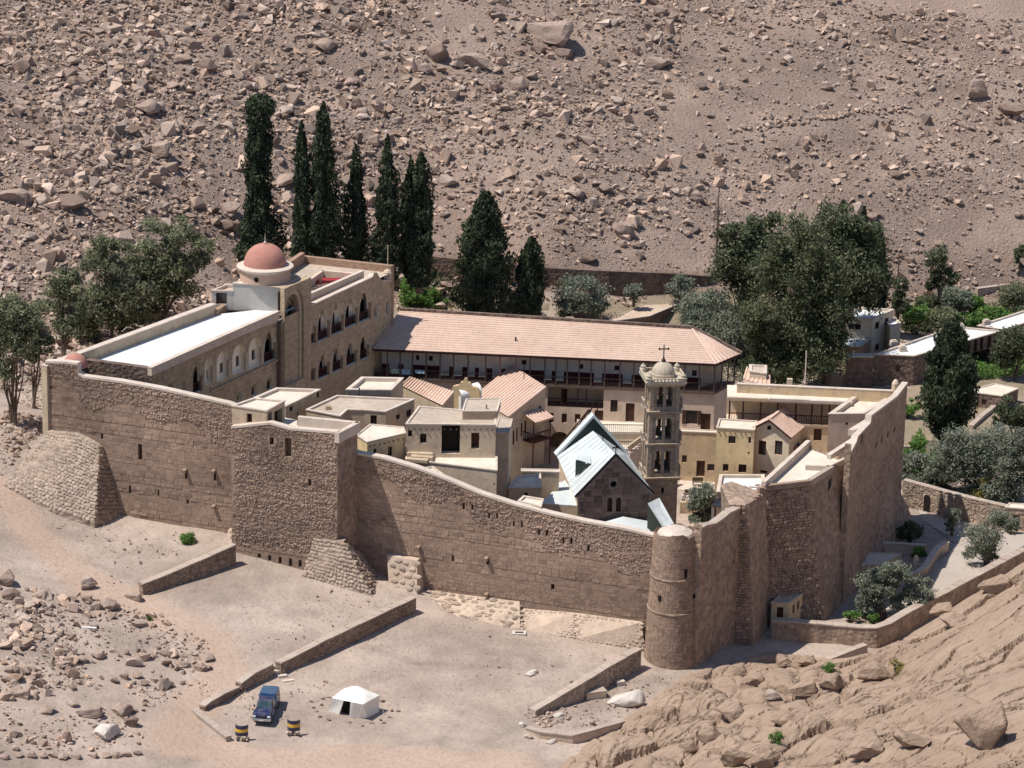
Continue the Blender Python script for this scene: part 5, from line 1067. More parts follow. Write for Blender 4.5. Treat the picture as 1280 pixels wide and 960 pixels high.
# floor slab, posts, railing
mb = MB(); mb.hexa([(*(PA+gn*.12), fz0-.25), (*(PB+gn*.12), fz0-.25), (*BB, fz0-.25), (*BA, fz0-.25)], [(*(PA+gn*.12), fz0), (*(PB+gn*.12), fz0), (*BB, fz0), (*BA, fz0)], 0, True, True); mb.build('gallery_floor', 'woodgrey', wing)
PXS = [484,500,515.5,532.5,550,567,585,607,625,645,662.5,681,695,709,724,739,756,775,792.5,810,825,841,856,874.5,893.5]; pu = []
pm = None
for x in PXS:
    u = onwall(PA, PB, x, 462)[0]; pu.append(u); mb = MB(); mb.bar(side(PA, PB, u, fz0), side(PA, PB, u, EZ-.2), .17); mb.build('post', 'woodgrey', wing)
railing(wing, side(PA, PB, .2, fz0), side(PA, PB, GL-.1, fz0), 1.0, 150, 'railing', 'woodgrey', .05)
mb = MB(); mb.quad(side(PA, PB, .2, fz0+.08, .03), side(PA, PB, GL-.1, fz0+.08, .03), side(PA, PB, GL-.1, fz0+.55, .03), side(PA, PB, .2, fz0+.55, .03)); mb.build('railing_boards', 'wood', wing)
# right end of the gallery
EP = G2[:2]-gn*.3-gt*.5
mb = MB(); mb.hexa([(*PB, fz0-.25), (*EP, fz0-.25), (*(EP-gt*1.6), fz0-.25), (*BBr, fz0-.25)], [(*PB, fz0), (*EP, fz0), (*(EP-gt*1.6), fz0), (*BBr, fz0)], 0, True, True)
mb.build('end_gallery_floor', 'woodgrey', wing); railing(wing, (*PB, fz0), (*EP, fz0), 1.0, 14, 'end_railing', 'woodgrey', .05)
for i in (1, 2, 3): p = PB+(EP-PB)*i/3.2; mb = MB(); mb.bar((*p, fz0), (*p, EZ-.2), .16); mb.build('post', 'woodgrey', wing)
mb = MB(); wall_side(mb, wing, BBr, EP-gt*1.6, fz0, EZ-.2, []); mb.build('end_wall', 'mudpale', wing)
# lower storeys
LA = PA-gn*.12; LB = PB-gn*.12; LZ = COURT_Z
LW = [(686,516,692,528.5,'d'),(702,517,708.5,528.5,'d'),(718.5,517.5,725.5,528.5,'d'),(763,500,772,515,'w'),(782,504,793,527,'d'),(857,513,872,530,'s'),(876,517,888,538,'d'),(743,513,754,528,'d')]
vo = pxrect(LA, LB, 684.5, 485, 754.5, 509); ao = pxrect(LA, LB, 687, 543, 713, 562); ao = (ao[0], LZ+.05, ao[2], ao[3])
holes = [rect(*vo)]; fills = []
for wn in LW:
    r_ = pxrect(LA, LB, *wn[:4]); holes.append(rect(*r_)); fills.append((*r_, wn[4]))
h_ = arch(ao[0], ao[1], ao[2], ao[3]+.3); holes.append(h_)
mb = MB(); face_holes(mb, LA, LB, rect(0, LZ, GL, fz0-.25), holes, .25); 
re = EP-gt*.1; mb.quad((*LB, LZ), (*re, LZ), (*re, fz0-.25), (*LB, fz0-.25)); mb.build('lower_wall', 'pinkish', wing)
for f in fills: opening_objs(wing, LA, LB, *f[:4], f[4], .22)
mb = MB(); a_ = side(LA, LB, vo[0]-.2, 0, 2.0)[:2]; b_ = side(LA, LB, vo[2]+.2, 0, 2.0)[:2]; wall_side(mb, wing, a_, b_, vo[1]-.2, vo[3]+.2, [(702,486,709,503,'d'),(734,487,743,507,'d')], depth=.1); mb.build('veranda_wall', 'mudpale', wing)
mb = MB(); mb.quad(side(LA, LB, vo[0]-.2, vo[1], .0), side(LA, LB, vo[2]+.2, vo[1]), side(LA, LB, vo[2]+.2, vo[1], 2), side(LA, LB, vo[0]-.2, vo[1], 2)); mb.build('veranda_floor', 'woodgrey', wing)
railing(wing, side(LA, LB, vo[0], vo[1], .1), side(LA, LB, vo[2], vo[1], .1), .9, 26, 'veranda_railing', 'wood', .06)
for x in (702, 722, 733): u = onwall(LA, LB, x, 497)[0]; mb = MB(); mb.bar(side(LA, LB, u, vo[1], .08), side(LA, LB, u, vo[3], .08), .14); mb.build('post', 'wood', wing)
mb = MB(); mb.add([side(LA, LB, *p, 1.2) for p in h_], [tuple(range(len(h_)))]); 
for a, b in zip(h_, h_[1:]+h_[:1]): mb.quad(side(LA, LB, *a, .25), side(LA, LB, *b, .25), side(LA, LB, *b, 1.2), side(LA, LB, *a, 1.2))
mb.build('arch_passage', 'darkstone', wing)
ur = onwall(LA, LB, 895, 490)[0]
mb = MB(); p = W(712, 405.5, zat(*W(712, 405.5, 5.0)[:2], 405)); p = W(712, 408, 5.0); mb.box((p[0], p[1], 4.4), .7, .6, 1.5, .1); mb.box((p[0], p[1], 5.9), .9, .8, .15, .1); mb.build('chimney', 'brickred', wing)
mb = MB(); p = W(644.5, 430, 3.9); mb.tube([(p[0], p[1], 3.6), (p[0], p[1], 4.7)], .1, 8); mb.box((p[0]-.1, p[1]-.1, 3.75), .55, .4, .15); mb.build('vent_pipe', 'iron', wing)
for i, (x0, x1, m_, lb_) in enumerate([(489, 499, 'greencloth', 'pale green cloth drying over the gallery railing'), (502, 513, 'skyblue', 'pale blue cloth drying over the gallery railing'), (519, 531, 'skyblue', 'narrow bluish cloth drying at the right of the gallery laundry')]):
    ua = onwall(PA, PB, x0, 455)[0]; ub = onwall(PA, PB, x1, 455)[0]; mb = MB(); k = 8; hh = [.55, .6, .38][i]
    for j in range(k):
        a = ua+(ub-ua)*j/k; b = ua+(ub-ua)*(j+1)/k; o1 = -.13-.03*math.sin(j*1.9); o2 = -.13-.03*math.sin((j+1)*1.9)
        mb.quad(side(PA, PB, a, fz0+1.06-hh, o1), side(PA, PB, b, fz0+1.06-hh, o2), side(PA, PB, b, fz0+1.06, -.06), side(PA, PB, a, fz0+1.06, -.06)); mb.quad(side(PA, PB, a, fz0+1.06, -.06), side(PA, PB, b, fz0+1.06, -.06), side(PA, PB, b, fz0+.8, .1), side(PA, PB, a, fz0+.8, .1))
    tag(mb.build('laundry', m_), lb_, 'laundry')
# yellow ranges below the wing
def front_house(label, A, B, d, z0, z1, **k):
    A = np.array(A[:2]); B = np.array(B[:2]); t = (B-A)/np.linalg.norm(B-A); n = np.array([-t[1], t[0]]); return house(label, [A, B, B+n*d, A+n*d], z0, z1, **k)
YA = LA+gt*onwall(LA, LB, 799, 560)[0]+gn*.9; YB = LA+gt*(onwall(LA, LB, 895, 560)[0])+gn*.9; yz = onwall(YA, YB, 850, 539)[1]
front_house('patched ochre wall storey with a brown door, right of the bell tower', YA, YB, .85, COURT_Z, yz, wall='yellowpatch', roof='roofpale', wins={0: [(852.5,569,858.5,578,'w'),(870.5,576,881,595.5,'d'),(884,580,893,588.5,'w')]}, par=.05, pw=.1, name='ochre_building', cat='building')
a_ = Wy(896, 534.5, 325.8)[:2]; b_ = Wy(943, 536, 325.2)[:2]; z_ = zat(*a_, 534.5)
front_house('yellow flat-roofed building with small dark windows, left of the gabled house', a_, b_, 3.2, COURT_Z, z_, wall='yellow', roof='roofpale', wins={0: [(910.5,545,919.5,554.5,'w'),(935.5,546,938.8,554,'w'),(903.5,580,910.5,589,'w'),(923,580.5,933,591,'w'),(934.5,565,937,567.5,'h')]}, par=.12, pw=.12, name='yellow_building', cat='building', joists=[0])
# gabled house
def gabled(label, A, B, depth, z0, ze, zrdg, wall, wins=None, name='gabled_house', over=.35, spacing=.42, sidewins=(), ridge_shift=.5, cat='house'):
    A = np.array(A[:2], float); B = np.array(B[:2], float); L = np.linalg.norm(B-A); t = (B-A)/L; n = np.array([-t[1], t[0]]); root = thing(name, (*((A+B)/2+n*depth/2), z0), label, cat)
    mb = MB(); C_ = B+n*depth; D_ = A+n*depth; wall_side(mb, root, A, B, z0, ze, wins or [], top=[(L, ze), (L*ridge_shift, zrdg), (0, ze)])
    wall_side(mb, root, B, C_, z0, ze, sidewins); wall_side(mb, root, C_, D_, z0, ze, [], top=[(L, ze), (L*(1-ridge_shift), zrdg), (0, ze)]); wall_side(mb, root, D_, A, z0, ze, []); mb.build('wall', wall, root)
    rA = A+t*L*ridge_shift-n*over; rD = A+t*L*ridge_shift+n*(depth+over); k = (zrdg-ze)/(L*ridge_shift); k2 = (zrdg-ze)/(L*(1-ridge_shift)); th = .12
    eA = A-t*over-n*over; eD = A-t*over+n*(depth+over); eB = B+t*over-n*over; eC = B+t*over+n*(depth+over)
    z1 = ze-k*over+th; z2 = ze-k2*over+th; zr2 = zrdg+th
    tiled(root, (*eA, z1), (*eD, z1), (*rD, zr2), (*rA, zr2), spacing) ; tiled(root, (*eC, z2), (*eB, z2), (*rA, zr2), (*rD, zr2), spacing)
    mb = MB(); mb.bar((*(eA-n*.04), z1-.1), (*(rA-n*.04), zr2-.1), .08, .22); mb.bar((*(rA-n*.04), zr2-.1), (*(eB-n*.04), z2-.1), .08, .22); mb.build('verge_board', 'wood', root)
    mb = MB(); mb.bar((*rA, zr2+.08), (*rD, zr2+.08), .3, .18); mb.build('ridge', 'tile_rib', root); return root, A, B, C_, D_
ga = Wy(938, 540, 327.0); gb = Wy(987, 541, 325.2); gz_ = (ga[2]+gb[2])/2; apx = zat(*((ga+gb)/2)[:2], 524.5)
gabled('cream gabled house with two tall windows and a red tiled roof', ga, gb, 5.4, COURT_Z, gz_, apx, 'cream', [(948,551,957.5,568.5,'w'),(968.5,551,978,568.5,'w'),(958.8,532,964,537.5,'w'),(950,588,959,591.5,'w')])
# ---------------------------------------------------------------- right-hand gallery wing, corner block and back wall
bw0 = W(958, 481.5, 4.3)[:2]; bw1 = W(1119, 489, 4.3)[:2]
bw_ = thing('back_wall', (*((bw0+bw1)/2), COURT_Z), 'buff parapet wall along the far side of the right-hand terrace roofs', 'wall'); parapet(bw_, [bw0-[3, -.3], bw1], COURT_Z, 4.3, .5, 'yellowpatch', 'wall_face'); parapet(bw_, [bw0-[3, -.3], bw1], 4.3, 4.38, .55, 'coping', 'coping')
mb = MB(); mb.box((*W(987, 480, 4.4)[:2], 4.3), .55, .5, .7); mb.build('chimney', 'mudpale', bw_); mb = MB(); mb.lathe((*bw1, 4.3), [(.4, 0), (.4, .9), (.25, 1.2), (.05, 1.35)], 10); mb.build('corner_knob', 'mudpale', bw_)
mb = MB(); p = W(1007, 484, 4.4); mb.tube([(p[0], p[1]+1, 3), (p[0], p[1]+1, 8.2)], .07, 6); tag(mb.build('pole', 'coping'), 'thin pale pole behind the right-hand terrace roofs', 'pole')
rg0 = W(909, 498, 3.35)[:2]; rg1 = W(1066, 504, 3.35)[:2]; rgt = (rg1-rg0)/np.linalg.norm(rg1-rg0); rgn = np.array([-rgt[1], rgt[0]]); RL = np.linalg.norm(rg1-rg0)
rgw = thing('gallery_wing', (*((rg0+rg1)/2), COURT_Z), 'low white-roofed wing with a deep dark gallery, right of the tiled wing', 'building')
mb = MB(); mb.hexa([(*rg0, 3.1), (*rg1, 3.1), (*(rg1+rgn*5), 3.1), (*(rg0+rgn*5), 3.1)], [(*rg0, 3.35), (*rg1, 3.35), (*(rg1+rgn*5), 3.35), (*(rg0+rgn*5), 3.35)], 0, True, True); mb.build('roof', 'roofpale', rgw)
for i in range(3): a = rg0+rgt*RL*(i/3+.0)-rgn*.1; b = rg0+rgt*RL*((i+1)/3-.005)-rgn*.1; mb = MB(); mb.bar((*a, 3.42+.06*(i == 1)), (*b, 3.42+.06*(i == 1)), .4, .28); mb.build('roof_edge', 'coping' if i else 'mud', rgw)
gfl = onwall(rg0, rg1, 1020, 531)[1]; q0_ = rg0+rgn*2.6; q1_ = rg1+rgn*2.6
mb = MB(); wall_side(mb, rgw, q0_, q1_, gfl, 3.1, [(1008,508,1012,514,'w'),(1020,509,1024,515,'w'),(995,508,1001,524,'d')], depth=.1); mb.quad((*rg0, gfl), (*rg1, gfl), (*q1_, gfl), (*q0_, gfl)); mb.quad((*rg0, gfl-.01), (*rg1, gfl-.01), (*rg1, gfl-.25), (*rg0, gfl-.25)); mb.build('gallery_wall', 'mudpale', rgw)
mb = MB(); wall_side(mb, rgw, rg0+rgn*.15, rg1+rgn*.15, COURT_Z, gfl-.02, [(1017,536,1027,551,'d')]); mb.build('lower_wall', 'yellowpatch', rgw)
for x in (912, 929, 951, 972, 995, 1015, 1027.5, 1037): u = onwall(rg0, rg1, x, 510)[0]; mb = MB(); mb.bar(side(rg0, rg1, u, gfl, .1), side(rg0, rg1, u, 3.1, .1), .17); mb.build('post', 'wood', rgw)
railing(rgw, side(rg0, rg1, .3, gfl, .1), side(rg0, rg1, RL-.3, gfl, .1), .95, 48, 'railing', 'wood', .06)
cb0 = W(1036, 517.5, 3.5)[:2]; cb1 = W(1080, 517, 3.5)[:2]; cb2 = W(1119, 494, 3.5)[:2]; cb3 = W(1068, 494.5, 3.5)[:2]
house('pinkish corner block with a white terrace roof at the far right corner', [cb0, cb1, cb2, cb3], COURT_Z, 3.5, 'pinkish', 'roofpale', {0: [(1057,528,1060,531.5,'h')]}, par=.45, pw=.45, name='corner_block', cat='building')
# small tiled lean-to and block between the two wings
lz = 4.6; l0 = W(930, 471, lz)[:2]; l1 = W(962, 479, lz)[:2]; l2 = W(962, 471, lz)[:2]; l3 = W(934, 463, lz)[:2]
rt2 = house('small lean-to with a sloping tiled roof between the two far wings', [l0, l1, l2, l3], gfl, lz-.5, 'mud', 'roofdirt', par=.02, pw=.05, name='lean_to')
tiled(rt2, (*l0, lz-.3), (*l1, lz-.5), (*l2, lz+.1), (*l3, lz+.3), .5)
m0 = W(931, 467, 5.3)[:2]; house('plain rough block behind the small tiled lean-to', [W(937, 464, 5.2)[:2], W(958, 467, 5.2)[:2], W(958, 457, 5.2)[:2], W(937, 456, 5.2)[:2]], 2, 5.2, 'mudpale', 'roofdirt', par=.1, name='rooftop_block')
# raised passage beside the gabled house (people stand here)
tz2 = -2.3; tp_ = [W(984, 592, tz2)[:2], W(1036, 573, tz2)[:2], W(1060, 545, tz2)[:2], W(1030, 548, tz2)[:2], W(1000, 560, tz2)[:2]]
solid('passage', [[(*p, tz2) for p in tp_]], 'path'); tag(bpy.data.objects['passage'], kind='structure')
sr = thing('staircase', (*W(1034, 550, tz2)[:2], tz2), 'short outside stair with a pale handrail by the corner block', 'stairs')
for i in range(8):
    mb = MB(); p = W(1027, 552, tz2)[:2]+np.array([.22*i, .12*i]); mb.box((*p, tz2), .3, 1.0, .25*(i+1), .3); mb.build('step', 'roofpale', sr)
mb = MB(); a = np.array([*W(1027, 555, tz2)[:2], tz2]); mb.bar(a+[0, 0, .9], a+[1.8, 1, 2.9], .06); mb.bar(a, a+[0, 0, .9], .06); mb.bar(a+[.9, .5, 1], a+[.9, .5, 1.9], .06); mb.bar(a+[1.8, 1, 2], a+[1.8, 1, 2.9], .06); mb.build('handrail', 'whitepaint', sr)
# terraces and stair between church and wing
tza = onwall(LA, LB, 787, 527.5)[1]; T0_ = [W(722, 541, tza)[:2], W(806, 542, tza)[:2], side(LA, LB, onwall(LA, LB, 806, 527)[0], 0, -.02)[:2], side(LA, LB, onwall(LA, LB, 722, 525)[0], 0, -.02)[:2]]
ter = house('upper whitewashed terrace with an iron railing below the tiled wing', T0_, COURT_Z, tza, 'cream', 'roofpale', par=.02, pw=.02, name='terrace', cat='terrace'); railing(ter, (*T0_[0], tza), (*T0_[1], tza), 1.0, 34, 'railing', 'iron', .05)
tzb = tza-1.3; T1_ = [W(730, 562, tzb)[:2], W(802, 563, tzb)[:2], T0_[1]-[0, .05], T0_[0]-[0, .05]]
ter2 = house('lower terrace with an iron railing, behind the church ridge', T1_, COURT_Z, tzb, 'cream', 'roofpale', par=.02, pw=.02, name='terrace', cat='terrace'); railing(ter2, (*T1_[0], tzb), (*T1_[1], tzb), 1.0, 30, 'railing', 'iron', .05)
sr2 = thing('staircase', (*W(800, 560, tzb)[:2], tzb), 'pale stair with a sloping side wall left of the bell tower', 'stairs')
for i in range(9):
    p = W(790, 566, tzb)[:2]+np.array([.28*i, .5*i*.8]); mb = MB(); mb.box((*p, tzb-2), .9, .45, 2+.17*(i+1), .6); mb.build('step', 'coping', sr2)
mb = MB(); p = W(785, 566, tzb); q = W(806, 545, tza+.6); mb.bar(p+[0, 0, .5], q, .35, .5); mb.build('side_wall', 'mud', sr2)
# ================================================================ CHURCH
cy = 303.0; ce = Wy(722, 620, cy); cf = Wy(814, 616, cy+1.6); CE = (ce[2]+cf[2])/2; ce = W(722, 620, CE); cf = W(814, 616, CE)
ct = (cf-ce)[:2]; CW = np.linalg.norm(ct); ct /= CW; cn = np.array([-ct[1], ct[0]])
ca = zat(*((ce+cf)/2)[:2], 567.5); bl_ = W(699, 567.5, CE); br_ = W(781, 566.5, CE); bm = (bl_+br_)/2; cr = zat(bm[0], bm[1], 538)
nm_ = zat(bm[0], bm[1], 520.5); CB = COURT_Z+1
ch = thing('church', (*((ce+cf)/2)[:2], CB), 'stone church with a steep pale lead roof, gable facing the viewer', 'church')
fm = (ce+cf)/2; Fa = np.array([fm[0], fm[1], ca]); Fi = Fa+np.array([*(cn*.5), -.25]); Bm = np.array([bm[0], bm[1], cr])
ex = ct*.28
def roofslab(name, pts, mat, root, th=.14):
    pts = [np.array(p, float) for p in pts]; n = np.cross(pts[1]-pts[0], pts[-1]-pts[0]); n /= np.linalg.norm(n); n = n if n[2] > 0 else -n
    mb = MB(); mb.hexa([p-n*th for p in pts], pts, 0, True, True); return mb.build(name, mat, root)
def seams(root, pts, k, name='seams', mat='lead'):
    a, b, c, d = [np.array(p, float) for p in pts]; n = np.cross(b-a, d-a); n /= np.linalg.norm(n); n = n if n[2] > 0 else -n; mb = MB()
    for i in range(1, k): s = i/k; mb.bar(a*(1-s)+b*s+n*.03, d*(1-s)+c*s+n*.01, .04, .03)
    tag(mb.build(name, mat, root), kind='stuff')
eL = ce-np.array([*ex, .1]); eR = cf+np.array([*ex, -.1]); bL = bl_-np.array([*ex, .1]); bR = br_+np.array([*ex, -.1])
r1_ = roofslab('roof_slope', [eL, bL, Bm, Fa], 'lead', ch); seams(r1_, [eL, bL, Bm, Fa], 9); r2_ = roofslab('roof_slope', [eR, bR, Bm, Fa], 'lead', ch); seams(r2_, [eR, bR, Bm, Fa], 9)
# nave gable standing above the chancel roof
nl = W(697, 568, CE); nr2 = W(783, 567, CE); Na = np.array([bm[0], bm[1]+.1, nm_]); dn = np.array([*(cn*.6), 0])
solid('nave_gable', [[nl, nr2, Na], [nl+dn, nr2+dn, Na+dn]], 'greenend', parent=ch)
up_ = np.array([0, 0, .22]); o_ = np.array([*(ct*.5), 0])
roofslab('nave_roof_edge', [nl-o_*.5-dn*.5, nl-o_*.5+dn*1.3, Na+dn*1.3+up_, Na-dn*.5+up_], 'lead', ch, .22); roofslab('nave_roof_edge', [nr2+o_*.5-dn*.5, nr2+o_*.5+dn*1.3, Na+dn*1.3+up_, Na-dn*.5+up_], 'lead', ch, .22)
# side walls
mb = MB(); c0_ = ce+np.array([*(ct*.25), 0]); c1_ = cf-np.array([*(ct*.25), 0]); mb.quad((*bl_[:2], CB), (*c0_[:2], CB), (*c0_[:2], CE-.05), (*bl_[:2], CE-.05)); mb.quad((*c1_[:2], CB), (*br_[:2], CB), (*br_[:2], CE-.05), (*c1_[:2], CE-.05)); mb.build('side_wall', 'mudpale', ch)
# front gable of granite blocks with pale joints
gaA = ce[:2]; gaB = cf[:2]
def gpz(px, py): return onwall(gaA, gaB, px, py)
rh = gpz(767, 605.5); circ = [(rh[0]+.34*math.cos(t*math.pi/8), rh[1]+.34*math.sin(t*math.pi/8)) for t in range(16)]
w1_ = pxrect(gaA, gaB, 759, 622, 765.5, 640); w2_ = pxrect(gaA, gaB, 770, 622, 776.5, 640)
mb = MB(); face_holes(mb, gaA, gaB, [(0, CB), (CW, CB), (CW, CE), (CW/2, ca), (0, CE)], [circ, arch(*w1_), arch(*w2_)], .35); mb.build('gable_wall', 'church', ch)
mb = MB(); mb.add([side(gaA, gaB, *p, .33) for p in circ], [tuple(range(16))]); mb.build('round_window', 'dark', ch)
for w_ in (w1_, w2_): mb = MB(); a = arch(*w_); mb.add([side(gaA, gaB, *p, .33) for p in a], [tuple(range(len(a)))]); mb.build('arched_window', 'door', ch)
mb = MB(); mb.bar(eL+[0, 0, .05]-np.array([*(cn*.1), 0]), Fa-np.array([*(cn*.1), 0]), .14, .2); mb.bar(Fa-np.array([*(cn*.1), 0]), eR+[0, 0, .05]-np.array([*(cn*.1), 0]), .14, .2); mb.build('verge', 'iron', ch)
z = CE-3.2; nb = 0
while z < ca-.3:
    hh = random.uniform(.55, .75); u = random.uniform(-.4, 0)
    while u < CW:
        w_ = random.uniform(.7, 1.15); q = [(u, z), (u+w_, z), (u+w_, z+hh), (u, z+hh)]
        lim = lambda zz: (CW/2*(1-(zz-CE)/(ca-CE)) if zz > CE else CW/2)
        lo = CW/2-lim(z+hh)+.12; hi = CW/2+lim(z+hh)-.12; x0 = max(u, lo); x1 = min(u+w_, hi)
        def hits(c): return x0 < c[2]+.08 and x1 > c[0]-.08 and z < c[3]+.08 and z+hh > c[1]-.08
        obs = [(rh[0]-.36, rh[1]-.36, rh[0]+.36, rh[1]+.36), w1_, w2_]
        if x1-x0 > .25:
            for c in obs:
                if hits(c):
                    if x0 < c[0]-.35: x1 = c[0]-.08
                    elif x1 > c[2]+.35: x0 = c[2]+.08
                    else: x1 = x0
            if x1-x0 > .25:
                g_ = .045; p = random.uniform(.03, .07); mb = MB(); jj = lambda: random.uniform(-.025, .025)
                a = [(x0+g_+jj(), z+g_), (x1-g_+jj(), z+g_), (x1-g_+jj(), z+hh-g_), (x0+g_+jj(), z+hh-g_)]; cx_ = (x0+x1)/2; cz_ = z+hh/2
                mb.hexa([side(gaA, gaB, *pp, .0) for pp in a], [side(gaA, gaB, cx_+(pp[0]-cx_)*.93, cz_+(pp[1]-cz_)*.92, -p) for pp in a])
                mkobj('stone_block', np.array(mb.v), mb.f, 'church_block', ch, tone=np.full(8, random.uniform(.7, 1.35))); nb += 1
        u += w_
    z += hh
# dormer and crosses
dA = W(716, 575, 0); 
def onroof(px, py):      # left chancel slope
    n = np.cross(bL-eL, Fa-eL); d = ray(px, py); return CP+d*((n@(eL-CP))/(n@d))
d1_ = onroof(719, 596); d2_ = onroof(737, 581); 
dt = d1_+np.array([0, 0, 0]); top = np.array([*(d1_[:2]), zat(*d1_[:2], 575)]); b_k = onroof(736, 573.5)
solid('dormer_front', [[d1_, d2_, top]], 'greenend', parent=ch); solid('dormer_roof', [[top+[0, 0, .1], d2_+[.1, 0, .12], b_k+[.25, 0.5, .1]]], 'lead', parent=ch); solid('dormer_side', [[d1_, top, b_k]], 'lead', parent=ch)
def cross(root, base, h, w_=None, t=.1, name='cross', mat='iron'):
    w_ = w_ or h*.55; mb = MB(); b = Vector(base); mb.bar(b, b+Vector((0, 0, h)), t); c = b+Vector((0, 0, h*.66)); x = Vector((1, .1, 0)).normalized(); mb.bar(c-x*w_/2, c+x*w_/2, t)
    for e in (c-x*w_/2, c+x*w_/2): mb.bar(e-Vector((0, 0, t)), e+Vector((0, 0, t)), t*1.3)
    return mb.build(name, mat, root)
cross(ch, Fa+[0, 0, 0], 1.0); m_ = Fa*.45+Bm*.55; cross(ch, m_, 1.0)
# aisle and apse roofs
az_ = CE-1.9
def shed(label, q, z, z0, wall='mudpale', roof='lead', name='aisle_roof', root=ch):
    P = [np.array([*W(*p, zz)[:2], zz]) for p, zz in zip(q, z)]
    roofslab(name, P, roof, root, .12); mb = MB()
    for i in range(len(P)): a, b = P[i], P[(i+1) % len(P)]; mb.quad((a[0], a[1], z0), (b[0], b[1], z0), b-[0, 0, .13], a-[0, 0, .13])
    mb.build('aisle_wall', wall, root)
shed('', [(675,629),(721,632),(720,620),(706,600)], [CE-1.6,CE-1.6,CE-1.2,CE-1.2], CB)
shed('', [(706,601),(720,620),(700,618),(684,607)], [CE-1.25,CE-1.25,CE-1.45,CE-1.45], CB)
shed('', [(830,661),(845,659),(824,622),(810,629)], [CE-2.2,CE-2.2,CE-.2,CE-.2], CB, 'greenend')
mb = MB(); apx_ = W(780, 648, CE-2.3); ap = []
for i in range(11): t = math.pi*i/10; ap.append(apx_[:2]+ct*(3.4*math.cos(t))-cn*(2.6*math.sin(t)))
mb.hexa([(*p, CB) for p in ap], [(*p, CE-3.0+.0) for p in ap], 0, False); mb.build('apse_wall', 'brickred', ch)
mb = MB(); tpp = apx_[:2]+cn*.3; n_ = len(ap); mb.add([(*tpp, CE-2.2)]+[(*(p+(p-tpp)*.06), CE-2.95) for p in ap], [(0, i+1, i+2) for i in range(n_-1)]); mb.build('apse_roof', 'lead', ch)
# bell tower
bt = Wy(828, 597, 309.5)[:2]; ba = R(8); bx = np.array([math.cos(ba), math.sin(ba)]); by_ = np.array([-bx[1], bx[0]]); BW = 3.2
tw = thing('bell_tower', (*(bt+by_*BW/2), CB), 'three-stage stone bell tower with paired arched openings and a ribbed dome', 'tower')
fA = bt-bx*BW/2; fB = bt+bx*BW/2; yz_ = [zat(*bt, y) for y in (598, 556, 515.5, 476)]
def tw_ring(z, o, h, name='cornice', mat='bell'):
    P = [fA-bx*o-by_*o, fB+bx*o-by_*o, fB+bx*o+by_*(BW+o), fA-bx*o+by_*(BW+o)]; Q = [p+(bt+by_*BW/2-p)*(o*.6/(BW/2+o)) for p in P]; mb = MB(); mb.hexa([(*q, z-h) for q in Q], [(*p, z-h*.4) for p in P], 0, False, True); mb.prism(P, z-h*.4, z); return mb.build(name, mat, tw)
crn = [fA, fB, fB+by_*BW, fA+by_*BW]
mb = MB(); tri = (829.5-2.5, 610, 829.5, 617)
for i in range(4): wall_side(mb, tw, crn[i], crn[(i+1) % 4], CB, yz_[0], [(826.5,609.5,830,617,'h')] if i == 0 else [], depth=.3)
mb.build('shaft', 'bell', tw); tw_ring(yz_[0]+.15, .28, .35)
for s in range(3):
    z0 = yz_[s]+.15; z1 = yz_[s+1]-.15; i_ = .1*s
    C4 = [fA+bx*(.12+i_*.5)+by_*(.12+i_*.5), fB-bx*(.12+i_*.5)+by_*(.12+i_*.5), fB-bx*(.12+i_*.5)+by_*(BW-.12-i_*.5), fA+bx*(.12+i_*.5)+by_*(BW-.12-i_*.5)]
    mb = MB(); L = np.linalg.norm(C4[1]-C4[0]); ow_ = .68; ho = [arch(L/2-.14-ow_, z0+.35, L/2-.14, z1-.55), arch(L/2+.14, z0+.35, L/2+.14+ow_, z1-.55)]
    for i in range(4): face_holes(mb, C4[i], C4[(i+1) % 4], rect(0, z0, L, z1), ho, .45)
    for p in C4: mb.box((*(p+(bt+by_*BW/2-p)*.04), z0), .42, .42, z1-z0-.02, ba)
    mb.build('belfry_stage', 'bell', tw)
    mb = MB(); mb.add([(*(p+(bt+by_*BW/2-p)*.02), z0+.02) for p in C4], [(0, 1, 2, 3)]); mb.add([(*(p+(bt+by_*BW/2-p)*.02), z1-.02) for p in C4], [(0, 1, 2, 3)]); mb.build('stage_floor', 'bell', tw)
    tw_ring(yz_[s+1]+.15 if s < 2 else yz_[3], .2 if s < 2 else .5, .3 if s < 2 else .55, mat='bell' if s < 2 else 'bellcap')
    ce_ = bt+by_*BW/2
    for q in ((-.5, 0), (.5, .3)) if s < 2 else ((0, 0),):
        mb = MB(); b_ = ce_+bx*q[0]+by_*(q[1]-.6); mb.lathe((*b_, z0+.75), [(.38, 0), (.3, .2), (.22, .5), (.1, .68), (.02, .75)], 12); mb.tube([(*b_, z0+1.4), (*b_, z1-.1)], .03, 4); mb.build('bell', 'bronze', tw)
    mb = MB(); b_ = ce_-by_*.6; mb.bar((*(b_-bx*1.2), z0+1.5), (*(b_+bx*1.2), z0+1.5), .1); mb.build('bell_beam', 'woodgrey', tw)
    for e in (-1, 1):    # side balconies
        mb = MB(); p = bt+by_*BW/2+bx*e*(BW/2+.15); mb.box((*p, z0-.05), .55, 1.6, .14, ba)
        for k in range(5): mb.bar((*(p+bx*e*.22+by_*(k-2)*.35), z0+.1), (*(p+bx*e*.22+by_*(k-2)*.35), z0+.8), .09)
        mb.bar((*(p+bx*e*.22-by_*.75), z0+.82), (*(p+bx*e*.22+by_*.75), z0+.82), .12); mb.build('balcony', 'bellcap', tw)
tz3 = yz_[3]; ce_ = bt+by_*BW/2
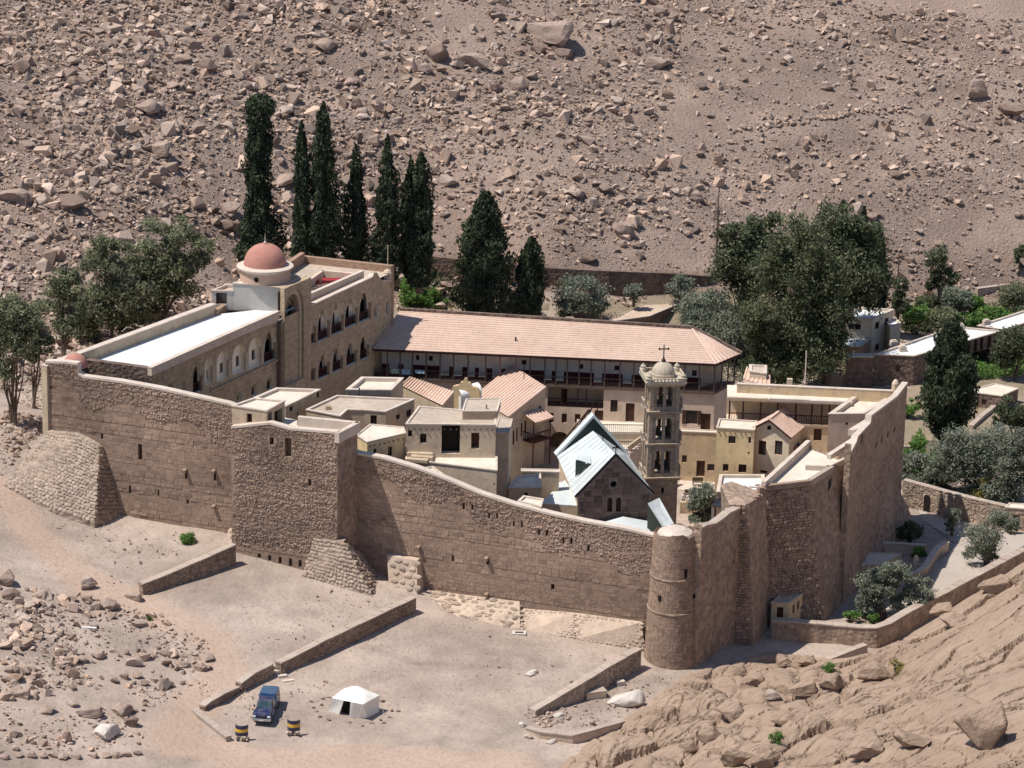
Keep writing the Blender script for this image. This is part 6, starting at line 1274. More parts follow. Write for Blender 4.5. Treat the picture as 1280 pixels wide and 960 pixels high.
for p in [fA-bx*.3-by_*.3, fB+bx*.3-by_*.3, fB+bx*.3+by_*(BW+.3), fA-bx*.3+by_*(BW+.3)]: mb = MB(); q = p+(ce_-p)*.08; mb.lathe((*q, tz3), [(.34, 0), (.34, .35), (.26, .45), (.3, .6), (.12, .8), (.02, .95)], 10); mb.build('corner_knob', 'bellcap', tw)
nb_ = 11; mb = MB()
for i in range(4):
    a = [fA-bx*.42-by_*.42, fB+bx*.42-by_*.42, fB+bx*.42+by_*(BW+.42), fA-bx*.42+by_*(BW+.42)]; p, q = a[i], a[(i+1) % 4]
    for k in range(1, nb_): mb.lathe((*(p+(q-p)*k/nb_), tz3), [(.08, 0), (.12, .1), (.07, .28)], 5)
    mb.bar((*p, tz3+.3), (*q, tz3+.3), .16, .08)
tag(mb.build('balustrade', 'bellcap', tw), kind='stuff')
mb = MB(); NR = 32; prof = [(1.18, 0), (1.2, .35), (1.13, .4)]+[(1.13*math.cos(t*math.pi/24), .4+1.15*math.sin(t*math.pi/24)) for t in range(1, 12)]+[(.12, 1.62)]
mb.lathe((*ce_, tz3), prof, NR)
v = np.array(mb.v); a = np.arctan2(v[:, 1]-ce_[1], v[:, 0]-ce_[0]); k = 1+.035*np.abs(np.cos(a*6)); v[:, 0] = ce_[0]+(v[:, 0]-ce_[0])*k; v[:, 1] = ce_[1]+(v[:, 1]-ce_[1])*k; mb.v = [tuple(p) for p in v]; mb.build('dome_cap', 'bellcap', tw)
mb = MB(); mb.lathe((*ce_, tz3+1.55), [(.2, 0), (.24, .15), (.1, .35), (.05, .6)], 10); mb.build('finial', 'iron', tw); cross(tw, (*ce_, tz3+2.0), 1.35, .95, .11)
# ================================================================ HOUSES IN THE COURT
def hz(label, anchor, k, q, z0=-9.0, **kw):
    """roof corners q in photo pixels at the height where pixel `anchor` meets the plane k metres behind the front wall"""
    z1 = Wk(*anchor, k)[2] if k is not None else kw.pop('z1')
    kw.pop('z1', None); return house(label, [W(*p, z1)[:2] for p in q], z0, z1, **kw), z1
hz('small mud house standing on the wall top, with one window and an open side porch', (289, 506), -2.8, [(290,507),(333,513.5),(356,501),(318,497.5)], z0=6, wall='mud', roof='roofpale', wins={0: [(308,517,315,528.5,'w')], 1: [(335,515,340,536,'h'),(343,512,353,530,'h')]}, par=.15, pw=.2, depth=.6)
hz('low flat house with a pale sunny roof behind the wall-top hut', (356, 508), 5.5, [(318,497),(357,508),(400,487),(346,485)], wall='mud', roof='roofpale', wins={1: [(362,508,366,514,'w'),(396,490,399,497,'w')]}, par=.25)
hz('flat-roofed mud house with an angled roof edge and a dark roof hatch', (482, 514), 10, [(383,512),(425,520),(434,512),(455,512.5),(482,514.5),(518,499),(421,494.5)], wall='mud', roof='roofdirt', wins={3: [(463,519,471,531,'w')], 4: [(495,518,500,524,'w'),(508,512,514,521,'w')]}, par=.15, pw=.2)
o_, z_ = hz('low rooftop room with a pale sunken roof, behind the mud house', (489, 487), 17, [(433,487),(489,487.5),(504,472.5),(452,471.5)], z0=-9, wall='mud', roof='roofpale', par=.35, pw=.35)
hzz = W(398, 510, 4.6); mb = MB(); zc_ = Wk(410, 520, 9)[2]; p = W(410, 521, zc_); mb.box((p[0], p[1], p[2]-.3), .6, .6, 1.3, .3); mb.box((p[0], p[1], p[2]+1), .45, .45, .15, .3); tag(mb.build('chimney', 'mud'), 'square mud chimney at the front edge of the angled flat roof', 'chimney')
yr, z_ = hz('yellow plastered house with two small windows just behind the wall', (507, 541), 6.5, [(459,552.5),(507,541.5),(504,534),(463,530.5),(446,544)], wall='yellow', roof='roofpale', wins={0: [(467,561,470.5,570,'w'),(485,558.5,490,570,'w')]}, par=.06, pw=.1, joists=[0])
tz_ = Wk(621, 588, 5.5)[2]; lt, zt_ = hz('broad pale terrace in front of the mud house with a brown door', (621, 588), 5.5, [(507.5,574),(621,588),(621,566),(548,556),(507,556)], wall='mudpale', roof='roofpale', wins={0: [(617,604,618.5,607,'h')]}, par=.12, pw=.15, name='terrace', cat='terrace')
mbp = W(616, 584, zt_); 
for i, (x0, x1, yy) in enumerate([(509, 541, 564), (514, 541, 569), (509, 535, 573)]):
    a = W(x0, yy, zt_+.5-i*.15); b = W(x1, yy+2, zt_+.5-i*.15); mb = MB(); mb.bar((*a[:2], zt_+.2-i*.05), (*b[:2], zt_+.2-i*.05), .7, .5-i*.1); mb.build('step', 'mud', lt)
fw0 = W(507, 570, zt_)[:2]; fw1 = W(619, 571, zt_)[:2]; z7 = zat(*fw1, 531)
h7 = house('mud house with a brown door and a deep recessed doorway above the pale terrace', [fw0, fw1, W(620, 516, z7)[:2], W(524, 508, z7)[:2]], -9, z7, 'mudpale', 'roofdirt', {0: [(510,538,515,546,'w'),(525,542,533,554,'w'),(552,531,575,567,'h'),(589,541,599,561,'d')]}, par=.08, pw=.15, joists=[0], depth=.9)
house('long low slab-roofed box on the roof of the mud house', [W(578, 514, z7+.8)[:2], W(621, 514, z7+.8)[:2], W(626, 498, z7+.8)[:2], W(583, 499, z7+.8)[:2]], z7-.1, z7+.8, 'mud', 'roofdirt', par=.05, pw=.1, name='roof_box')
# monopitch tiled house with balcony
zE = zat(*W(636, 597, -8)[:2], 521)+0.1; pE = W(635, 521, zE); zRd = 1.3; qR = W(682, 483.5, zRd); pL = W(593, 496, zE); qL = W(641, 457.5, zRd)
th_ = thing('tiled_house', (*((pE+qR)/2)[:2], -9), 'tall plastered house with a striped tiled roof and a timber balcony', 'house')
tiled(th_, pL, pE, qR, qL, spacing=.55)
mb = MB(); a_ = pE[:2]; b_ = qR[:2]; Ls = np.linalg.norm(b_-a_); wall_side(mb, th_, a_, b_, -9, zE-.1, [(637,541,639,559,'w'),(641,538.5,643.2,556,'w'),(645.3,535,647.2,552,'w'),(651,529,653.3,545,'w'),(655.5,526,658,541,'w'),(674,507,676.5,515,'w')], top=[(Ls, zRd-.15), (0, zE-.15)])
wall_side(mb, th_, pL[:2], a_, -9, zE-.15, []); bk = qL[:2]; wall_side(mb, th_, b_, bk, -9, zRd-.15, []); wall_side(mb, th_, bk, pL[:2], -9, zE, [], top=[(np.linalg.norm(bk-pL[:2]), zE-.15), (0, zRd-.15)]); mb.build('wall', 'mudpale', th_)
sn = (b_-a_)/Ls; so_ = np.array([sn[1], -sn[0]])
def sp(px, py, o): u, z = onwall(a_, b_, px, py); p = a_+sn*u+so_*o; return np.array([*p, z])
bp0 = sp(654, 552, 0); bp1 = sp(675, 545, 0); bp0[2] = bp1[2] = (bp0[2]+bp1[2])/2+.2; ov = np.array([*(so_*1.5), 0])
bal = thing('balcony', bp0, 'dark timber balcony with a small tiled roof on the side of the striped-roof house', 'balcony'); mb = MB(); mb.hexa([bp0-[0, 0, .15], bp0+ov-[0, 0, .15], bp1+ov-[0, 0, .15], bp1-[0, 0, .15]], [bp0, bp0+ov, bp1+ov, bp1], 0, True, True); mb.build('floor', 'wood', bal)
railing(bal, bp0+ov, bp1+ov, .95, 12, 'railing', 'wood', .08); railing(bal, bp0, bp0+ov, .95, 5, 'railing', 'wood', .08)
for e in (bp0+ov, bp1+ov): mb = MB(); mb.bar(e, e+[0, 0, 2.5], .13); mb.build('post', 'wood', bal); mb = MB(); mb.bar(e-[0, 0, 3.2], e, .14); mb.build('post', 'wood', bal)
tiled(bal, bp1+ov*1.25+[0, 0, 2.4], bp0+ov*1.25+[0, 0, 2.4], bp0+[0, 0, 3.0], bp1+[0, 0, 3.0], .4)
h9e0 = W(502, 482, .4); h9e1 = W(552.5, 506.5, .4); h9r0 = W(514, 471, 1.6); h9r1 = W(567.5, 489, 1.6); h9 = thing('tiled_house', (*((h9e0+h9r1)/2)[:2], -9), 'low house under a single striped tiled slope, left of the curved yellow gable', 'house')
tiled(h9, h9e0, h9e1, h9r1, h9r0, spacing=.5); mb = MB(); P = [h9e0, h9e1, h9r1, h9r0]
for i in range(4): a, b = P[i], P[(i+1) % 4]; mb.quad((*a[:2], -9), (*b[:2], -9), b-[0, 0, .14], a-[0, 0, .14])
mb.build('wall', 'mud', h9)
# curved ornamental gable and little barrel roof
ga_ = Wy(564, 490, 337.5)[:2]; gb2 = Wy(599, 491, 337)[:2]; Lg = np.linalg.norm(gb2-ga_); og = thing('ornamental_gable', (*((ga_+gb2)/2), -9), 'small yellow curved gable with a knob on top, before the tiled wing', 'gable')
zg = zat(*ga_, 487); pf = [(0, zg), (.06, zg+.35), (.16, zg+.5), (.26, zg+.55), (.34, zg+.9), (.42, zg+1.0), (.45, zg+1.3), (.5, zg+1.45), (.55, zg+1.3), (.58, zg+1.0), (.66, zg+.9), (.74, zg+.55), (.84, zg+.5), (.94, zg+.35), (1, zg)]
lp = [(0, -9), (Lg, -9)]+[(u*Lg, z) for u, z in pf[::-1]]; mb = MB(); mb.hexa([side(ga_, gb2, *p, .4) for p in lp], [side(ga_, gb2, *p) for p in lp], 0, True, True); mb.build('gable_wall', 'yellow', og)
br0 = W(572, 493, zg-.6); br1 = W(598, 486, zg-.2); mb = MB(); ax = (br1-br0); ax[2] = 0; axn = ax/np.linalg.norm(ax); pr_ = np.array([-axn[1], axn[0], 0]); n_ = 10; 
for i in range(n_): t0 = math.pi*i/n_; t1_ = math.pi*(i+1)/n_; A_0 = pr_*math.cos(t0)*1.0+np.array([0, 0, math.sin(t0)*.7]); A_1 = pr_*math.cos(t1_)*1.0+np.array([0, 0, math.sin(t1_)*.7]); mb.quad(br0+A_0, br0+A_1, br1+A_1, br1+A_0)
mb.hexa([br0-pr_-[0, 0, 3], br1-pr_-[0, 0, 3], br1+pr_-[0, 0, 3], br0+pr_-[0, 0, 3]], [br0-pr_, br1-pr_, br1+pr_, br0+pr_], 0, False); tag(mb.build('barrel_roof', 'roofwhite'), 'small whitewashed barrel roof beside the curved yellow gable', 'roof')
hz('low block with a broken pale roof between the striped-roof house and the church', (637, 609), 14, [(636,610),(677,609),(675,592),(645,596)], wall='mud', roof='roofpale', wins={0: [(655,616,660,621,'h')]}, par=.1)
hz('small house filling the gap in front of the tall plastered house', (625, 540), 14, [(619,541),(636,541),(640,524),(624,522)], wall='mudpale', roof='roofdirt', par=.05, pw=.05)
hz('long mud court wall left of the church', (690, 588), 22, [(652,589),(699,590),(699,587),(652,586)], wall='mud', roof='coping', par=.02, pw=.03, name='court_wall', cat='wall')
hz('triangular pale wall-walk platform behind the front wall', (560, 596), 1.2, [(521,586),(560,597),(541,583.5)], wall='mud', roof='roofpale', par=.1, pw=.15, name='platform', cat='platform')
hz('small pale wall-walk landing behind the front wall, left of the church', (690, 630), 1.6, [(648,626),(676,633),(679,624),(655,620)], wall='mud', roof='roofpale', par=.15, pw=.15, name='platform', cat='platform')
# right of the church: white roof, ruined thatch, table court
zw = -3.6; hz('white walled roof left of the large bastion', None, None, [(896,615),(955,613),(955,593.5),(900,593.5)], z1=zw, wall='white', roof='roofwhite', par=.3, pw=.25) if False else house('low block with a bright white roof left of the large bastion', [W(*p, zw)[:2] for p in [(896,615),(955,613),(955,593.5),(900,593.5)]], COURT_Z, zw, 'mudpale', 'roofwhite', par=.3, pw=.3)
zt9 = -2.6; sh = thing('thatched_shed', (*W(925, 625, zt9)[:2], -8), 'ruined shed with a sagging brown brushwood roof against the wall', 'shed')
P9 = [W(889,631,zt9-.5), W(911,634,zt9-.2), W(936,628,zt9+.3), W(954,616,zt9+.5), W(925,613,zt9+.6), W(905,618,zt9)]
v9 = []; mb = MB(); mb.hexa([p-[0, 0, .2] for p in P9], P9, 0, True, True); 
for i in range(90): a = np.array(P9[0])+random.random()*(P9[3]-P9[0])+random.random()*(P9[4]-P9[1])*.55; d_ = np.array([random.uniform(-1, 1), random.uniform(-.5, .5), random.uniform(-.05, .1)]); mb.bar(a+[0, 0, .12], a+d_+[0, 0, .15], .07)
mb.build('roof', 'fieldcap', sh)
for p in (P9[0], P9[5], P9[1]): mb = MB(); mb.bar((p[0]+.2, p[1]+.1, -8), (p[0]+.2, p[1]+.1, p[2]-.1), .3); mb.build('post', 'white', sh)
pc = [W(*p, COURT_Z+.05)[:2] for p in [(848,612),(900,615),(900,598),(850,597)]]
tag(solid('paved_court', [[(*p, COURT_Z+.05) for p in pc]], 'coping'), kind='structure')
def bench(px, py, label, wpx, m='woodgrey'):
    p = W(px, py, COURT_Z); r = thing('bench', p, label, 'bench'); s = wpx/11.5
    mb = MB(); mb.box((p[0], p[1], p[2]+.42), s, .4, .06, .05); mb.build('seat', m, r); mb = MB(); mb.box((p[0], p[1]+.2, p[2]+.5), s, .05, .4, .05); mb.build('backrest', m, r)
    for e in (-.42, .42): mb = MB(); mb.box((p[0]+e*s, p[1], p[2]), .08, .4, .42, .05); mb.build('leg', m, r)
bench(872, 607, 'grey bench against the ochre wall, upper one', 14); bench(863, 622, 'grey bench in the open court, lower one', 15)
mb = MB(); a = W(850, 628, COURT_Z+1.2); b = W(905, 629, COURT_Z+1.2); mb.bar(a-[0, 0, .6], b-[0, 0, .6], .5, 1.4); tag(mb.build('court_wall', 'mud'), 'low shaded court wall behind the leafy tree', 'wall')
# ================================================================ PEOPLE
def person(loc, face, pose, m_top, m_bot, label, hat=None):
    bm_v = []; R_ = []; E_ = []
    def V_(x, y, z, r): bm_v.append((x, y, z)); R_.append(r); return len(bm_v)-1
    sit = pose == 'sit'; hz_ = .5 if sit else .95
    pel = V_(0, 0, hz_, .14); ch_ = V_(0, .02, hz_+.38, .16); nk = V_(0, 0, hz_+.55, .055); hd = V_(0, -.02, hz_+.64, .085); tp_ = V_(0, -.01, hz_+.76, .085); E_ += [(pel, ch_), (ch_, nk), (nk, hd), (hd, tp_)]
    for s in (-1, 1):
        sh_ = V_(s*.19, 0, hz_+.47, .055); el = V_(s*.26, -.04 if pose != 'reach' or s < 0 else -.2, hz_+.22, .045); wr = V_(s*.25, -.12, hz_+(.0 if pose != 'reach' or s < 0 else .3), .032); ha = V_(s*.25, -.18, hz_-.05 if pose != 'reach' or s < 0 else hz_+.36, .038)
        E_ += [(ch_, sh_), (sh_, el), (el, wr), (wr, ha)]
        if sit: kn = V_(s*.13, -.42, hz_-.02, .07); an = V_(s*.13, -.44, .1, .045); to = V_(s*.13, -.6, .05, .04); hp = V_(s*.1, -.02, hz_-.06, .09)
        else: st = .1*s*(pose == 'walk'); hp = V_(s*.1, 0, hz_-.1, .09); kn = V_(s*.11, -.03+st, .5, .065); an = V_(s*.11, st*1.8, .1, .045); to = V_(s*.12, -.14+st*1.8, .04, .04)
        E_ += [(pel, hp), (hp, kn), (kn, an), (an, to)]
    me = bpy.data.meshes.new('person'); me.from_pydata(bm_v, E_, []); o = bpy.data.objects.new('person', me); COL.objects.link(o)
    sk = o.modifiers.new('skin', 'SKIN'); 
    for i, s_ in enumerate(me.skin_vertices[0].data): s_.radius = (R_[i], R_[i]*.85); s_.use_root = (i == 0)
    o.modifiers.new('sub', 'SUBSURF').levels = 1; bpy.context.view_layer.update()
    ev = bpy.data.meshes.new_from_object(o.evaluated_get(bpy.context.evaluated_depsgraph_get())); o.modifiers.clear(); o.data = ev; ev.name = 'person'
    for m in (m_bot, m_top, 'skin', 'hair'): ev.materials.append(M[m])
    for p in ev.polygons:
        c = p.center; ar_ = abs(c[0]) > .2 and c[2] < hz_+.08 and c[1] < -.08
        p.material_index = 3 if c[2] > hz_+.7 or (c[2] > hz_+.6 and c[1] > .0) else 2 if (c[2] > hz_+.52 or ar_) else 1 if c[2] > hz_-.02 and abs(c[1]) < .3 else 0
        p.use_smooth = True
    o.location = [float(x) for x in loc]; o.rotation_euler = (0, 0, face); return tag(o, label, 'person')
ppl = [((994,574), 0.3, 'stand', 'cloth1', 'cloth0', 'person in a dark red top standing nearest the gabled house wall'), ((997,570), 2.2, 'walk', 'cloth0', 'cloth3', 'person in a navy top walking beside the gabled house'), ((1001,574), 1.0, 'stand', 'cloth0', 'cloth4', 'person in navy and blue standing at the passage parapet'),
 ((1004,568), -1, 'stand', 'cloth5', 'cloth3', 'person in a tan top in the middle of the passage crowd'), ((1007,565), 3.0, 'walk', 'cloth0', 'cloth0', 'person all in navy in the passage crowd'), ((1010,567), .5, 'stand', 'cloth2', 'cloth0', 'person in a white top at the right of the passage crowd'), ((1013,561), .1, 'stand', 'cloth3', 'cloth3', 'person all in black by the red door at the passage end'), ((1003,562), -.6, 'walk', 'cloth1', 'cloth3', 'person in dark red and black further back by the house wall')]
for (x, y), fc, ps, a, b, lb_ in ppl: person(W(x, y, tz2), fc, ps, a, b, lb_)
for (x, y), fc, ps, a, b, lb_ in [((854,634), .4, 'stand', 'cloth2', 'cloth3', 'person in a white shirt standing left in the tree court'), ((861,635), -.5, 'stand', 'cloth2', 'cloth0', 'person in a white shirt and navy trousers standing right in the tree court')]: person(W(x, y, COURT_Z), fc, ps, a, b, lb_)
for (x, y), fc, ps, a, b, lb_ in [((668,562), .8, 'stand', 'cloth2', 'cloth4', 'person in white under the timber balcony'), ((664,568), -.8, 'walk', 'cloth5', 'cloth3', 'person in tan walking under the timber balcony')]: p = W(x, y, -7.6); person((p[0], p[1], COURT_Z+.0) if False else p, fc, ps, a, b, lb_)
al = [W(*p, -7.65)[:2] for p in [(650,600),(700,600),(706,562),(684,556),(668,552)]]; tag(solid('alley', [[(*p, -7.65) for p in al]], 'ground'), kind='structure')
# ================================================================ VEGETATION
def leaves(name, P, size, mat, parent, aspect=1.6, updir=0.3, tone=None, seed=0):
    r_ = np.random.default_rng(seed); n = len(P); a = r_.normal(size=(n, 3)); a[:, 2] += updir*2; a /= np.linalg.norm(a, axis=1)[:, None]
    b = r_.normal(size=(n, 3)); b -= (b*a).sum(1)[:, None]*a; b /= np.linalg.norm(b, axis=1)[:, None]
    s = size*r_.uniform(.6, 1.35, n)[:, None]; A = a*s*aspect*.5; B = b*s*.5
    V = np.stack([P-A, P+B*.8, P+A, P-B*.8], 1).reshape(-1, 3); Fq = np.arange(n*4).reshape(-1, 4)
    t = r_.uniform(0, 1, n) if tone is None else np.clip(tone+r_.normal(0, .22, n), 0, 1)
    return mkobj(name, V, Fq, mat, parent, uv=False, tone=np.repeat(t, 4))
def trunk(name, parent, pts, rad, mat='bark', n=7):
    mb = MB(); mb.tube(pts, rad, n); return mb.build(name, mat, parent)
def px_tree(px, pyt, pyb, zb, gnd=None):
    b = W(px, pyb, zb) if gnd is None else gnd; return b, zat(b[0], b[1], pyt)-b[2]
def cypress(label, px, pyt, pyb, zb, wpx, n=6500, prof=None, seed=1, loose=0.0, skirt=None, group=None):
    b, h = px_tree(px, pyt, pyb, zb); rad = wpx*.93/2/(F/np.linalg.norm(b-CP)); r_ = np.random.default_rng(seed)
    root = thing('cypress_tree', b, label, 'tree', group); prof = prof or [(0, .35), (.06, .8), (.2, 1.0), (.45, .95), (.7, .72), (.88, .42), (1, .06)]
    t = r_.uniform(0.02, 1, n*5); an = r_.uniform(0, 2*np.pi, n*5); R_ = np.interp(t, [p[0] for p in prof], [p[1] for p in prof])*rad
    k = r_.uniform(0, 1.0, n*5); keep = k < R_/R_.max()+.06; t, an, R_ = t[keep][:n*2], an[keep][:n*2], R_[keep][:n*2]
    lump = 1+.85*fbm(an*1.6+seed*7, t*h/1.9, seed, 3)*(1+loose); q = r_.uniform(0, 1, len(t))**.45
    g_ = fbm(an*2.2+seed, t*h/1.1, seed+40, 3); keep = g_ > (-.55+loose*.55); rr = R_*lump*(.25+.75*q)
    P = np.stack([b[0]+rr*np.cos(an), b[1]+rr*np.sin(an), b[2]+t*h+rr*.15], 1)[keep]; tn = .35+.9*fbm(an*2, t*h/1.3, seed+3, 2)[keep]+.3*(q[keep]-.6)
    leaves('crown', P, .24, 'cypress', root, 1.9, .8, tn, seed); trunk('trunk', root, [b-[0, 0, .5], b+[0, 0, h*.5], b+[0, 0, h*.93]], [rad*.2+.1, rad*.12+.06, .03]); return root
def broad(label, px, pyt, pyb, zb, blobs, n=9000, mat='euc', size=.3, seed=1, bark='bark', name='tree', cat='tree', gnd=None, clump=None, stems=1, spread=.9, gap=0.0, group=None, cs=None):
    """blobs: (px, py, rx_px, ry_px[, depth offset m]) crown masses in the photo; leaf clumps fill them"""
    b = W(px, pyb, zb) if gnd is None else np.array(gnd); k = F/np.linalg.norm(b-CP); r_ = np.random.default_rng(seed)
    root = thing(name, b, label, cat, group); tot = sum(bb_[2]*bb_[3] for bb_ in blobs); P = []; T = []; tips = []
    for bb_ in blobs:
        dy = bb_[4] if len(bb_) > 4 else 0; c = Wy(bb_[0], bb_[1], b[1]+dy); rx = bb_[2]/k; rz = bb_[3]/k; ry = rx*spread
        nc = max(6, int((clump or 60)*bb_[2]*bb_[3]/tot)); nl = int(n*1.7*bb_[2]*bb_[3]/tot/nc)
        for i in range(nc):
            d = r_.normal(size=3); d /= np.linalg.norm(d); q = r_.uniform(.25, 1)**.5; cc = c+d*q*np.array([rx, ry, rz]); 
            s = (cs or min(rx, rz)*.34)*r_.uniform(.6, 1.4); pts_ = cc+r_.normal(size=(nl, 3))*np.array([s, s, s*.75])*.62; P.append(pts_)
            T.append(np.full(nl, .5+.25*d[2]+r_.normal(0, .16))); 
            if i < 3+nc//12: tips.append(cc)
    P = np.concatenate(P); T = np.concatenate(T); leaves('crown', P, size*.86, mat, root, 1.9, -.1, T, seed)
    for s_ in range(stems):
        off = np.array([r_.uniform(-.5, .5), r_.uniform(-.3, .3), 0])*(stems > 1)
        for j, tp_ in enumerate(tips[s_::stems][:7 if stems == 1 else 5]):
            m1 = b*.55+tp_*.45+np.array([r_.uniform(-.4, .4), 0, r_.uniform(-.2, .6)]); base = b+off
            trunk('trunk' if j == 0 else 'limb', root, [base-[0, 0, .4], base*.6+m1*.4+[0, 0, .3], m1, tp_], [.2, .14, .09, .03] if j == 0 else [.1, .09, .06, .02], bark, 6)
    return root
CY = [('tallest cypress of the row, club-topped with a broad skirt, behind the red dome', 324, 118, 335, 1.0, 46, 9000, [(0,.9),(.08,1.3),(.2,1.25),(.3,.85),(.45,.68),(.6,.68),(.78,.66),(.9,.78),(.97,.6),(1,.15)], 3),
 ('slim dark spire, second cypress from the left in the row', 377, 150, 345, 1.0, 25, 5000, None, 4), ('tall full spire, third cypress from the left in the row', 404, 127, 350, .5, 40, 8000, None, 5),
 ('thin see-through cypress, fourth from the left in the row', 444, 180, 350, 0, 38, 5200, [(0,.9),(.3,1),(.5,.75),(.8,.42),(1,.05)], 6), ('cypress with a loose top, fifth from the left in the row', 483, 168, 355, 0, 40, 6500, [(0,.8),(.25,1),(.5,.85),(.8,.4),(1,.05)], 7),
 ('rough cypress at the right end of the row, twin of its taller neighbour', 512, 198, 350, -.5, 30, 5000, None, 8), ('cypress rightmost in the row, leaning out low on its right side', 524, 190, 362, -1, 38, 7500, [(0,.6),(.1,1.0),(.3,1.0),(.6,.8),(.85,.55),(1,.1)], 9),
 ('wide ragged dark cypress standing alone behind the tiled wing', 604, 240, 397, -6, 72, 10500, [(0,.9),(.15,1),(.4,.95),(.65,.7),(.85,.48),(1,.12)], 10), ('small dense cypress right of the wide ragged one', 662, 296, 396, -6, 34, 5200, [(0,.7),(.2,.95),(.5,1),(.8,.7),(1,.12)], 11),
 ('big black-green cypress alone in the right-hand garden', 1180, 400, 572, -11, 66, 12000, [(0,0),(.12,.1),(.16,.5),(.3,.88),(.5,1),(.7,.85),(.88,.5),(1,.1)], 12)]
for c in CY: cypress(*c[:6], n=c[6], prof=c[7], seed=c[8], loose=.5 if 'thin' in c[0] or 'loose' in c[0] else .12)
# eucalyptus on the left
broad('leafy eucalyptus, tallest behind the white roof on the left', 205, 268, 395, 3, [(212,290,30,20),(245,310,20,24),(190,320,30,26),(222,345,34,30),(180,362,30,30),(170,335,24,22)], 11000, 'euc', .27, 21, 'bark', 'eucalyptus_tree', clump=110, gap=.2)
broad('wide grey-green eucalyptus left of the tallest one, above the outer wall', 140, 300, 420, 3, [(140,305,24,14),(130,330,26,22),(150,370,34,34),(118,385,28,34),(100,410,20,22),(165,400,28,20)], 11000, 'euc', .27, 22, 'bark', 'eucalyptus_tree', clump=110)
broad('thin open eucalyptus beside the left corner of the wall', 82, 330, 450, 3.5, [(78,350,16,18),(70,375,18,18),(95,360,14,20),(85,400,20,20)], 3800, 'euc', .24, 23, 'bark', 'eucalyptus_tree', clump=55, stems=2)
broad('eucalyptus with bare double trunks at the left frame edge', 15, 365, 530, 3, [(8,385,24,20),(20,420,26,26),(5,450,20,24),(30,400,18,20)], 6500, 'euc', .25, 24, 'bark', 'eucalyptus_tree', clump=80, stems=3)
broad('slender eucalyptus right of the double-trunked one, before the corner', 42, 380, 505, 3.2, [(45,395,14,16),(52,425,12,20),(38,440,12,14)], 2600, 'euc', .24, 25, 'bark', 'eucalyptus_tree', clump=40)
for i, (x0, y0, x1, y1, z) in enumerate([(128,389,150,387,6),(152,415,168,411,5)]):
    a = W(x0, y0, z); b = W(x1, y1, z); mb = MB(); mb.tube([a, a*.6+b*.4+[0, 0, .4], b*.9+a*.1+[0, 0, .1], b], [.05, .08, .07, .03], 5); tag(mb.build('dead_branch', 'palebark'), ['bleached dead branch showing in the middle of the left eucalyptus', 'bleached dead branch low in the left eucalyptus'][i], 'branch')
# trees behind the wing and right centre mass
broad('round olive-grey tree just behind the tiled wing roof', 727, 340, 402, -7, [(727,368,28,22),(745,380,16,16),(708,385,14,12)], 6500, 'olive', .22, 31, name='olive_tree', clump=80)
broad('pale tree squeezed between the two cypresses behind the wing', 645, 345, 398, -7, [(648,370,12,22),(640,390,10,10)], 2200, 'olive', .22, 32, name='olive_tree', clump=30)
broad('small pale bush at the foot of the retaining wall', 792, 352, 380, -5.5, [(792,365,11,10)], 1200, 'olive', .2, 33, name='bush', cat='bush', clump=20)
broad('low grey-green bush against the right of the retaining wall', 848, 340, 375, -5.5, [(848,357,17,13)], 2200, 'olive', .2, 34, name='bush', cat='bush', clump=30)
broad('fresh green tree beside the brick end of the arcaded building', 522, 345, 392, -7, [(515,365,14,16),(535,372,14,12),(548,380,12,8),(510,380,12,10)], 5200, 'bright', .24, 35, clump=60)
broad('dark sapling against the retaining wall', 712, 340, 370, -5.5, [(712,352,7,12)], 700, 'darkleaf', .2, 36, name='bush', cat='bush', clump=12)
broad('little grey bush at the wing ridge', 790, 385, 400, -8, [(792,392,12,6)], 800, 'olive', .2, 37, name='bush', cat='bush', clump=14)
broad('grey feathery tree left of the big dark tree mass', 885, 360, 440, -10, [(880,385,32,22,2),(905,410,36,30),(925,430,28,26),(870,405,22,16)], 12000, 'olive', .26, 41, clump=130, name='olive_tree')
broad('dark pine, left in the big mass of trees', 930, 262, 440, -10, [(925,300,26,24),(918,330,26,26),(955,290,26,22),(950,330,34,40)], 11000, 'darkleaf', .3, 42, clump=110, name='pine_tree')
broad('olive-tinged eucalyptus in the middle of the big mass of trees', 1000, 270, 470, -10.5, [(1000,310,34,36,-2),(985,350,36,40,-3),(1025,345,34,36,-2),(1000,400,38,40,-3)], 15000, 'midleaf', .28, 43, clump=150, name='eucalyptus_tree')
broad('tall dark tree crowning the big mass, with a jagged top', 1050, 252, 450, -10, [(1045,280,28,28,3),(1075,300,26,30,3),(1060,340,40,40,2),(1085,350,26,36,2)], 14000, 'darkleaf', .3, 44, clump=140, name='pine_tree')
cypress('dark pointed cypress on the left shoulder of the big mass of trees', 933, 268, 420, -10, 26, 3000, None, 45); cypress('pointed cypress at the top right of the big mass of trees', 1073, 258, 400, -9, 26, 3600, None, 46); cypress('shorter cypress at the right edge of the big mass of trees', 1094, 285, 400, -9, 24, 3600, None, 47); cypress('dark jagged cypress at the centre top of the big mass of trees', 1046, 250, 400, -9, 30, 4200, None, 55)
broad('large shadowy tree, low right in the big mass beside the cream house', 1030, 360, 475, -11, [(1035,400,32,30,-4),(1020,440,32,30,-5),(985,440,32,36,-5),(965,420,24,40,-5)], 14000, 'darkleaf', .28, 48, clump=140)
broad('grey-green tree, lowest left in the big mass of trees', 965, 400, 475, -11, [(950,400,22,30,-6),(975,455,26,22,-6),(945,450,18,22,-6)], 7000, 'midleaf', .26, 49, clump=80)
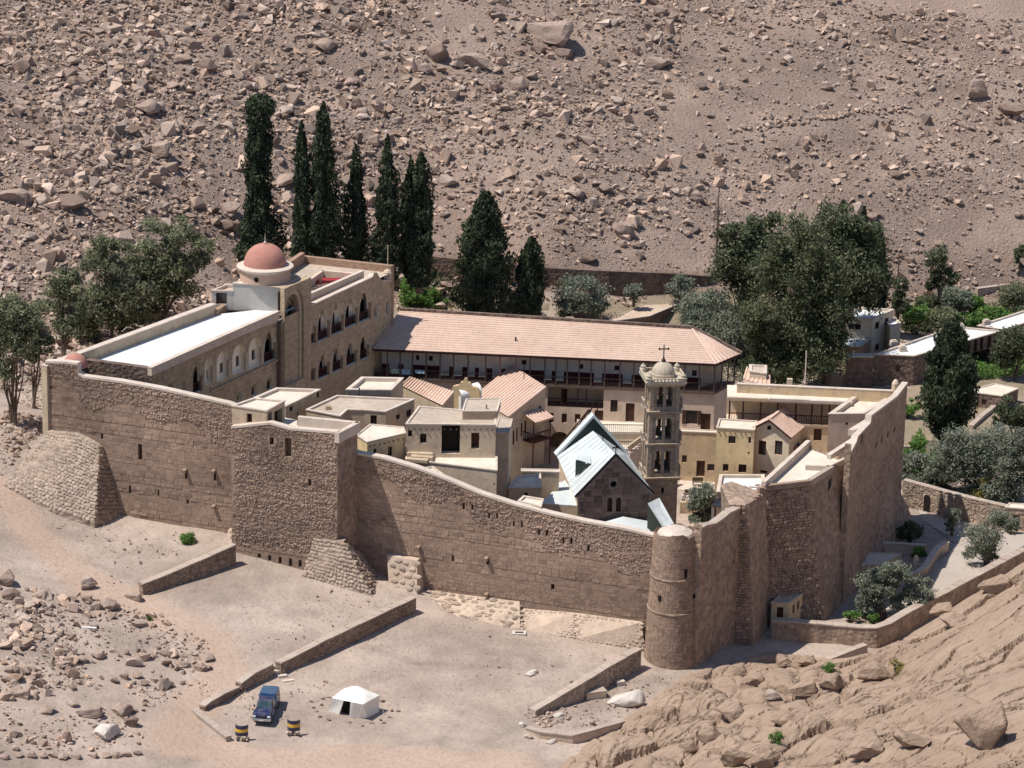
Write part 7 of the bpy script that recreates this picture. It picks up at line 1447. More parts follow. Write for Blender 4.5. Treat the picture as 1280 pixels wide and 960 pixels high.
# garden right
broad('scraggy dark tree alone on the right slope foot', 1174, 305, 372, -6, [(1172,325,14,14),(1180,345,16,14),(1165,350,10,12)], 3200, 'darkleaf', .24, 61, clump=45)
broad('thin brown cypress-like tree above the cream house', 1122, 345, 405, -9, [(1122,368,8,24),(1128,360,8,16)], 1800, 'darkleaf', .22, 62, clump=26)
GT = [(1160,380,16,12,'darkleaf'),(1192,375,22,16,'olive'),(1215,378,13,12,'bright'),(1150,395,22,10,'bright'),(1240,395,24,10,'bright'),(1268,368,16,18,'euc'),(1205,400,28,8,'bright'),(1276,320,8,14,'darkleaf'),(1180,398,24,12,'euc'),(1270,392,14,8,'darkleaf'),(1130,385,10,10,'darkleaf')]
GL_ = ['dark bush beside the thin tree above the garden','brownish bush in the upper garden','round light green bush in the upper garden','bright green bush behind the cream house','bright green hedge under the hill at the right','grey-green tree at the right frame edge above the long building','bright bush in front of the round light green one','dark tree cut by the right frame edge on the hill foot','olive-green bush above the long stone building','dark low bush above the far end of the long building','dark shrub right of the cream house']
for i, (x, y, rx, ry, m_) in enumerate(GT): broad(GL_[i], x, y-ry, y+ry, -9.5 if y > 350 else -6, [(x, y, rx, ry)], int(rx*ry*11), m_, .22, 70+i, name='bush', cat='bush', clump=max(12, int(rx*ry/6)))
broad('dark leafy tree at the right frame edge before the long building', 1268, 400, 475, -11, [(1268,430,20,24),(1255,445,14,14)], 5500, 'darkleaf', .24, 82, clump=60)
broad('broad silver olive in the middle of the lower garden', 1225, 530, 620, -11, [(1215,575,32,36),(1240,560,28,28),(1195,570,24,34),(1180,585,20,24)], 15000, 'olive', .2, 83, name='olive_tree', clump=150)
broad('silver olive just right of the far wall corner', 1150, 565, 612, -11, [(1150,590,26,20),(1133,585,10,16),(1170,600,16,16)], 7500, 'olive', .2, 84, name='olive_tree', clump=80)
broad('silver olive at the right frame edge above the stone hut', 1262, 560, 630, -11, [(1262,595,22,28),(1275,560,14,26),(1250,615,22,18)], 9500, 'olive', .2, 85, name='olive_tree', clump=90)
broad('dark tree with a bare stem at the right edge of the garden', 1270, 500, 560, -11, [(1262,512,18,14),(1276,525,12,18),(1250,525,10,8)], 4200, 'darkleaf', .22, 86, clump=50)
broad('bright green shrub below the garden arch', 1148, 555, 565, -11, [(1148,556,14,8)], 1200, 'bright', .22, 87, name='bush', cat='bush', clump=16)
broad('bright green shrub left in the kitchen garden', 1135, 500, 520, -11, [(1138,508,14,9)], 1200, 'bright', .2, 88, name='bush', cat='bush', clump=16)
broad('yellow-green shrub right of the garden arch', 1180, 556, 568, -11, [(1178,558,12,8)], 900, 'yellowleaf', .2, 89, name='bush', cat='bush', clump=14)
broad('yellowish cactus-like shrub over the coursed garden wall', 1228, 605, 628, -11, [(1225,615,9,9),(1233,605,8,8)], 900, 'yellowleaf', .2, 90, name='bush', cat='bush', clump=14)
def patch(name, poly, z, n, hgt, mat, label, size=.24, seed=0):
    r_ = np.random.default_rng(seed); G = [W(*p, z)[:2] for p in poly]; a = np.array(G); x = r_.uniform(a[:, 0].min(), a[:, 0].max(), n*3); y = r_.uniform(a[:, 1].min(), a[:, 1].max(), n*3)
    k = inpoly(x, y, G) & (fbm(x/1.6, y/1.6, seed, 2) > -.28); x, y = x[k][:n], y[k][:n]; h = hgt*(.5+fbm(x/1.8, y/1.8, seed+3, 2)); zz = H0(x, y)+r_.uniform(0, 1, len(x))*np.clip(h, .1, 3)
    return tag(leaves(name, np.stack([x, y, zz], 1), size, mat, None, 1.4, .2, .5+.6*fbm(x/1.2, y/1.2, seed+5, 2), seed), label, kind='stuff')
patch('vines', [(1205,478),(1280,468),(1280,430),(1230,440),(1205,450)], -11, 9000, 2.4, 'bright', 'bright green vines filling the garden plot below the long building', seed=5)
patch('undergrowth', [(1128,560),(1150,540),(1160,555),(1200,560),(1200,600),(1128,600)], -11, 4500, 1.0, 'bright', 'low garden plants below the arch', seed=6)
patch('undergrowth', [(1125,400),(1280,400),(1280,378),(1125,390)], -9.5, 7000, 1.6, 'darkleaf', 'scrub of the upper garden', seed=7)
patch('undergrowth', [(900,470),(1060,470),(1060,420),(900,400)], -10.5, 8000, 2.2, 'darkleaf', 'shady undergrowth beneath the big mass of trees', seed=8)
patch('undergrowth', [(1200,640),(1280,650),(1280,628),(1150,600)], -10.5, 4000, .9, 'olive', 'grey scrub at the foot of the olives', .2, seed=9)
patch('undergrowth', [(500,392),(600,396),(600,380),(500,372)], -7, 3500, 1.2, 'darkleaf', 'dark scrub behind the wing', seed=10)
# trees in the yards
broad('leafy pale-topped tree in the small court right of the bell tower', 880, 604, 660, COURT_Z+1.5, [(878,622,16,16),(872,640,14,12),(886,645,12,12)], 5500, 'olive', .2, 101, clump=60)
broad('low spreading acacia beside the guard hut yard', 1105, 700, 775, -8.7, [(1100,730,24,20),(1085,755,16,14),(1120,715,20,12)], 9500, 'olive', .17, 102, name='acacia_tree', clump=90, stems=2)
broad('lighter acacia right of the low spreading one', 1148, 715, 775, -8.6, [(1148,740,20,14),(1130,752,16,12),(1155,728,12,8)], 4500, 'olive', .16, 103, name='acacia_tree', clump=50, stems=2)
broad('tall thin acacia on the pale path by the long low wall', 1232, 640, 708, -9, [(1230,670,24,20),(1250,655,18,16),(1215,692,12,10),(1240,690,16,10)], 5500, 'olive', .15, 104, name='acacia_tree', clump=75, stems=3)
broad('small acacia standing alone on the pale path', 1190, 630, 666, -9.8, [(1190,645,11,9),(1188,658,9,6)], 1300, 'olive', .15, 105, name='acacia_tree', clump=22)
broad('thin sapling near the stone hut', 1262, 640, 665, -10, [(1265,655,12,9)], 900, 'olive', .15, 106, name='acacia_tree', clump=16)
broad('dark shrub in the shade of the far wall corner', 1137, 652, 680, -10, [(1137,664,14,11)], 1800, 'darkleaf', .2, 107, name='bush', cat='bush', clump=24)
broad('bright green tuft between the low yard walls', 1148, 685, 700, -9.3, [(1149,692,8,7)], 700, 'bright', .17, 108, name='bush', cat='bush', clump=12)
broad('bright green shrub at the foot of the guard yard wall', 1091, 765, 782, -8.7, [(1093,773,8,6)], 600, 'bright', .16, 109, name='bush', cat='bush', clump=10)
broad('dark green shrub in the shaded guard yard', 1064, 762, 778, -8.7, [(1063,770,12,6)], 800, 'bright', .16, 110, name='bush', cat='bush', clump=12)
broad('single green bush on the bare slope below the fortress wall', 235, 665, 680, -2, [(235,673,8.5,6)], 1500, 'bright', .12, 111, name='bush', cat='bush', clump=26, gnd=tuple(ground(235, 679)), cs=.22)
broad('tiny yellow-green weed among the track-side stones', 186, 770, 776, -4, [(186,773,4,3)], 150, 'bright', .1, 112, name='bush', cat='bush', clump=6, gnd=tuple(ground(186, 776)), cs=.12)
# dead poplar and poles
b, h = px_tree(895, 228, 320, -2); dp = thing('dead_tree', b, 'leafless thin tree standing left above the big tree mass', 'tree'); trunk('trunk', dp, [b, b+[.1, 0, h*.5], b+[.0, 0, h]], [.16, .1, .02])
for i in range(22): t = .15+.8*i/22; p = b+[.05, 0, h*t]; a = random.uniform(0, 6.3); l = 1.3*(1.1-t); mb = MB(); mb.tube([p, p+[l*.6*math.cos(a), l*.6*math.sin(a), l*.8], p+[l*.7*math.cos(a), l*.7*math.sin(a), l*1.6]], [.05, .035, .012], 4); mb.build('limb', 'bark', dp)
b, h = px_tree(1121, 318, 372, -8); mb = MB(); mb.tube([b, b+[0, 0, h]], [.13, .09], 7); pl_ = thing('utility_pole', b, 'tall dark utility pole on the slope behind the cream house', 'pole'); mb.build('pole_shaft', 'bark', pl_); mb = MB(); mb.bar(b+[-.6, 0, h-.4], b+[.6, 0, h-.4], .1); mb.build('crossarm', 'bark', pl_)
# ================================================================ ROCK OUTCROP (near right)
OP = [(690,958,-8.4),(740,925,-7.9),(800,885,-7.4),(850,848,-7.0),(900,830,-7.1),(960,812,-7.4),(1010,818,-7.5),(1060,822,-7.3),(1130,797,-6),(1170,772,-4),(1230,737,-1.5),(1280,702,1.5),
 (800,960,-4),(900,960,-0.5),(1000,960,3),(1100,960,6.5),(1200,960,10),(1280,960,13),(900,880,-4.6),(1000,870,-3.5),(1100,860,-1),(1200,830,3),(1280,800,6),(1280,745,3.2)]
op = [tuple(W(*p)) for p in OP]+[(120, 250, 30), (62, 180, 25), (0, 190, 8), (-22, 210, -3), (90, 290, 14)]
op = np.array(op); OC = rbf_fit(op, 5.0)
SIL = [tuple(W(*p)[:2]) for p in OP[:12]]; SILX = [(-30, 205)]+SIL+[(75, 300), (140, 320), (140, 100), (-30, 100)]
def segdist(x, y, P):
    d = np.full(np.shape(x), 1e9)
    for (x1, y1), (x2, y2) in zip(P[:-1], P[1:]):
        L2 = (x2-x1)**2+(y2-y1)**2; t = np.clip(((x-x1)*(x2-x1)+(y-y1)*(y2-y1))/L2, 0, 1); d = np.minimum(d, np.hypot(x-x1-t*(x2-x1), y-y1-t*(y2-y1)))
    return d
def HO(x, y):
    x = np.asarray(x, float); y = np.asarray(y, float); z = rbf_eval(op, OC, x, y); ins = inpoly(x, y, SILX); d = segdist(x, y, SILX[:-3])
    z = z-np.where(ins, 0, 1.3*d)
    a = x*.80+y*.60; b = -x*.60+y*.80; wx = 1.6*fbm(x/5, y/5, 201, 3); wy = 1.6*fbm(x/5, y/5, 211, 3)
    slab = np.clip((x-26)/16, 0, 1)              # blocky on the left, long sloping slabs to the right
    ww = .9; d1, d2, i1 = cells((x+wx*ww)/4.6, (y+wy*ww)/5.6, 31); e = d2-d1; big = (i1-.5)*1.1+1.05*np.clip(e/.7, 0, 1)**.55-.4*(e < .04)-.75
    d1, d2, i2 = cells((a+wx*.8)/15, (b+wy*.8)/5.2, 57); e2 = d2-d1; sl = (i2-.5)*.9+.5*np.clip(e2/.4, 0, 1)**.6-.4*(e2 < .025)-.35
    d1, d2, i3 = cells((x+wx*.6)/1.9, (y+wy*.6)/2.4, 91); e3 = d2-d1; pk_ = np.clip(fbm(x/8, y/8, 17, 2)*2.2+.25, 0, 1); sm = ((i3-.5)*.5+.45*np.clip(e3/.5, 0, 1)**.5-.35)*pk_
    edge = np.clip(d/2.5, .25, 1)
    cr = np.abs(fbm((a+wx)/10, (b+wy)/2.2, 301, 3)); cr2 = np.abs(fbm((a+wx)/3.2, (b+wy)/8, 331, 3)); z = z-edge*(.6*np.exp(-(cr/.02)**2)*np.clip(fbm(x/6, y/6, 351, 2)*3+.9, 0, 1)+.3*np.exp(-(cr2/.018)**2)*np.clip(fbm(x/6, y/6, 361, 2)*3+.4, 0, 1))
    return z+edge*(big*(1-slab)+sl*slab+sm*(1-.55*slab))+.9*fbm(x/7, y/7, 7, 3)*edge+.07*fbm(x/1.1, y/1.1, 9, 3)
xo = np.concatenate([np.linspace(-28, 2, 50)[:-1], np.arange(2, 60, .17), np.linspace(60, 125, 60)]); yo = np.concatenate([np.linspace(120, 205, 50)[:-1], np.arange(205, 291, .2), np.linspace(291, 318, 20)])
ox, oy = np.meshgrid(xo, yo); oz = HO(ox, oy); hgt = H0(ox, oy); oz = np.maximum(oz, hgt-3)
idx = np.arange(ox.size).reshape(ox.shape); q = np.stack([idx[:-1, :-1], idx[:-1, 1:], idx[1:, 1:], idx[1:, :-1]], -1).reshape(-1, 4)
tag(mkobj('rock_outcrop', np.stack([ox.ravel(), oy.ravel(), oz.ravel()], 1), q, 'outcrop', uv=False, loc=(20, 240, -8)), kind='structure')
def ground2(px, py):
    d = ray(px, py); ys_ = np.linspace(190, 300, 900); k = ys_/d[1]; x = d[0]*k; z = HC+d[2]*k; hh = np.maximum(HO(x, ys_), H0(x, ys_)); i = np.argmax(z-hh < 0); return np.array([x[i], ys_[i], float(hh[i])])
OB_ = [(964,868,27,15,'boulder_pale','smooth pale egg-shaped boulder resting on the near rocks',8),(1242,726,44,28,'outcrop','big rounded boulder balanced on the outcrop edge at the far right',2),(1236,890,92,84,'outcrop','huge angular block overhanging a dark hollow at lower right',4),
 (886,914,32,26,'outcrop','rounded block on the lower left flank of the near rocks',6),(912,884,42,34,'outcrop','large cracked block on the left flank of the near rocks',7),(955,944,38,32,'outcrop','rounded block at the bottom edge, left of the yellow tuft',8),(922,940,42,36,'outcrop','bulging block at the bottom edge, left of its rounded twin',1),
 (1001,856,38,28,'outcrop','dark-sided block in the middle of the near rocks',3),(945,850,34,20,'outcrop','flat-topped block near the brow of the near rocks',5),(1092,838,50,24,'outcrop','long humped rock right of the green tuft on the brow',0),(978,826,26,14,'outcrop','low boulder on the brow of the near rocks, left one',8),
 (1010,824,30,14,'outcrop','low boulder on the brow of the near rocks, right one',5),(1040,850,36,20,'outcrop','tilted slab below the green tuft',0),(978,895,38,26,'outcrop','squared block below the pale egg-shaped boulder',7),(1085,930,60,34,'outcrop','wide tilted slab at the bottom centre of the near rocks',0),
 (1140,920,48,28,'outcrop','dark-fronted slab left of the huge angular block',3),(1180,760,40,18,'outcrop','thin slab lying along the outcrop edge',0),(1195,775,46,14,'outcrop','second thin slab lying along the outcrop edge',5),(860,930,26,20,'outcrop','small block low on the left flank of the near rocks',6)]
for b in OB_: boulder(*b[:6], shape=8 if b[6] in (5, 8, 0) else 2 if b[6] in (3, 1) else b[6], pos=ground2(b[0], b[1]+b[3]*.42))
for (x, y, rx, ry, m_, lb_, s_) in [(1121,832,12,9,'yellowleaf','straw-yellow bush on the brow of the near rocks',1),(1037,835,8,6,'bright','green tuft on the brow of the near rocks',2),(971,921,8,8,'bright','yellow-green tuft in a cleft of the near rocks',3)]:
    g_ = ground2(x, y+ry); broad(lb_, x, y-ry, y+ry, 0, [(x, y, rx, ry)], 700, m_, .1, 300+s_, name='bush', cat='bush', clump=16, gnd=tuple(g_), cs=.18)
# ================================================================ LOW WALLS AND YARDS
def low_wall(label, P, th=.7, mat='fieldwall', cap='fieldcap', name='low_wall', cat='wall', caph=.12, z=None, back=None, cover=True, stones=False):
    """P: (px, top row, foot row) along the visible foot of the wall"""
    base = [np.array(ground(x, b)) if z is None else W(x, b, z) for x, t, b in P]; tops = [zat(b[0], b[1], p[1]) for b, p in zip(base, P)]
    root = thing(name, base[0], label, cat); n = len(base); N = []
    for i in range(n):
        a = base[max(0, i-1)]; b = base[min(n-1, i+1)]; t = (b-a)[:2]; t /= np.linalg.norm(t); v = np.array([-t[1], t[0]]); v = v if v[1] > 0 or back else -v; N.append(v)
    mb = MB(); cb = MB()
    for i in range(n-1):
        a, b = base[i][:2], base[i+1][:2]; za, zb = base[i][2]-1, base[i+1][2]-1; a2 = a+N[i]*th; b2 = b+N[i+1]*th; h = .02
        mb.quad((*a, za), (*b, zb), (*b, tops[i+1]), (*a, tops[i])); mb.quad((*b2, zb), (*a2, za), (*a2, tops[i]), (*b2, tops[i+1])); mb.quad((*a, tops[i]), (*b, tops[i+1]), (*b2, tops[i+1]), (*a2, tops[i]))
        if cover:
            m = max(1, int(np.linalg.norm(b-a)/1.1)); 
            for j in range(m):
                s0, s1 = j/m, (j+1)/m-.008; j_ = random.uniform(-.02, .03); f = lambda s, o: (*((a+(b-a)*s)*(1)+(N[i]*(1-s)+N[i+1]*s)*o), )
                zz = lambda s: tops[i]*(1-s)+tops[i+1]*s
                p = [f(s0, -.06), f(s1, -.06), f(s1, th+.06), f(s0, th+.06)]; zs_ = [zz(s0), zz(s1), zz(s1), zz(s0)]
                cb.hexa([(*q_, w_) for q_, w_ in zip(p, zs_)], [(*q_, w_+caph+j_) for q_, w_ in zip(p, zs_)])
    mb.quad((*base[0][:2], base[0][2]-1), (*(base[0][:2]+N[0]*th), base[0][2]-1), (*(base[0][:2]+N[0]*th), tops[0]), (*base[0][:2], tops[0])); e = base[-1]; mb.quad((*e[:2], e[2]-1), (*(e[:2]+N[-1]*th), e[2]-1), (*(e[:2]+N[-1]*th), tops[-1]), (*e[:2], tops[-1]))
    mb.build('wall_face', mat, root)
    if stones:
        for i in range(n-1): quad_rubble('rubble_masonry', root, [(*base[i][:2], base[i][2]-.3), (*base[i+1][:2], base[i+1][2]-.3), (*base[i+1][:2], tops[i+1]), (*base[i][:2], tops[i])], stones if isinstance(stones, str) else 'fort_rubble', .3, .9, seed=i+int(abs(P[0][0])), proud=.07)
    if cover: tag(cb.build('coping_stones', cap, root), kind='stuff')
    return root
low_wall('field wall on the slope, running from the small buttress down to the track', [(179,731,745),(210,719,736),(250,702,724),(295,682,707)], stones=True)
low_wall('long yard wall climbing to the plastered buttress', [(351,830,844),(362,825,838),(400,805,824),(450,781,800),(520,748,766)], stones=True)
low_wall('short middle piece of the yard wall beside the stone steps', [(302,855,867),(318,843,857),(342,831,846)], stones=True)
low_wall('lowest curved piece of the yard wall behind the truck', [(256,884,891),(265,877,886),(279,869,880),(300,860,867)], th=.6)
low_wall('pale kerb wall ending by the left barrel', [(289,921,927),(270,906,912),(252,892,898),(247,886,892)], th=.5, mat='fieldcap', back=True)
low_wall('wall running from the round tower foot down to the yard corner', [(669,890,898),(700,871,885),(728,855,876),(765,832,856),(801,812,836)], mat='fieldcap', stones='buttress_stone')
low_wall('low kerb wall closing the small triangular yard', [(657,911,916),(674,916,924),(716,921,930),(745,913,924),(783,902,912)], th=.45, mat='mortar_pale')
low_wall('long plastered yard wall curving below the guard hut and rising to the right edge', [(964,777,800),(1000,779,803),(1040,783,806),(1075,786,809),(1095,786,811),(1113,780,806),(1140,764,790),(1180,743,765),(1230,716,738),(1290,684,706)], th=.8, mat='fort_smooth', cap='fieldcap')
low_wall('short slanting slab wall outside the curve of the plastered yard wall', [(1035,826,833),(1060,816,826),(1084,807,818)], th=.6, mat='fieldcap')
low_wall('coursed rubble garden wall with an arched niche, right of the fortress corner', [(1127,601,634),(1153,608,639),(1182,616,646),(1218,625,655),(1260,635,662)], th=.7, mat='litstone', cap='fieldcap', stones='buttress_stone', caph=.08)
low_wall('dark retaining wall at the foot of the rocky slope behind the trees', [(536,320,346),(600,327,354),(680,335,362),(760,339,370),(840,342,368),(893,346,356)], th=1.0, mat='darkstone', cap='fieldcap', cover=False)  # dark stone colour also paints in the shade on this face
low_wall('pale terrace wall behind the wing, upper one', [(755,367,371),(800,365,369),(836,364,368)], th=.5, mat='fieldcap', z=-6); low_wall('pale terrace wall behind the wing, lower one', [(757,374,378),(800,371,375),(825,370,374)], th=.5, mat='mortar_pale', z=-6.4)
low_wall('pale field wall crossing the garden towards the shed', [(1216,533,537),(1232,518,522),(1245,508,512)], th=.5, mat='fieldcap', z=-11); low_wall('low white garden wall joined to the arch', [(1123,559,563),(1140,559,563),(1157,560,565)], th=.4, mat='coping', z=-11)
low_wall('terrace wall on the hill foot at the far right', [(1222,362,366),(1250,358,362),(1285,353,358)], th=.6, mat='fieldcap', z=-8.5)
n_ = onwall(W(1153, 639, -10.4), W(1182, 646, -10.4), 1159, 630); a = ground(1153, 639); b = ground(1182, 646)
r_ = pxrect(a, b, 1155, 618, 1163, 640); mb = MB(); h = arch(*r_); mb.add([side(a, b, *p, -.09) for p in h], [tuple(range(len(h)))]); tag(mb.build('niche', 'dark'), 'dark arched niche in the coursed garden wall', 'niche')
mb = MB(); mb.add([side(a, b, u+.12, z, -.12) for u, z in h[2:]]+[side(a, b, u+.3*(1 if u > (r_[0]+r_[2])/2 else -1), z+.2, -.12) for u, z in h[2:]][::-1], [tuple(range(2*(len(h)-2)))]); 
# stone steps beside the yard wall
st = thing('stone_steps', ground(352, 846), 'four pale stone steps down from the yard wall', 'steps')
for i, (x, y, w_) in enumerate([(346,836,11),(349,840.5,12),(353,845,12),(360,849,15)]): g_ = ground(x, y+2); mb = MB(); mb.box((g_[0], g_[1], g_[2]-.3), w_/13.8, .42, .3+.42-.12*i, .42); mb.build('step', 'coping', st)
# triangular yard: concrete box, white rock, slab
g_ = ground(742, 875); tk = thing('concrete_tank', g_, 'small grey concrete tank with a flat lid inside the triangular yard', 'tank')
mb = MB(); mb.box((g_[0], g_[1]+.8, g_[2]-.4), 1.9, 1.5, 1.0, .35); mb.build('tank_body', 'mudpale', tk); mb = MB(); mb.box((g_[0], g_[1]+.8, g_[2]+.6), 2.05, 1.65, .1, .35); mb.build('lid', 'fieldcap', tk)
boulder(783, 869, 52, 26, 'white_rock', 'big white boulder beside the concrete tank', shape=5); g_ = ground(775, 856); mb = MB(); mb.box((g_[0], g_[1], g_[2]), .8, .6, .4, .4); tag(mb.build('stone_block', 'coping'), 'small white cut block behind the big white boulder', 'block')
boulder(698, 893, 16, 6, 'white_rock', 'flat white stone beside the heap in the triangular yard', shape=0); boulder(653, 905, 10, 9, 'white_rock', 'white lump outside the corner of the triangular yard', shape=3); boulder(662, 920, 15, 9, 'boulder_pale', 'pale block below the corner of the triangular yard', shape=4); boulder(690, 926, 18, 6, 'white_rock', 'long pale stone below the kerb of the triangular yard', shape=0)
g_ = ground(649, 792); hr = thing('ground_hatch', g_, 'white framed hatch in the yard with a dark slot', 'hatch'); mb = MB(); mb.box((g_[0], g_[1], g_[2]-.1), 1.3, .9, .22); mb.build('frame', 'white_rock', hr); mb = MB(); mb.box((g_[0], g_[1], g_[2]+.1), .8, .35, .03); mb.build('slot', 'dark', hr)
boulder(665, 843, 22, 4, 'white_rock', 'flat pale slab lying in the open yard', shape=0); boulder(714, 852, 5, 5, 'boulder_dark', 'small dark stone on the open yard near the wall', shape=2)
mb = MB(); g_ = ground(110, 786); mb.box((g_[0], g_[1], g_[2]+.05), 1.6, .25, .06, -.12); tag(mb.build('white_plank', 'whitepaint'), 'white plank lying among the track-side stones', 'plank')
# guard hut, yard roofs, planter
hb_ = W(986, 789, -8.5); hzz = zat(hb_[0], hb_[1], 753); hq = [(964.6,753),(986,754),(1007.6,738.5),(984,737)]
hut = house('guard hut in the shade with a thin white roof edge and two windows', [W(*p, hzz)[:2] for p in hq], -9.5, hzz, 'yellow', 'roofdirt', {0: [(971,759,979,775.5,'d')], 1: [(990.8,756,993.4,766.5,'w'),(996.5,751.5,999.3,762,'w')]}, par=.05, pw=.1, name='guard_hut', cat='hut')
zy = -7.9; house('low shaded yard room with a half-lit white roof edge', [W(*p, zy)[:2] for p in [(1077,706),(1101,706),(1126,692),(1080,691)]], -10, zy, 'mudpale', 'roofpale', par=.04, pw=.1, name='yard_room', cat='hut')
low_wall('low yard wall above the shaded yard room', [(1100,680,690),(1130,681,691),(1157,683,694)], th=.4, mat='pinkish', cap='coping', z=-9.6)
low_wall('curving whitewashed planter wall along the pale path', [(1077,711,716),(1110,716,721),(1132,720,726),(1148,717,724),(1160,708,717),(1168,695,703),(1174,686,694),(1186,678,686)], th=.55, mat='mortar_pale', cap='coping', z=-9.1)
for i in range(4): p = W(1155-i*1.5, 712-i*7, -9.0); mb = MB(); mb.box((p[0], p[1], -9.6), 1.2, .4, .5+.12*i, .2); tag(mb.build('garden_step', 'coping'), ['lowest','second','third','topmost'][i]+' pale step between the low yard walls', 'step')
p = W(1144, 711, -9.1); mb = MB(); mb.box((p[0], p[1], -9.6), .5, .5, 1.6); mb.lathe((p[0], p[1], -8.0), [(.3, 0), (.2, .3), (.02, .45)], 8); tag(mb.build('gatepost', 'pinkish'), 'pinkish gatepost at the foot of the pale steps', 'post')
pp = [(1120,775),(1165,760),(1200,735),(1240,716),(1290,690),(1290,668),(1215,662),(1180,650),(1146,638),(1150,650),(1180,668),(1192,680),(1180,700),(1165,722),(1130,742),(1105,760)]
P_ = [np.array(ground(*p)) for p in pp]; 
def sheet(name, px_poly, mat, lift=.05, step=1.0):
    G = [np.array(ground(*p))[:2] for p in px_poly]; a = np.array(G); xs_ = np.arange(a[:, 0].min(), a[:, 0].max()+step, step); ys2 = np.arange(a[:, 1].min(), a[:, 1].max()+step, step); X, Y = np.meshgrid(xs_, ys2); Z = HH(X, Y)+lift+.06*(1-hillmask(X, Y))
    ii = np.arange(X.size).reshape(X.shape); q_ = np.stack([ii[:-1, :-1], ii[:-1, 1:], ii[1:, 1:], ii[1:, :-1]], -1).reshape(-1, 4); cx = (X[:-1, :-1]+step/2).ravel(); cy_ = (Y[:-1, :-1]+step/2).ravel(); k = inpoly(cx, cy_, G)
    return tag(mkobj(name, np.stack([X.ravel(), Y.ravel(), Z.ravel()], 1), q_[k], mat, uv=False, smooth=True), kind='structure')
sheet('path', pp, 'path', .02, .4)
sheet('garden_soil', [(1126,560),(1290,600),(1290,430),(1220,440),(1140,480),(1126,500)], 'soil', .03, .8)
sheet('garden_soil', [(1126,392),(1290,440),(1290,372),(1126,374)], 'soil', .03, .9)
sheet('garden_soil', [(690,400),(1126,480),(1126,376),(893,366),(700,385),(520,392),(520,368),(560,372),(700,380)], 'soil', .03, .9)
# ================================================================ GARDEN BUILDINGS
def bld(label, q, base_px, zb, name='building', **k):
    bp = W(*base_px, zb); z1 = zat(bp[0], bp[1], k.pop('topy')); return house(label, [W(*p, z1)[:2] for p in q], zb-1, z1, name=name, cat=k.pop('cat', 'building'), **k)
bld('cream two-storey house beside the big mass of trees', [(1048,397),(1091,398.5),(1117,387),(1074,383.5)], (1091, 447), -11, topy=398.5, wall='cream', roof='roofwhite', wins={0: [(1061,405,1076,412,'w')], 1: [(1094,402.5,1099,411,'w'),(1106,397.5,1110.5,405.5,'w'),(1094,430,1099,438,'w'),(1106,425.5,1110.5,433,'w')]}, par=.3, pw=.25, name='garden_house')
bld('plain cream side block right of the two-storey garden house', [(1113,409),(1126,404),(1120,398),(1108,402)], (1126, 440), -11, topy=404, wall='cream', roof='roofwhite', par=.1, name='garden_annexe')
bld('lower front annexe with a white roof before the cream garden house', [(1046,432),(1076,433),(1090,421),(1056,418)], (1076, 458), -11, topy=433, wall='brickred', roof='roofwhite', par=.15, name='garden_annexe')
bld('long dark stone building with a flat white roof and tall arched windows', [(1093,443),(1143,445),(1252,413.5),(1194,408)], (1143, 484), -11.3, topy=445, wall='darkstone', roof='roofwhite', wins={0: [(1120,456,1125.5,465,'w')], 1: [(x-2, 424-(x-1220)*.28, x+2, 440-(x-1220)*.28, 'a') for x in (1163,1172,1201.5,1211,1219.5,1227,1236.5,1244)]}, par=.2, pw=.2, name='stone_building')
bld('second length of flat-roofed stone building running to the right edge', [(1222,407),(1254,412),(1330,388),(1300,382)], (1254, 446), -11.2, topy=412, wall='darkstone', roof='roofwhite', par=.2, pw=.2, name='stone_building')
bld('dark stone wall block left of the long stone building', [(1058,446),(1092,446),(1092,442),(1058,442)], (1092, 484), -11.3, topy=446, wall='darkstone', roof='coping', par=.02, pw=.05, name='stone_wall_block')
bld('flat pale-roofed shed beyond the lone garden cypress', [(1207,489),(1252,495),(1273,485.5),(1243,479.5)], (1252, 515), -11.2, topy=495, wall='darkstone', roof='roofpale', wins={0: [(1227,499,1233,506,'w')]}, par=.06, pw=.1, name='shed', cat='shed')
bld('small stone hut with a pale slab roof cut by the right frame edge', [(1257,634),(1290,637),(1300,631),(1262,629)], (1270, 664), -10.5, topy=635, wall='litstone', roof='roofpale', wins={0: [(1266,644,1274,660,'h')]}, par=.04, pw=.1, name='stone_hut', cat='hut')
bld('low ruined shed with a rubble-strewn sloping roof behind the wing', [(756,403),(812,395),(868,371.5),(816,374.5)], (812, 412), -8, topy=395, wall='darkstone', roof='mortar_pale', par=.05, pw=.1, name='shed', cat='shed')
bld('squat grey stone block behind the cypress pair', [(682,351),(708,351),(708,347),(684,347)], (700, 374), -6, topy=351, wall='fieldcap', roof='fieldcap', par=.02, pw=.05, name='stone_block')
bld('small open shed with a pale roof left of the wide ragged cypress', [(546,350),(568,351),(575,344),(553,341)], (560, 366), -6, topy=351, wall='mudpale', roof='roofpale', wins={0: [(548,354,566,362,'h')]}, par=.05, pw=.1, name='shed', cat='shed')
bld('concrete water tank half sunk in the rocky slope', [(826,283),(843,286),(878,276),(854,271)], (845, 297), -2, topy=286, wall='mudpale', roof='fieldcap', par=.02, pw=.1, name='water_tank', cat='tank')
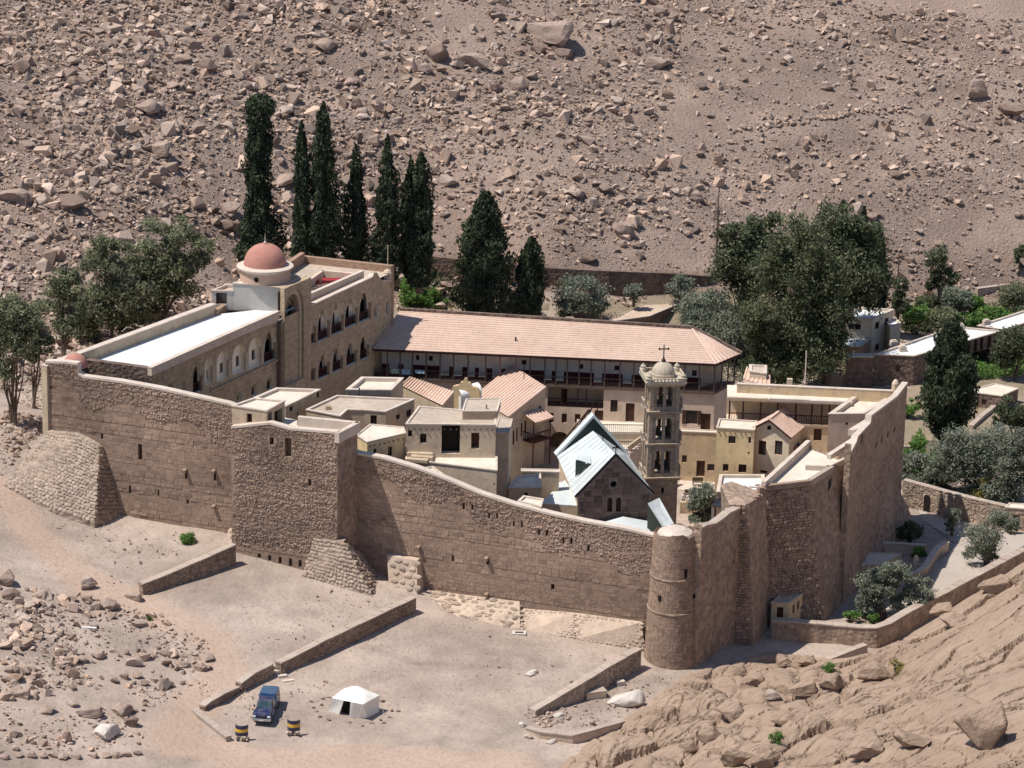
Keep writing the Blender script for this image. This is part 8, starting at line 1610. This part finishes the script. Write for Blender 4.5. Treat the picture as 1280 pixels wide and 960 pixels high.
for i, (x, y, x2, y2) in enumerate([(1128,439,1,1),(1117,432,1,1),(1180,417,1,1),(1190,414,1,1),(1233,406,1,1),(1200,411,1,1)]):
    zc2 = zat(*W(1143, 484, -11.3)[:2], 445)-.2; p = W(x, y, zc2); mb = MB(); mb.box((p[0], p[1], zc2), .9, .7, .6, .3); mb.box((p[0], p[1], zc2+.6), .6, .5, .15, .3); tag(mb.build('roof_vent', 'coping'), ['pale vent box nearest the front edge of the long stone roof','second pale vent box on the left edge of the long stone roof','pale vent box behind the lone garden cypress','vent box right beside the one behind the cypress','rightmost vent box on the long stone roof','small vent box between the cypress and the rightmost one'][i], 'vent')
z_b = W(1124, 478, -11.2); bal_ = thing('balustrade', z_b, 'pale balustrade before the near end of the long stone building', 'balustrade')
a = W(1106, 478, -11.2); b = W(1141, 479, -11.2)
for i in range(8): p = a+(b-a)*i/7; mb = MB(); mb.lathe((p[0], p[1], p[2]), [(.12, 0), (.2, .3), (.1, .7), (.15, .95)], 6); mb.build('baluster', 'coping', bal_)
mb = MB(); mb.bar(a+[0, 0, 1], b+[0, 0, 1], .3, .12); mb.build('rail', 'coping', bal_); mb = MB(); mb.hexa([a+[0, -1.5, -.2], b+[0, -1.5, -.2], b+[0, .5, -.2], a+[0, .5, -.2]], [a+[0, -1.5, 0], b+[0, -1.5, 0], b+[0, .5, 0], a+[0, .5, 0]]); mb.build('landing', 'roofpale', bal_)
rp_ = thing('curved_ramp', W(1058, 480, -11), 'curved pale ramp wall sweeping round below the dark stone wall', 'ramp'); mb = MB(); c_ = W(1062, 470, -11)
pts_ = [c_+np.array([3.0*math.cos(t)*1.0-.5, 3.2*math.sin(t), 1.4+.5*math.sin(t)]) for t in np.linspace(1.9, 4.6, 12)]
for p, q_ in zip(pts_[:-1], pts_[1:]): mb.bar(p, q_, .35, .25); mb.quad(p-[0, 0, 2.5], q_-[0, 0, 2.5], q_, p)
mb.build('ramp_wall', 'fieldcap', rp_); mb = MB(); a = W(1068, 478, -11); mb.bar(a+[0, 0, .8], a+[3.6, .8, 1.3], .5, .3); mb.build('upper_rail', 'coping', rp_)
# garden arch
ag = thing('garden_arch', W(1165, 575, -11), 'small garden gateway with a round arch and a roundel on top', 'arch'); a = W(1157, 575, -11)[:2]; b = W(1175, 576, -11)[:2]; L = np.linalg.norm(b-a)
o2 = [(0, -11.5), (L, -11.5), (L, -9.3), (L*.8, -8.9), (L*.62, -8.6), (L*.6, -8.2), (L*.5, -8.0), (L*.4, -8.2), (L*.38, -8.6), (L*.2, -8.9), (0, -9.3)]; hh = arch(L*.27, -11.3, L*.73, -9.1)
mb = MB(); face_holes(mb, a, b, o2, [hh], .5); face_holes(mb, side(b, a, 0, 0, -.5)[:2], side(b, a, L, 0, -.5)[:2], o2, [hh], .01); mb.build('arch_wall', 'mudpale', ag)
# rows of stones crossing the slope
for i, (pl_, lb_) in enumerate([([(915,166),(955,161),(1000,153),(1050,147),(1105,139),(1140,135)], 'old line of piled stones crossing the right slope'), ([(60,198),(110,194),(150,186),(185,176)], 'old line of piled stones crossing the left slope'), ([(725,211),(770,214),(812,212)], 'short line of stones above the block field')]):
    G = [ground(*p) for p in pl_]; P = []
    for a, b in zip(G[:-1], G[1:]):
        n = int(np.linalg.norm(b-a)/.35)
        for j in range(n*2): p = a+(b-a)*random.random()+np.array([random.gauss(0, .15), random.gauss(0, .35), 0]); P.append((p[0], p[1], float(H0(p[0], p[1]))+.15))
    o = scatter('stone_row', np.array(P), np.clip(rng.normal(.32, .1, len(P)), .12, .6), SMALL, 'rubble', tonevar=.2); tag(o, lb_)
# blue tarpaulin and small things behind the wing
p = W(685, 385, -7); mb = MB(); mb.hexa([p+[-.9, -.5, 0], p+[.7, -.5, 0], p+[.7, .8, 0], p+[-.9, .8, 0]], [p+[-.8, -.3, 1.1], p+[.4, -.3, 1.3], p+[.4, .7, 1.2], p+[-.8, .7, 1.0]]); tag(mb.build('tarpaulin', 'skyblue'), 'blue tarpaulin over a crate behind the small dense cypress', 'tarpaulin')
# ================================================================ TRUCK, TENT, BARRELS
tg = ground(333, 893); tr = thing('pickup_truck', tg, 'dark blue pickup truck with a lighter blue canopy, parked nose towards the viewer', 'truck'); TR = -0.10
def tl_(x, y, z): c, s = math.cos(TR), math.sin(TR); return (tg[0]+x*c-y*s, tg[1]+x*s+y*c, tg[2]+z)       # y+ = tail (away), nose at y = -2.45
def tbox(name, x0, x1, y0, y1, z0, z1, mat, tx=0, ty0=0, ty1=0, root=tr):   # tx: side tumblehome, ty0/ty1 front/back lean at the top
    mb = MB(); mb.hexa([tl_(x0, y0, z0), tl_(x1, y0, z0), tl_(x1, y1, z0), tl_(x0, y1, z0)], [tl_(x0+tx, y0+ty0, z1), tl_(x1-tx, y0+ty0, z1), tl_(x1-tx, y1-ty1, z1), tl_(x0+tx, y1-ty1, z1)], 0, True, True)
    o = mb.build(name, mat, root); bv = o.modifiers.new('bevel', 'BEVEL'); bv.width = .045; bv.segments = 2; return o
tbox('body', -.85, .85, -2.4, 2.4, .38, .88, 'navy', .03, .05, .02); bo_ = tbox('bonnet', -.78, .78, -2.32, -1.05, .86, 1.06, 'navy', .06, .16, 0)
cab = tbox('cab', -.76, .76, -1.1, .55, .88, 1.62, 'navy', .13, .52, .1)
mb = MB(); mb.quad(tl_(-.68, -1.06, .98), tl_(.68, -1.06, .98), tl_(.58, -.63, 1.56), tl_(-.58, -.63, 1.56)); mb.build('windscreen', 'glassblue', tr)
for s in (-1, 1): mb = MB(); mb.quad(tl_(s*.775, -.8, 1.0), tl_(s*.775, .35, 1.0), tl_(s*.66, .3, 1.53), tl_(s*.66, -.5, 1.53)); mb.build('side_window', 'glassblue', tr)
tbox('canopy', -.84, .84, .56, 2.42, .88, 1.78, 'blue', .1, .06, .1); 
for s in (-1, 1): mb = MB(); mb.quad(tl_(s*.835, .8, 1.1), tl_(s*.835, 2.2, 1.1), tl_(s*.775, 2.15, 1.6), tl_(s*.775, .85, 1.6)); mb.build('canopy_window', 'glassblue', tr)
mb = MB()
for i in range(4): mb.bar(tl_(-.7, .8+i*.45, 1.82), tl_(.7, .8+i*.45, 1.82), .05)
mb.build('roof_bars', 'chrome', tr); tbox('bumper', -.86, .86, -2.56, -2.38, .38, .6, 'chrome'); tbox('grille', -.5, .5, -2.44, -2.36, .66, .84, 'iron')
for s in (-1, 1):
    tbox('headlight', s*.66-.15, s*.66+.15, -2.45, -2.34, .66, .84, 'lamp'); tbox('mirror', s*.92-.09, s*.92+.09, -.95, -.85, 1.05, 1.25, 'iron'); tbox('wheel_arch', s*.85-.05, s*.85+.05, -1.95, -1.05, .6, .86, 'navy')
    for y in (-1.5, 1.45):
        mb = MB(); v_ = []; f_ = []; n = 20
        for k, (r, xo_) in enumerate(((.2, -.1), (.36, -.1), (.37, 0), (.36, .1), (.2, .1))):
            for i in range(n): t = 2*math.pi*i/n; v_.append(tl_(s*.76+xo_, y+r*math.cos(t), .37+r*math.sin(t)))
        for k in range(4):
            for i in range(n): f_.append((k*n+i, k*n+(i+1) % n, (k+1)*n+(i+1) % n, (k+1)*n+i))
        mb.add(v_, f_); wh = mb.build('wheel', 'tyre', tr); mb = MB(); mb.add([tl_(s*.76+s*.08, y+.2*math.cos(2*math.pi*i/12), .37+.2*math.sin(2*math.pi*i/12)) for i in range(12)], [tuple(range(12))]); mb.build('rim', 'chrome', wh)
mb = MB(); mb.quad(tl_(-.2, -2.575, .42), tl_(.2, -2.575, .42), tl_(.2, -2.575, .55), tl_(-.2, -2.575, .55)); mb.build('number_plate', 'whitepaint', tr)
# tent
tz0 = ground(437, 897)[2]; tnt = thing('tent', ground(440, 885), 'white canvas tent with a dark doorway, ringed by stones', 'tent')
tE = {k: W(x, y, tz0+1.55) for k, (x, y) in dict(L=(415, 872.5), F=(453.5, 880.5), R=(474.5, 869), B=(430, 860.5)).items()}; pk = W(446, 857.5, tz0+2.4)
tG = {k: W(x, y, tz0-.02) for k, (x, y) in dict(L=(409, 890), F=(439, 897.5), F2=(459, 897.5), R=(474, 890.5)).items()}; gB_ = tG['L']+(tG['R']-tG['F2'])*1.0
def cloth(name, quads, mat, root, sag=.06, n=7, seed=0):
    mb = MB(); r_ = np.random.default_rng(seed)
    for a, b, c, d in quads:
        a, b, c, d = [np.array(p, float) for p in (a, b, c, d)]; nr = np.cross(b-a, d-a); nr /= (np.linalg.norm(nr)+1e-9); vs = []; fs = []
        for j in range(n+1):
            for i in range(n+1): s, t = i/n, j/n; p = (a*(1-s)+b*s)*(1-t)+(d*(1-s)+c*s)*t; w_ = math.sin(math.pi*s)*math.sin(math.pi*t)*sag*2+.025*math.sin(s*19+seed)*(1-t*.5); vs.append(p-nr*w_)
        for j in range(n):
            for i in range(n): k = j*(n+1)+i; fs.append((k, k+1, k+n+2, k+n+1))
        mb.add(vs, fs)
    return mb.build(name, mat, root, True)
cloth('roof_canvas', [(tE['L'], tE['F'], pk, pk), (tE['F'], tE['R'], pk, pk), (tE['R'], tE['B'], pk, pk), (tE['B'], tE['L'], pk, pk)], 'canvas', tnt, -.07)
f1 = tG['L']*.5+tG['F']*.5; f2 = tG['L']*.08+tG['F']*.92; e1 = tE['L']*.62+tE['F']*.38; e2 = tE['L']*.4+tE['F']*.6
cloth('front_canvas', [(tG['L'], f1, e1, tE['L']), (f2, tG['F2'], tE['F'], e2)], 'canvas', tnt, .03, seed=1); cloth('side_canvas', [(tG['F2'], tG['R'], tE['R'], tE['F'])], 'canvas', tnt, .06, seed=2)
cloth('back_canvas', [(tG['R'], gB_, tE['B'], tE['R']), (gB_, tG['L'], tE['L'], tE['B'])], 'canvas', tnt, .03, seed=3)
inw = np.array([.25, .5, 0]); mb = MB(); mb.quad(f1+inw, f2+inw, e2+inw, e1+inw); mb.build('doorway', 'dark', tnt)
for (gx_, gy_), k in (((446, 903), 'F'), ((480, 893), 'R'), ((404, 886), 'L')): mb = MB(); mb.bar(W(gx_, gy_, tz0), tE[k], .03); mb.build('guy_rope', 'coping', tnt)
for i, (x, y) in enumerate([(389,877),(395,889),(402,882),(400,896),(411,899),(392,884),(437,903),(453,906),(465,903),(476,900),(487,897),(490,889),(478,877),(498,890),(480,903),(404,874),(410,872)]):
    boulder(x, y, random.uniform(4.5, 7), random.uniform(3.5, 5), random.choice(['boulder_dark', 'boulder']), 'small dark stone in the loose ring round the white tent', 'stones ringing the tent')
# painted half-drum barriers
for i, (x, y) in enumerate([(302, 925), (367, 919)]):
    g_ = ground(x, y); bt_ = thing('half_drum', g_, ['navy and yellow banded half drum standing at the end of the pale kerb wall', 'navy and yellow banded half drum standing right of the truck'][i], 'barrier')
    for k, (z0, z1, m_) in enumerate([(.42, .76, 'barrelnavy'), (.76, 1.08, 'barrelyellow'), (1.08, 1.42, 'barrelnavy')]):
        mb = MB(); n = 12; A_r = [R(-90-72+144*j/n) for j in range(n+1)]; cx0, cy0 = g_[0], g_[1]+.35
        for ta, tb in zip(A_r[:-1], A_r[1:]):
            P4 = [(cx0+r*math.cos(t), cy0+r*math.sin(t)) for r, t in ((.60, ta), (.60, tb), (.56, tb), (.56, ta))]; mb.prism(P4, g_[2]+z0+.004, g_[2]+z1-.004, 0, True)
        mb.build('band', m_, bt_)
    P = np.array([[g_[0]+random.uniform(-.55, .55), g_[1]+random.uniform(-.3, .3), g_[2]+.12+.2*(k % 2)] for k in range(22)]); scatter('base_stones', P, np.full(len(P), .19), SMALL, 'white_rock' if False else 'buttress_stone', bt_)

# ================================================================ LAST DETAILS
px_region(3000, [(0,470),(66,455),(66,530),(0,600)], .1, .5, 2.2, BLK1, name='rubble_blocks', label='stones strewn under the eucalyptus trees left of the wall corner', clump=3)
px_region(1500, [(60,640),(150,657),(285,672),(300,700),(378,722),(470,752),(520,772),(650,795),(800,822),(760,830),(640,806),(500,780),(380,735),(280,690),(100,668)], .05, .22, 2.2, TINY, label='grit and small stones gathered along the foot of the fortress wall', clump=2)
px_region(900, [(690,880),(800,850),(850,845),(800,890),(720,915)], .06, .25, 2.2, TINY, label='broken stones scattered over the triangular yard', clump=2)
# stair rails behind the nave gable
rl = thing('stair_rail', W(720, 560, -5), 'dark sloping stair rails rising behind the left side of the church gable', 'railing')
for dx in (0, 5):
    a = Wy(700+dx, 556, 330); b = Wy(736+dx*.3, 512, 332); mb = MB(); mb.bar(a, b, .12); mb.build('rail', 'wood', rl)
for i in range(9):
    t = i/8; a = Wy(700, 556, 330)*(1-t)+Wy(736, 512, 332)*t; mb = MB(); mb.bar(a-[0, 0, 1.1], a, .07); mb.build('baluster', 'wood', rl)
for x0, y0, x1, y1 in ((735,522,742,504),(743,524,749,505)): mb = MB(); mb.bar(Wy(x0, y0, 332), Wy(x1, y1, 332), .12); mb.build('rail', 'wood', rl)
for i, (x, y, h, lb_) in enumerate([(449,505,1.6,'thin pipe standing on the angled flat roof'),(372,531,1.2,'thin pipe at the left of the bastion platform'),(549,560,.9,'short pipe on the pale terrace'),(608,520,1.0,'thin pipe on the roof of the brown-door house'),(1096,498,.9,'short pipe on the corner block roof'),(655,470,1.1,'thin pipe beside the striped roof')]):
    z = {0: zc_, 1: rz, 2: zt_, 3: z7, 4: 3.2, 5: 2.2}[i]; p = W(x, y, z); mb = MB(); mb.tube([(p[0], p[1], z-.4), (p[0], p[1], z+h)], .05, 6); mb.box((p[0], p[1], z+h), .16, .16, .1); tag(mb.build('vent_pipe', 'iron'), lb_, 'pipe')
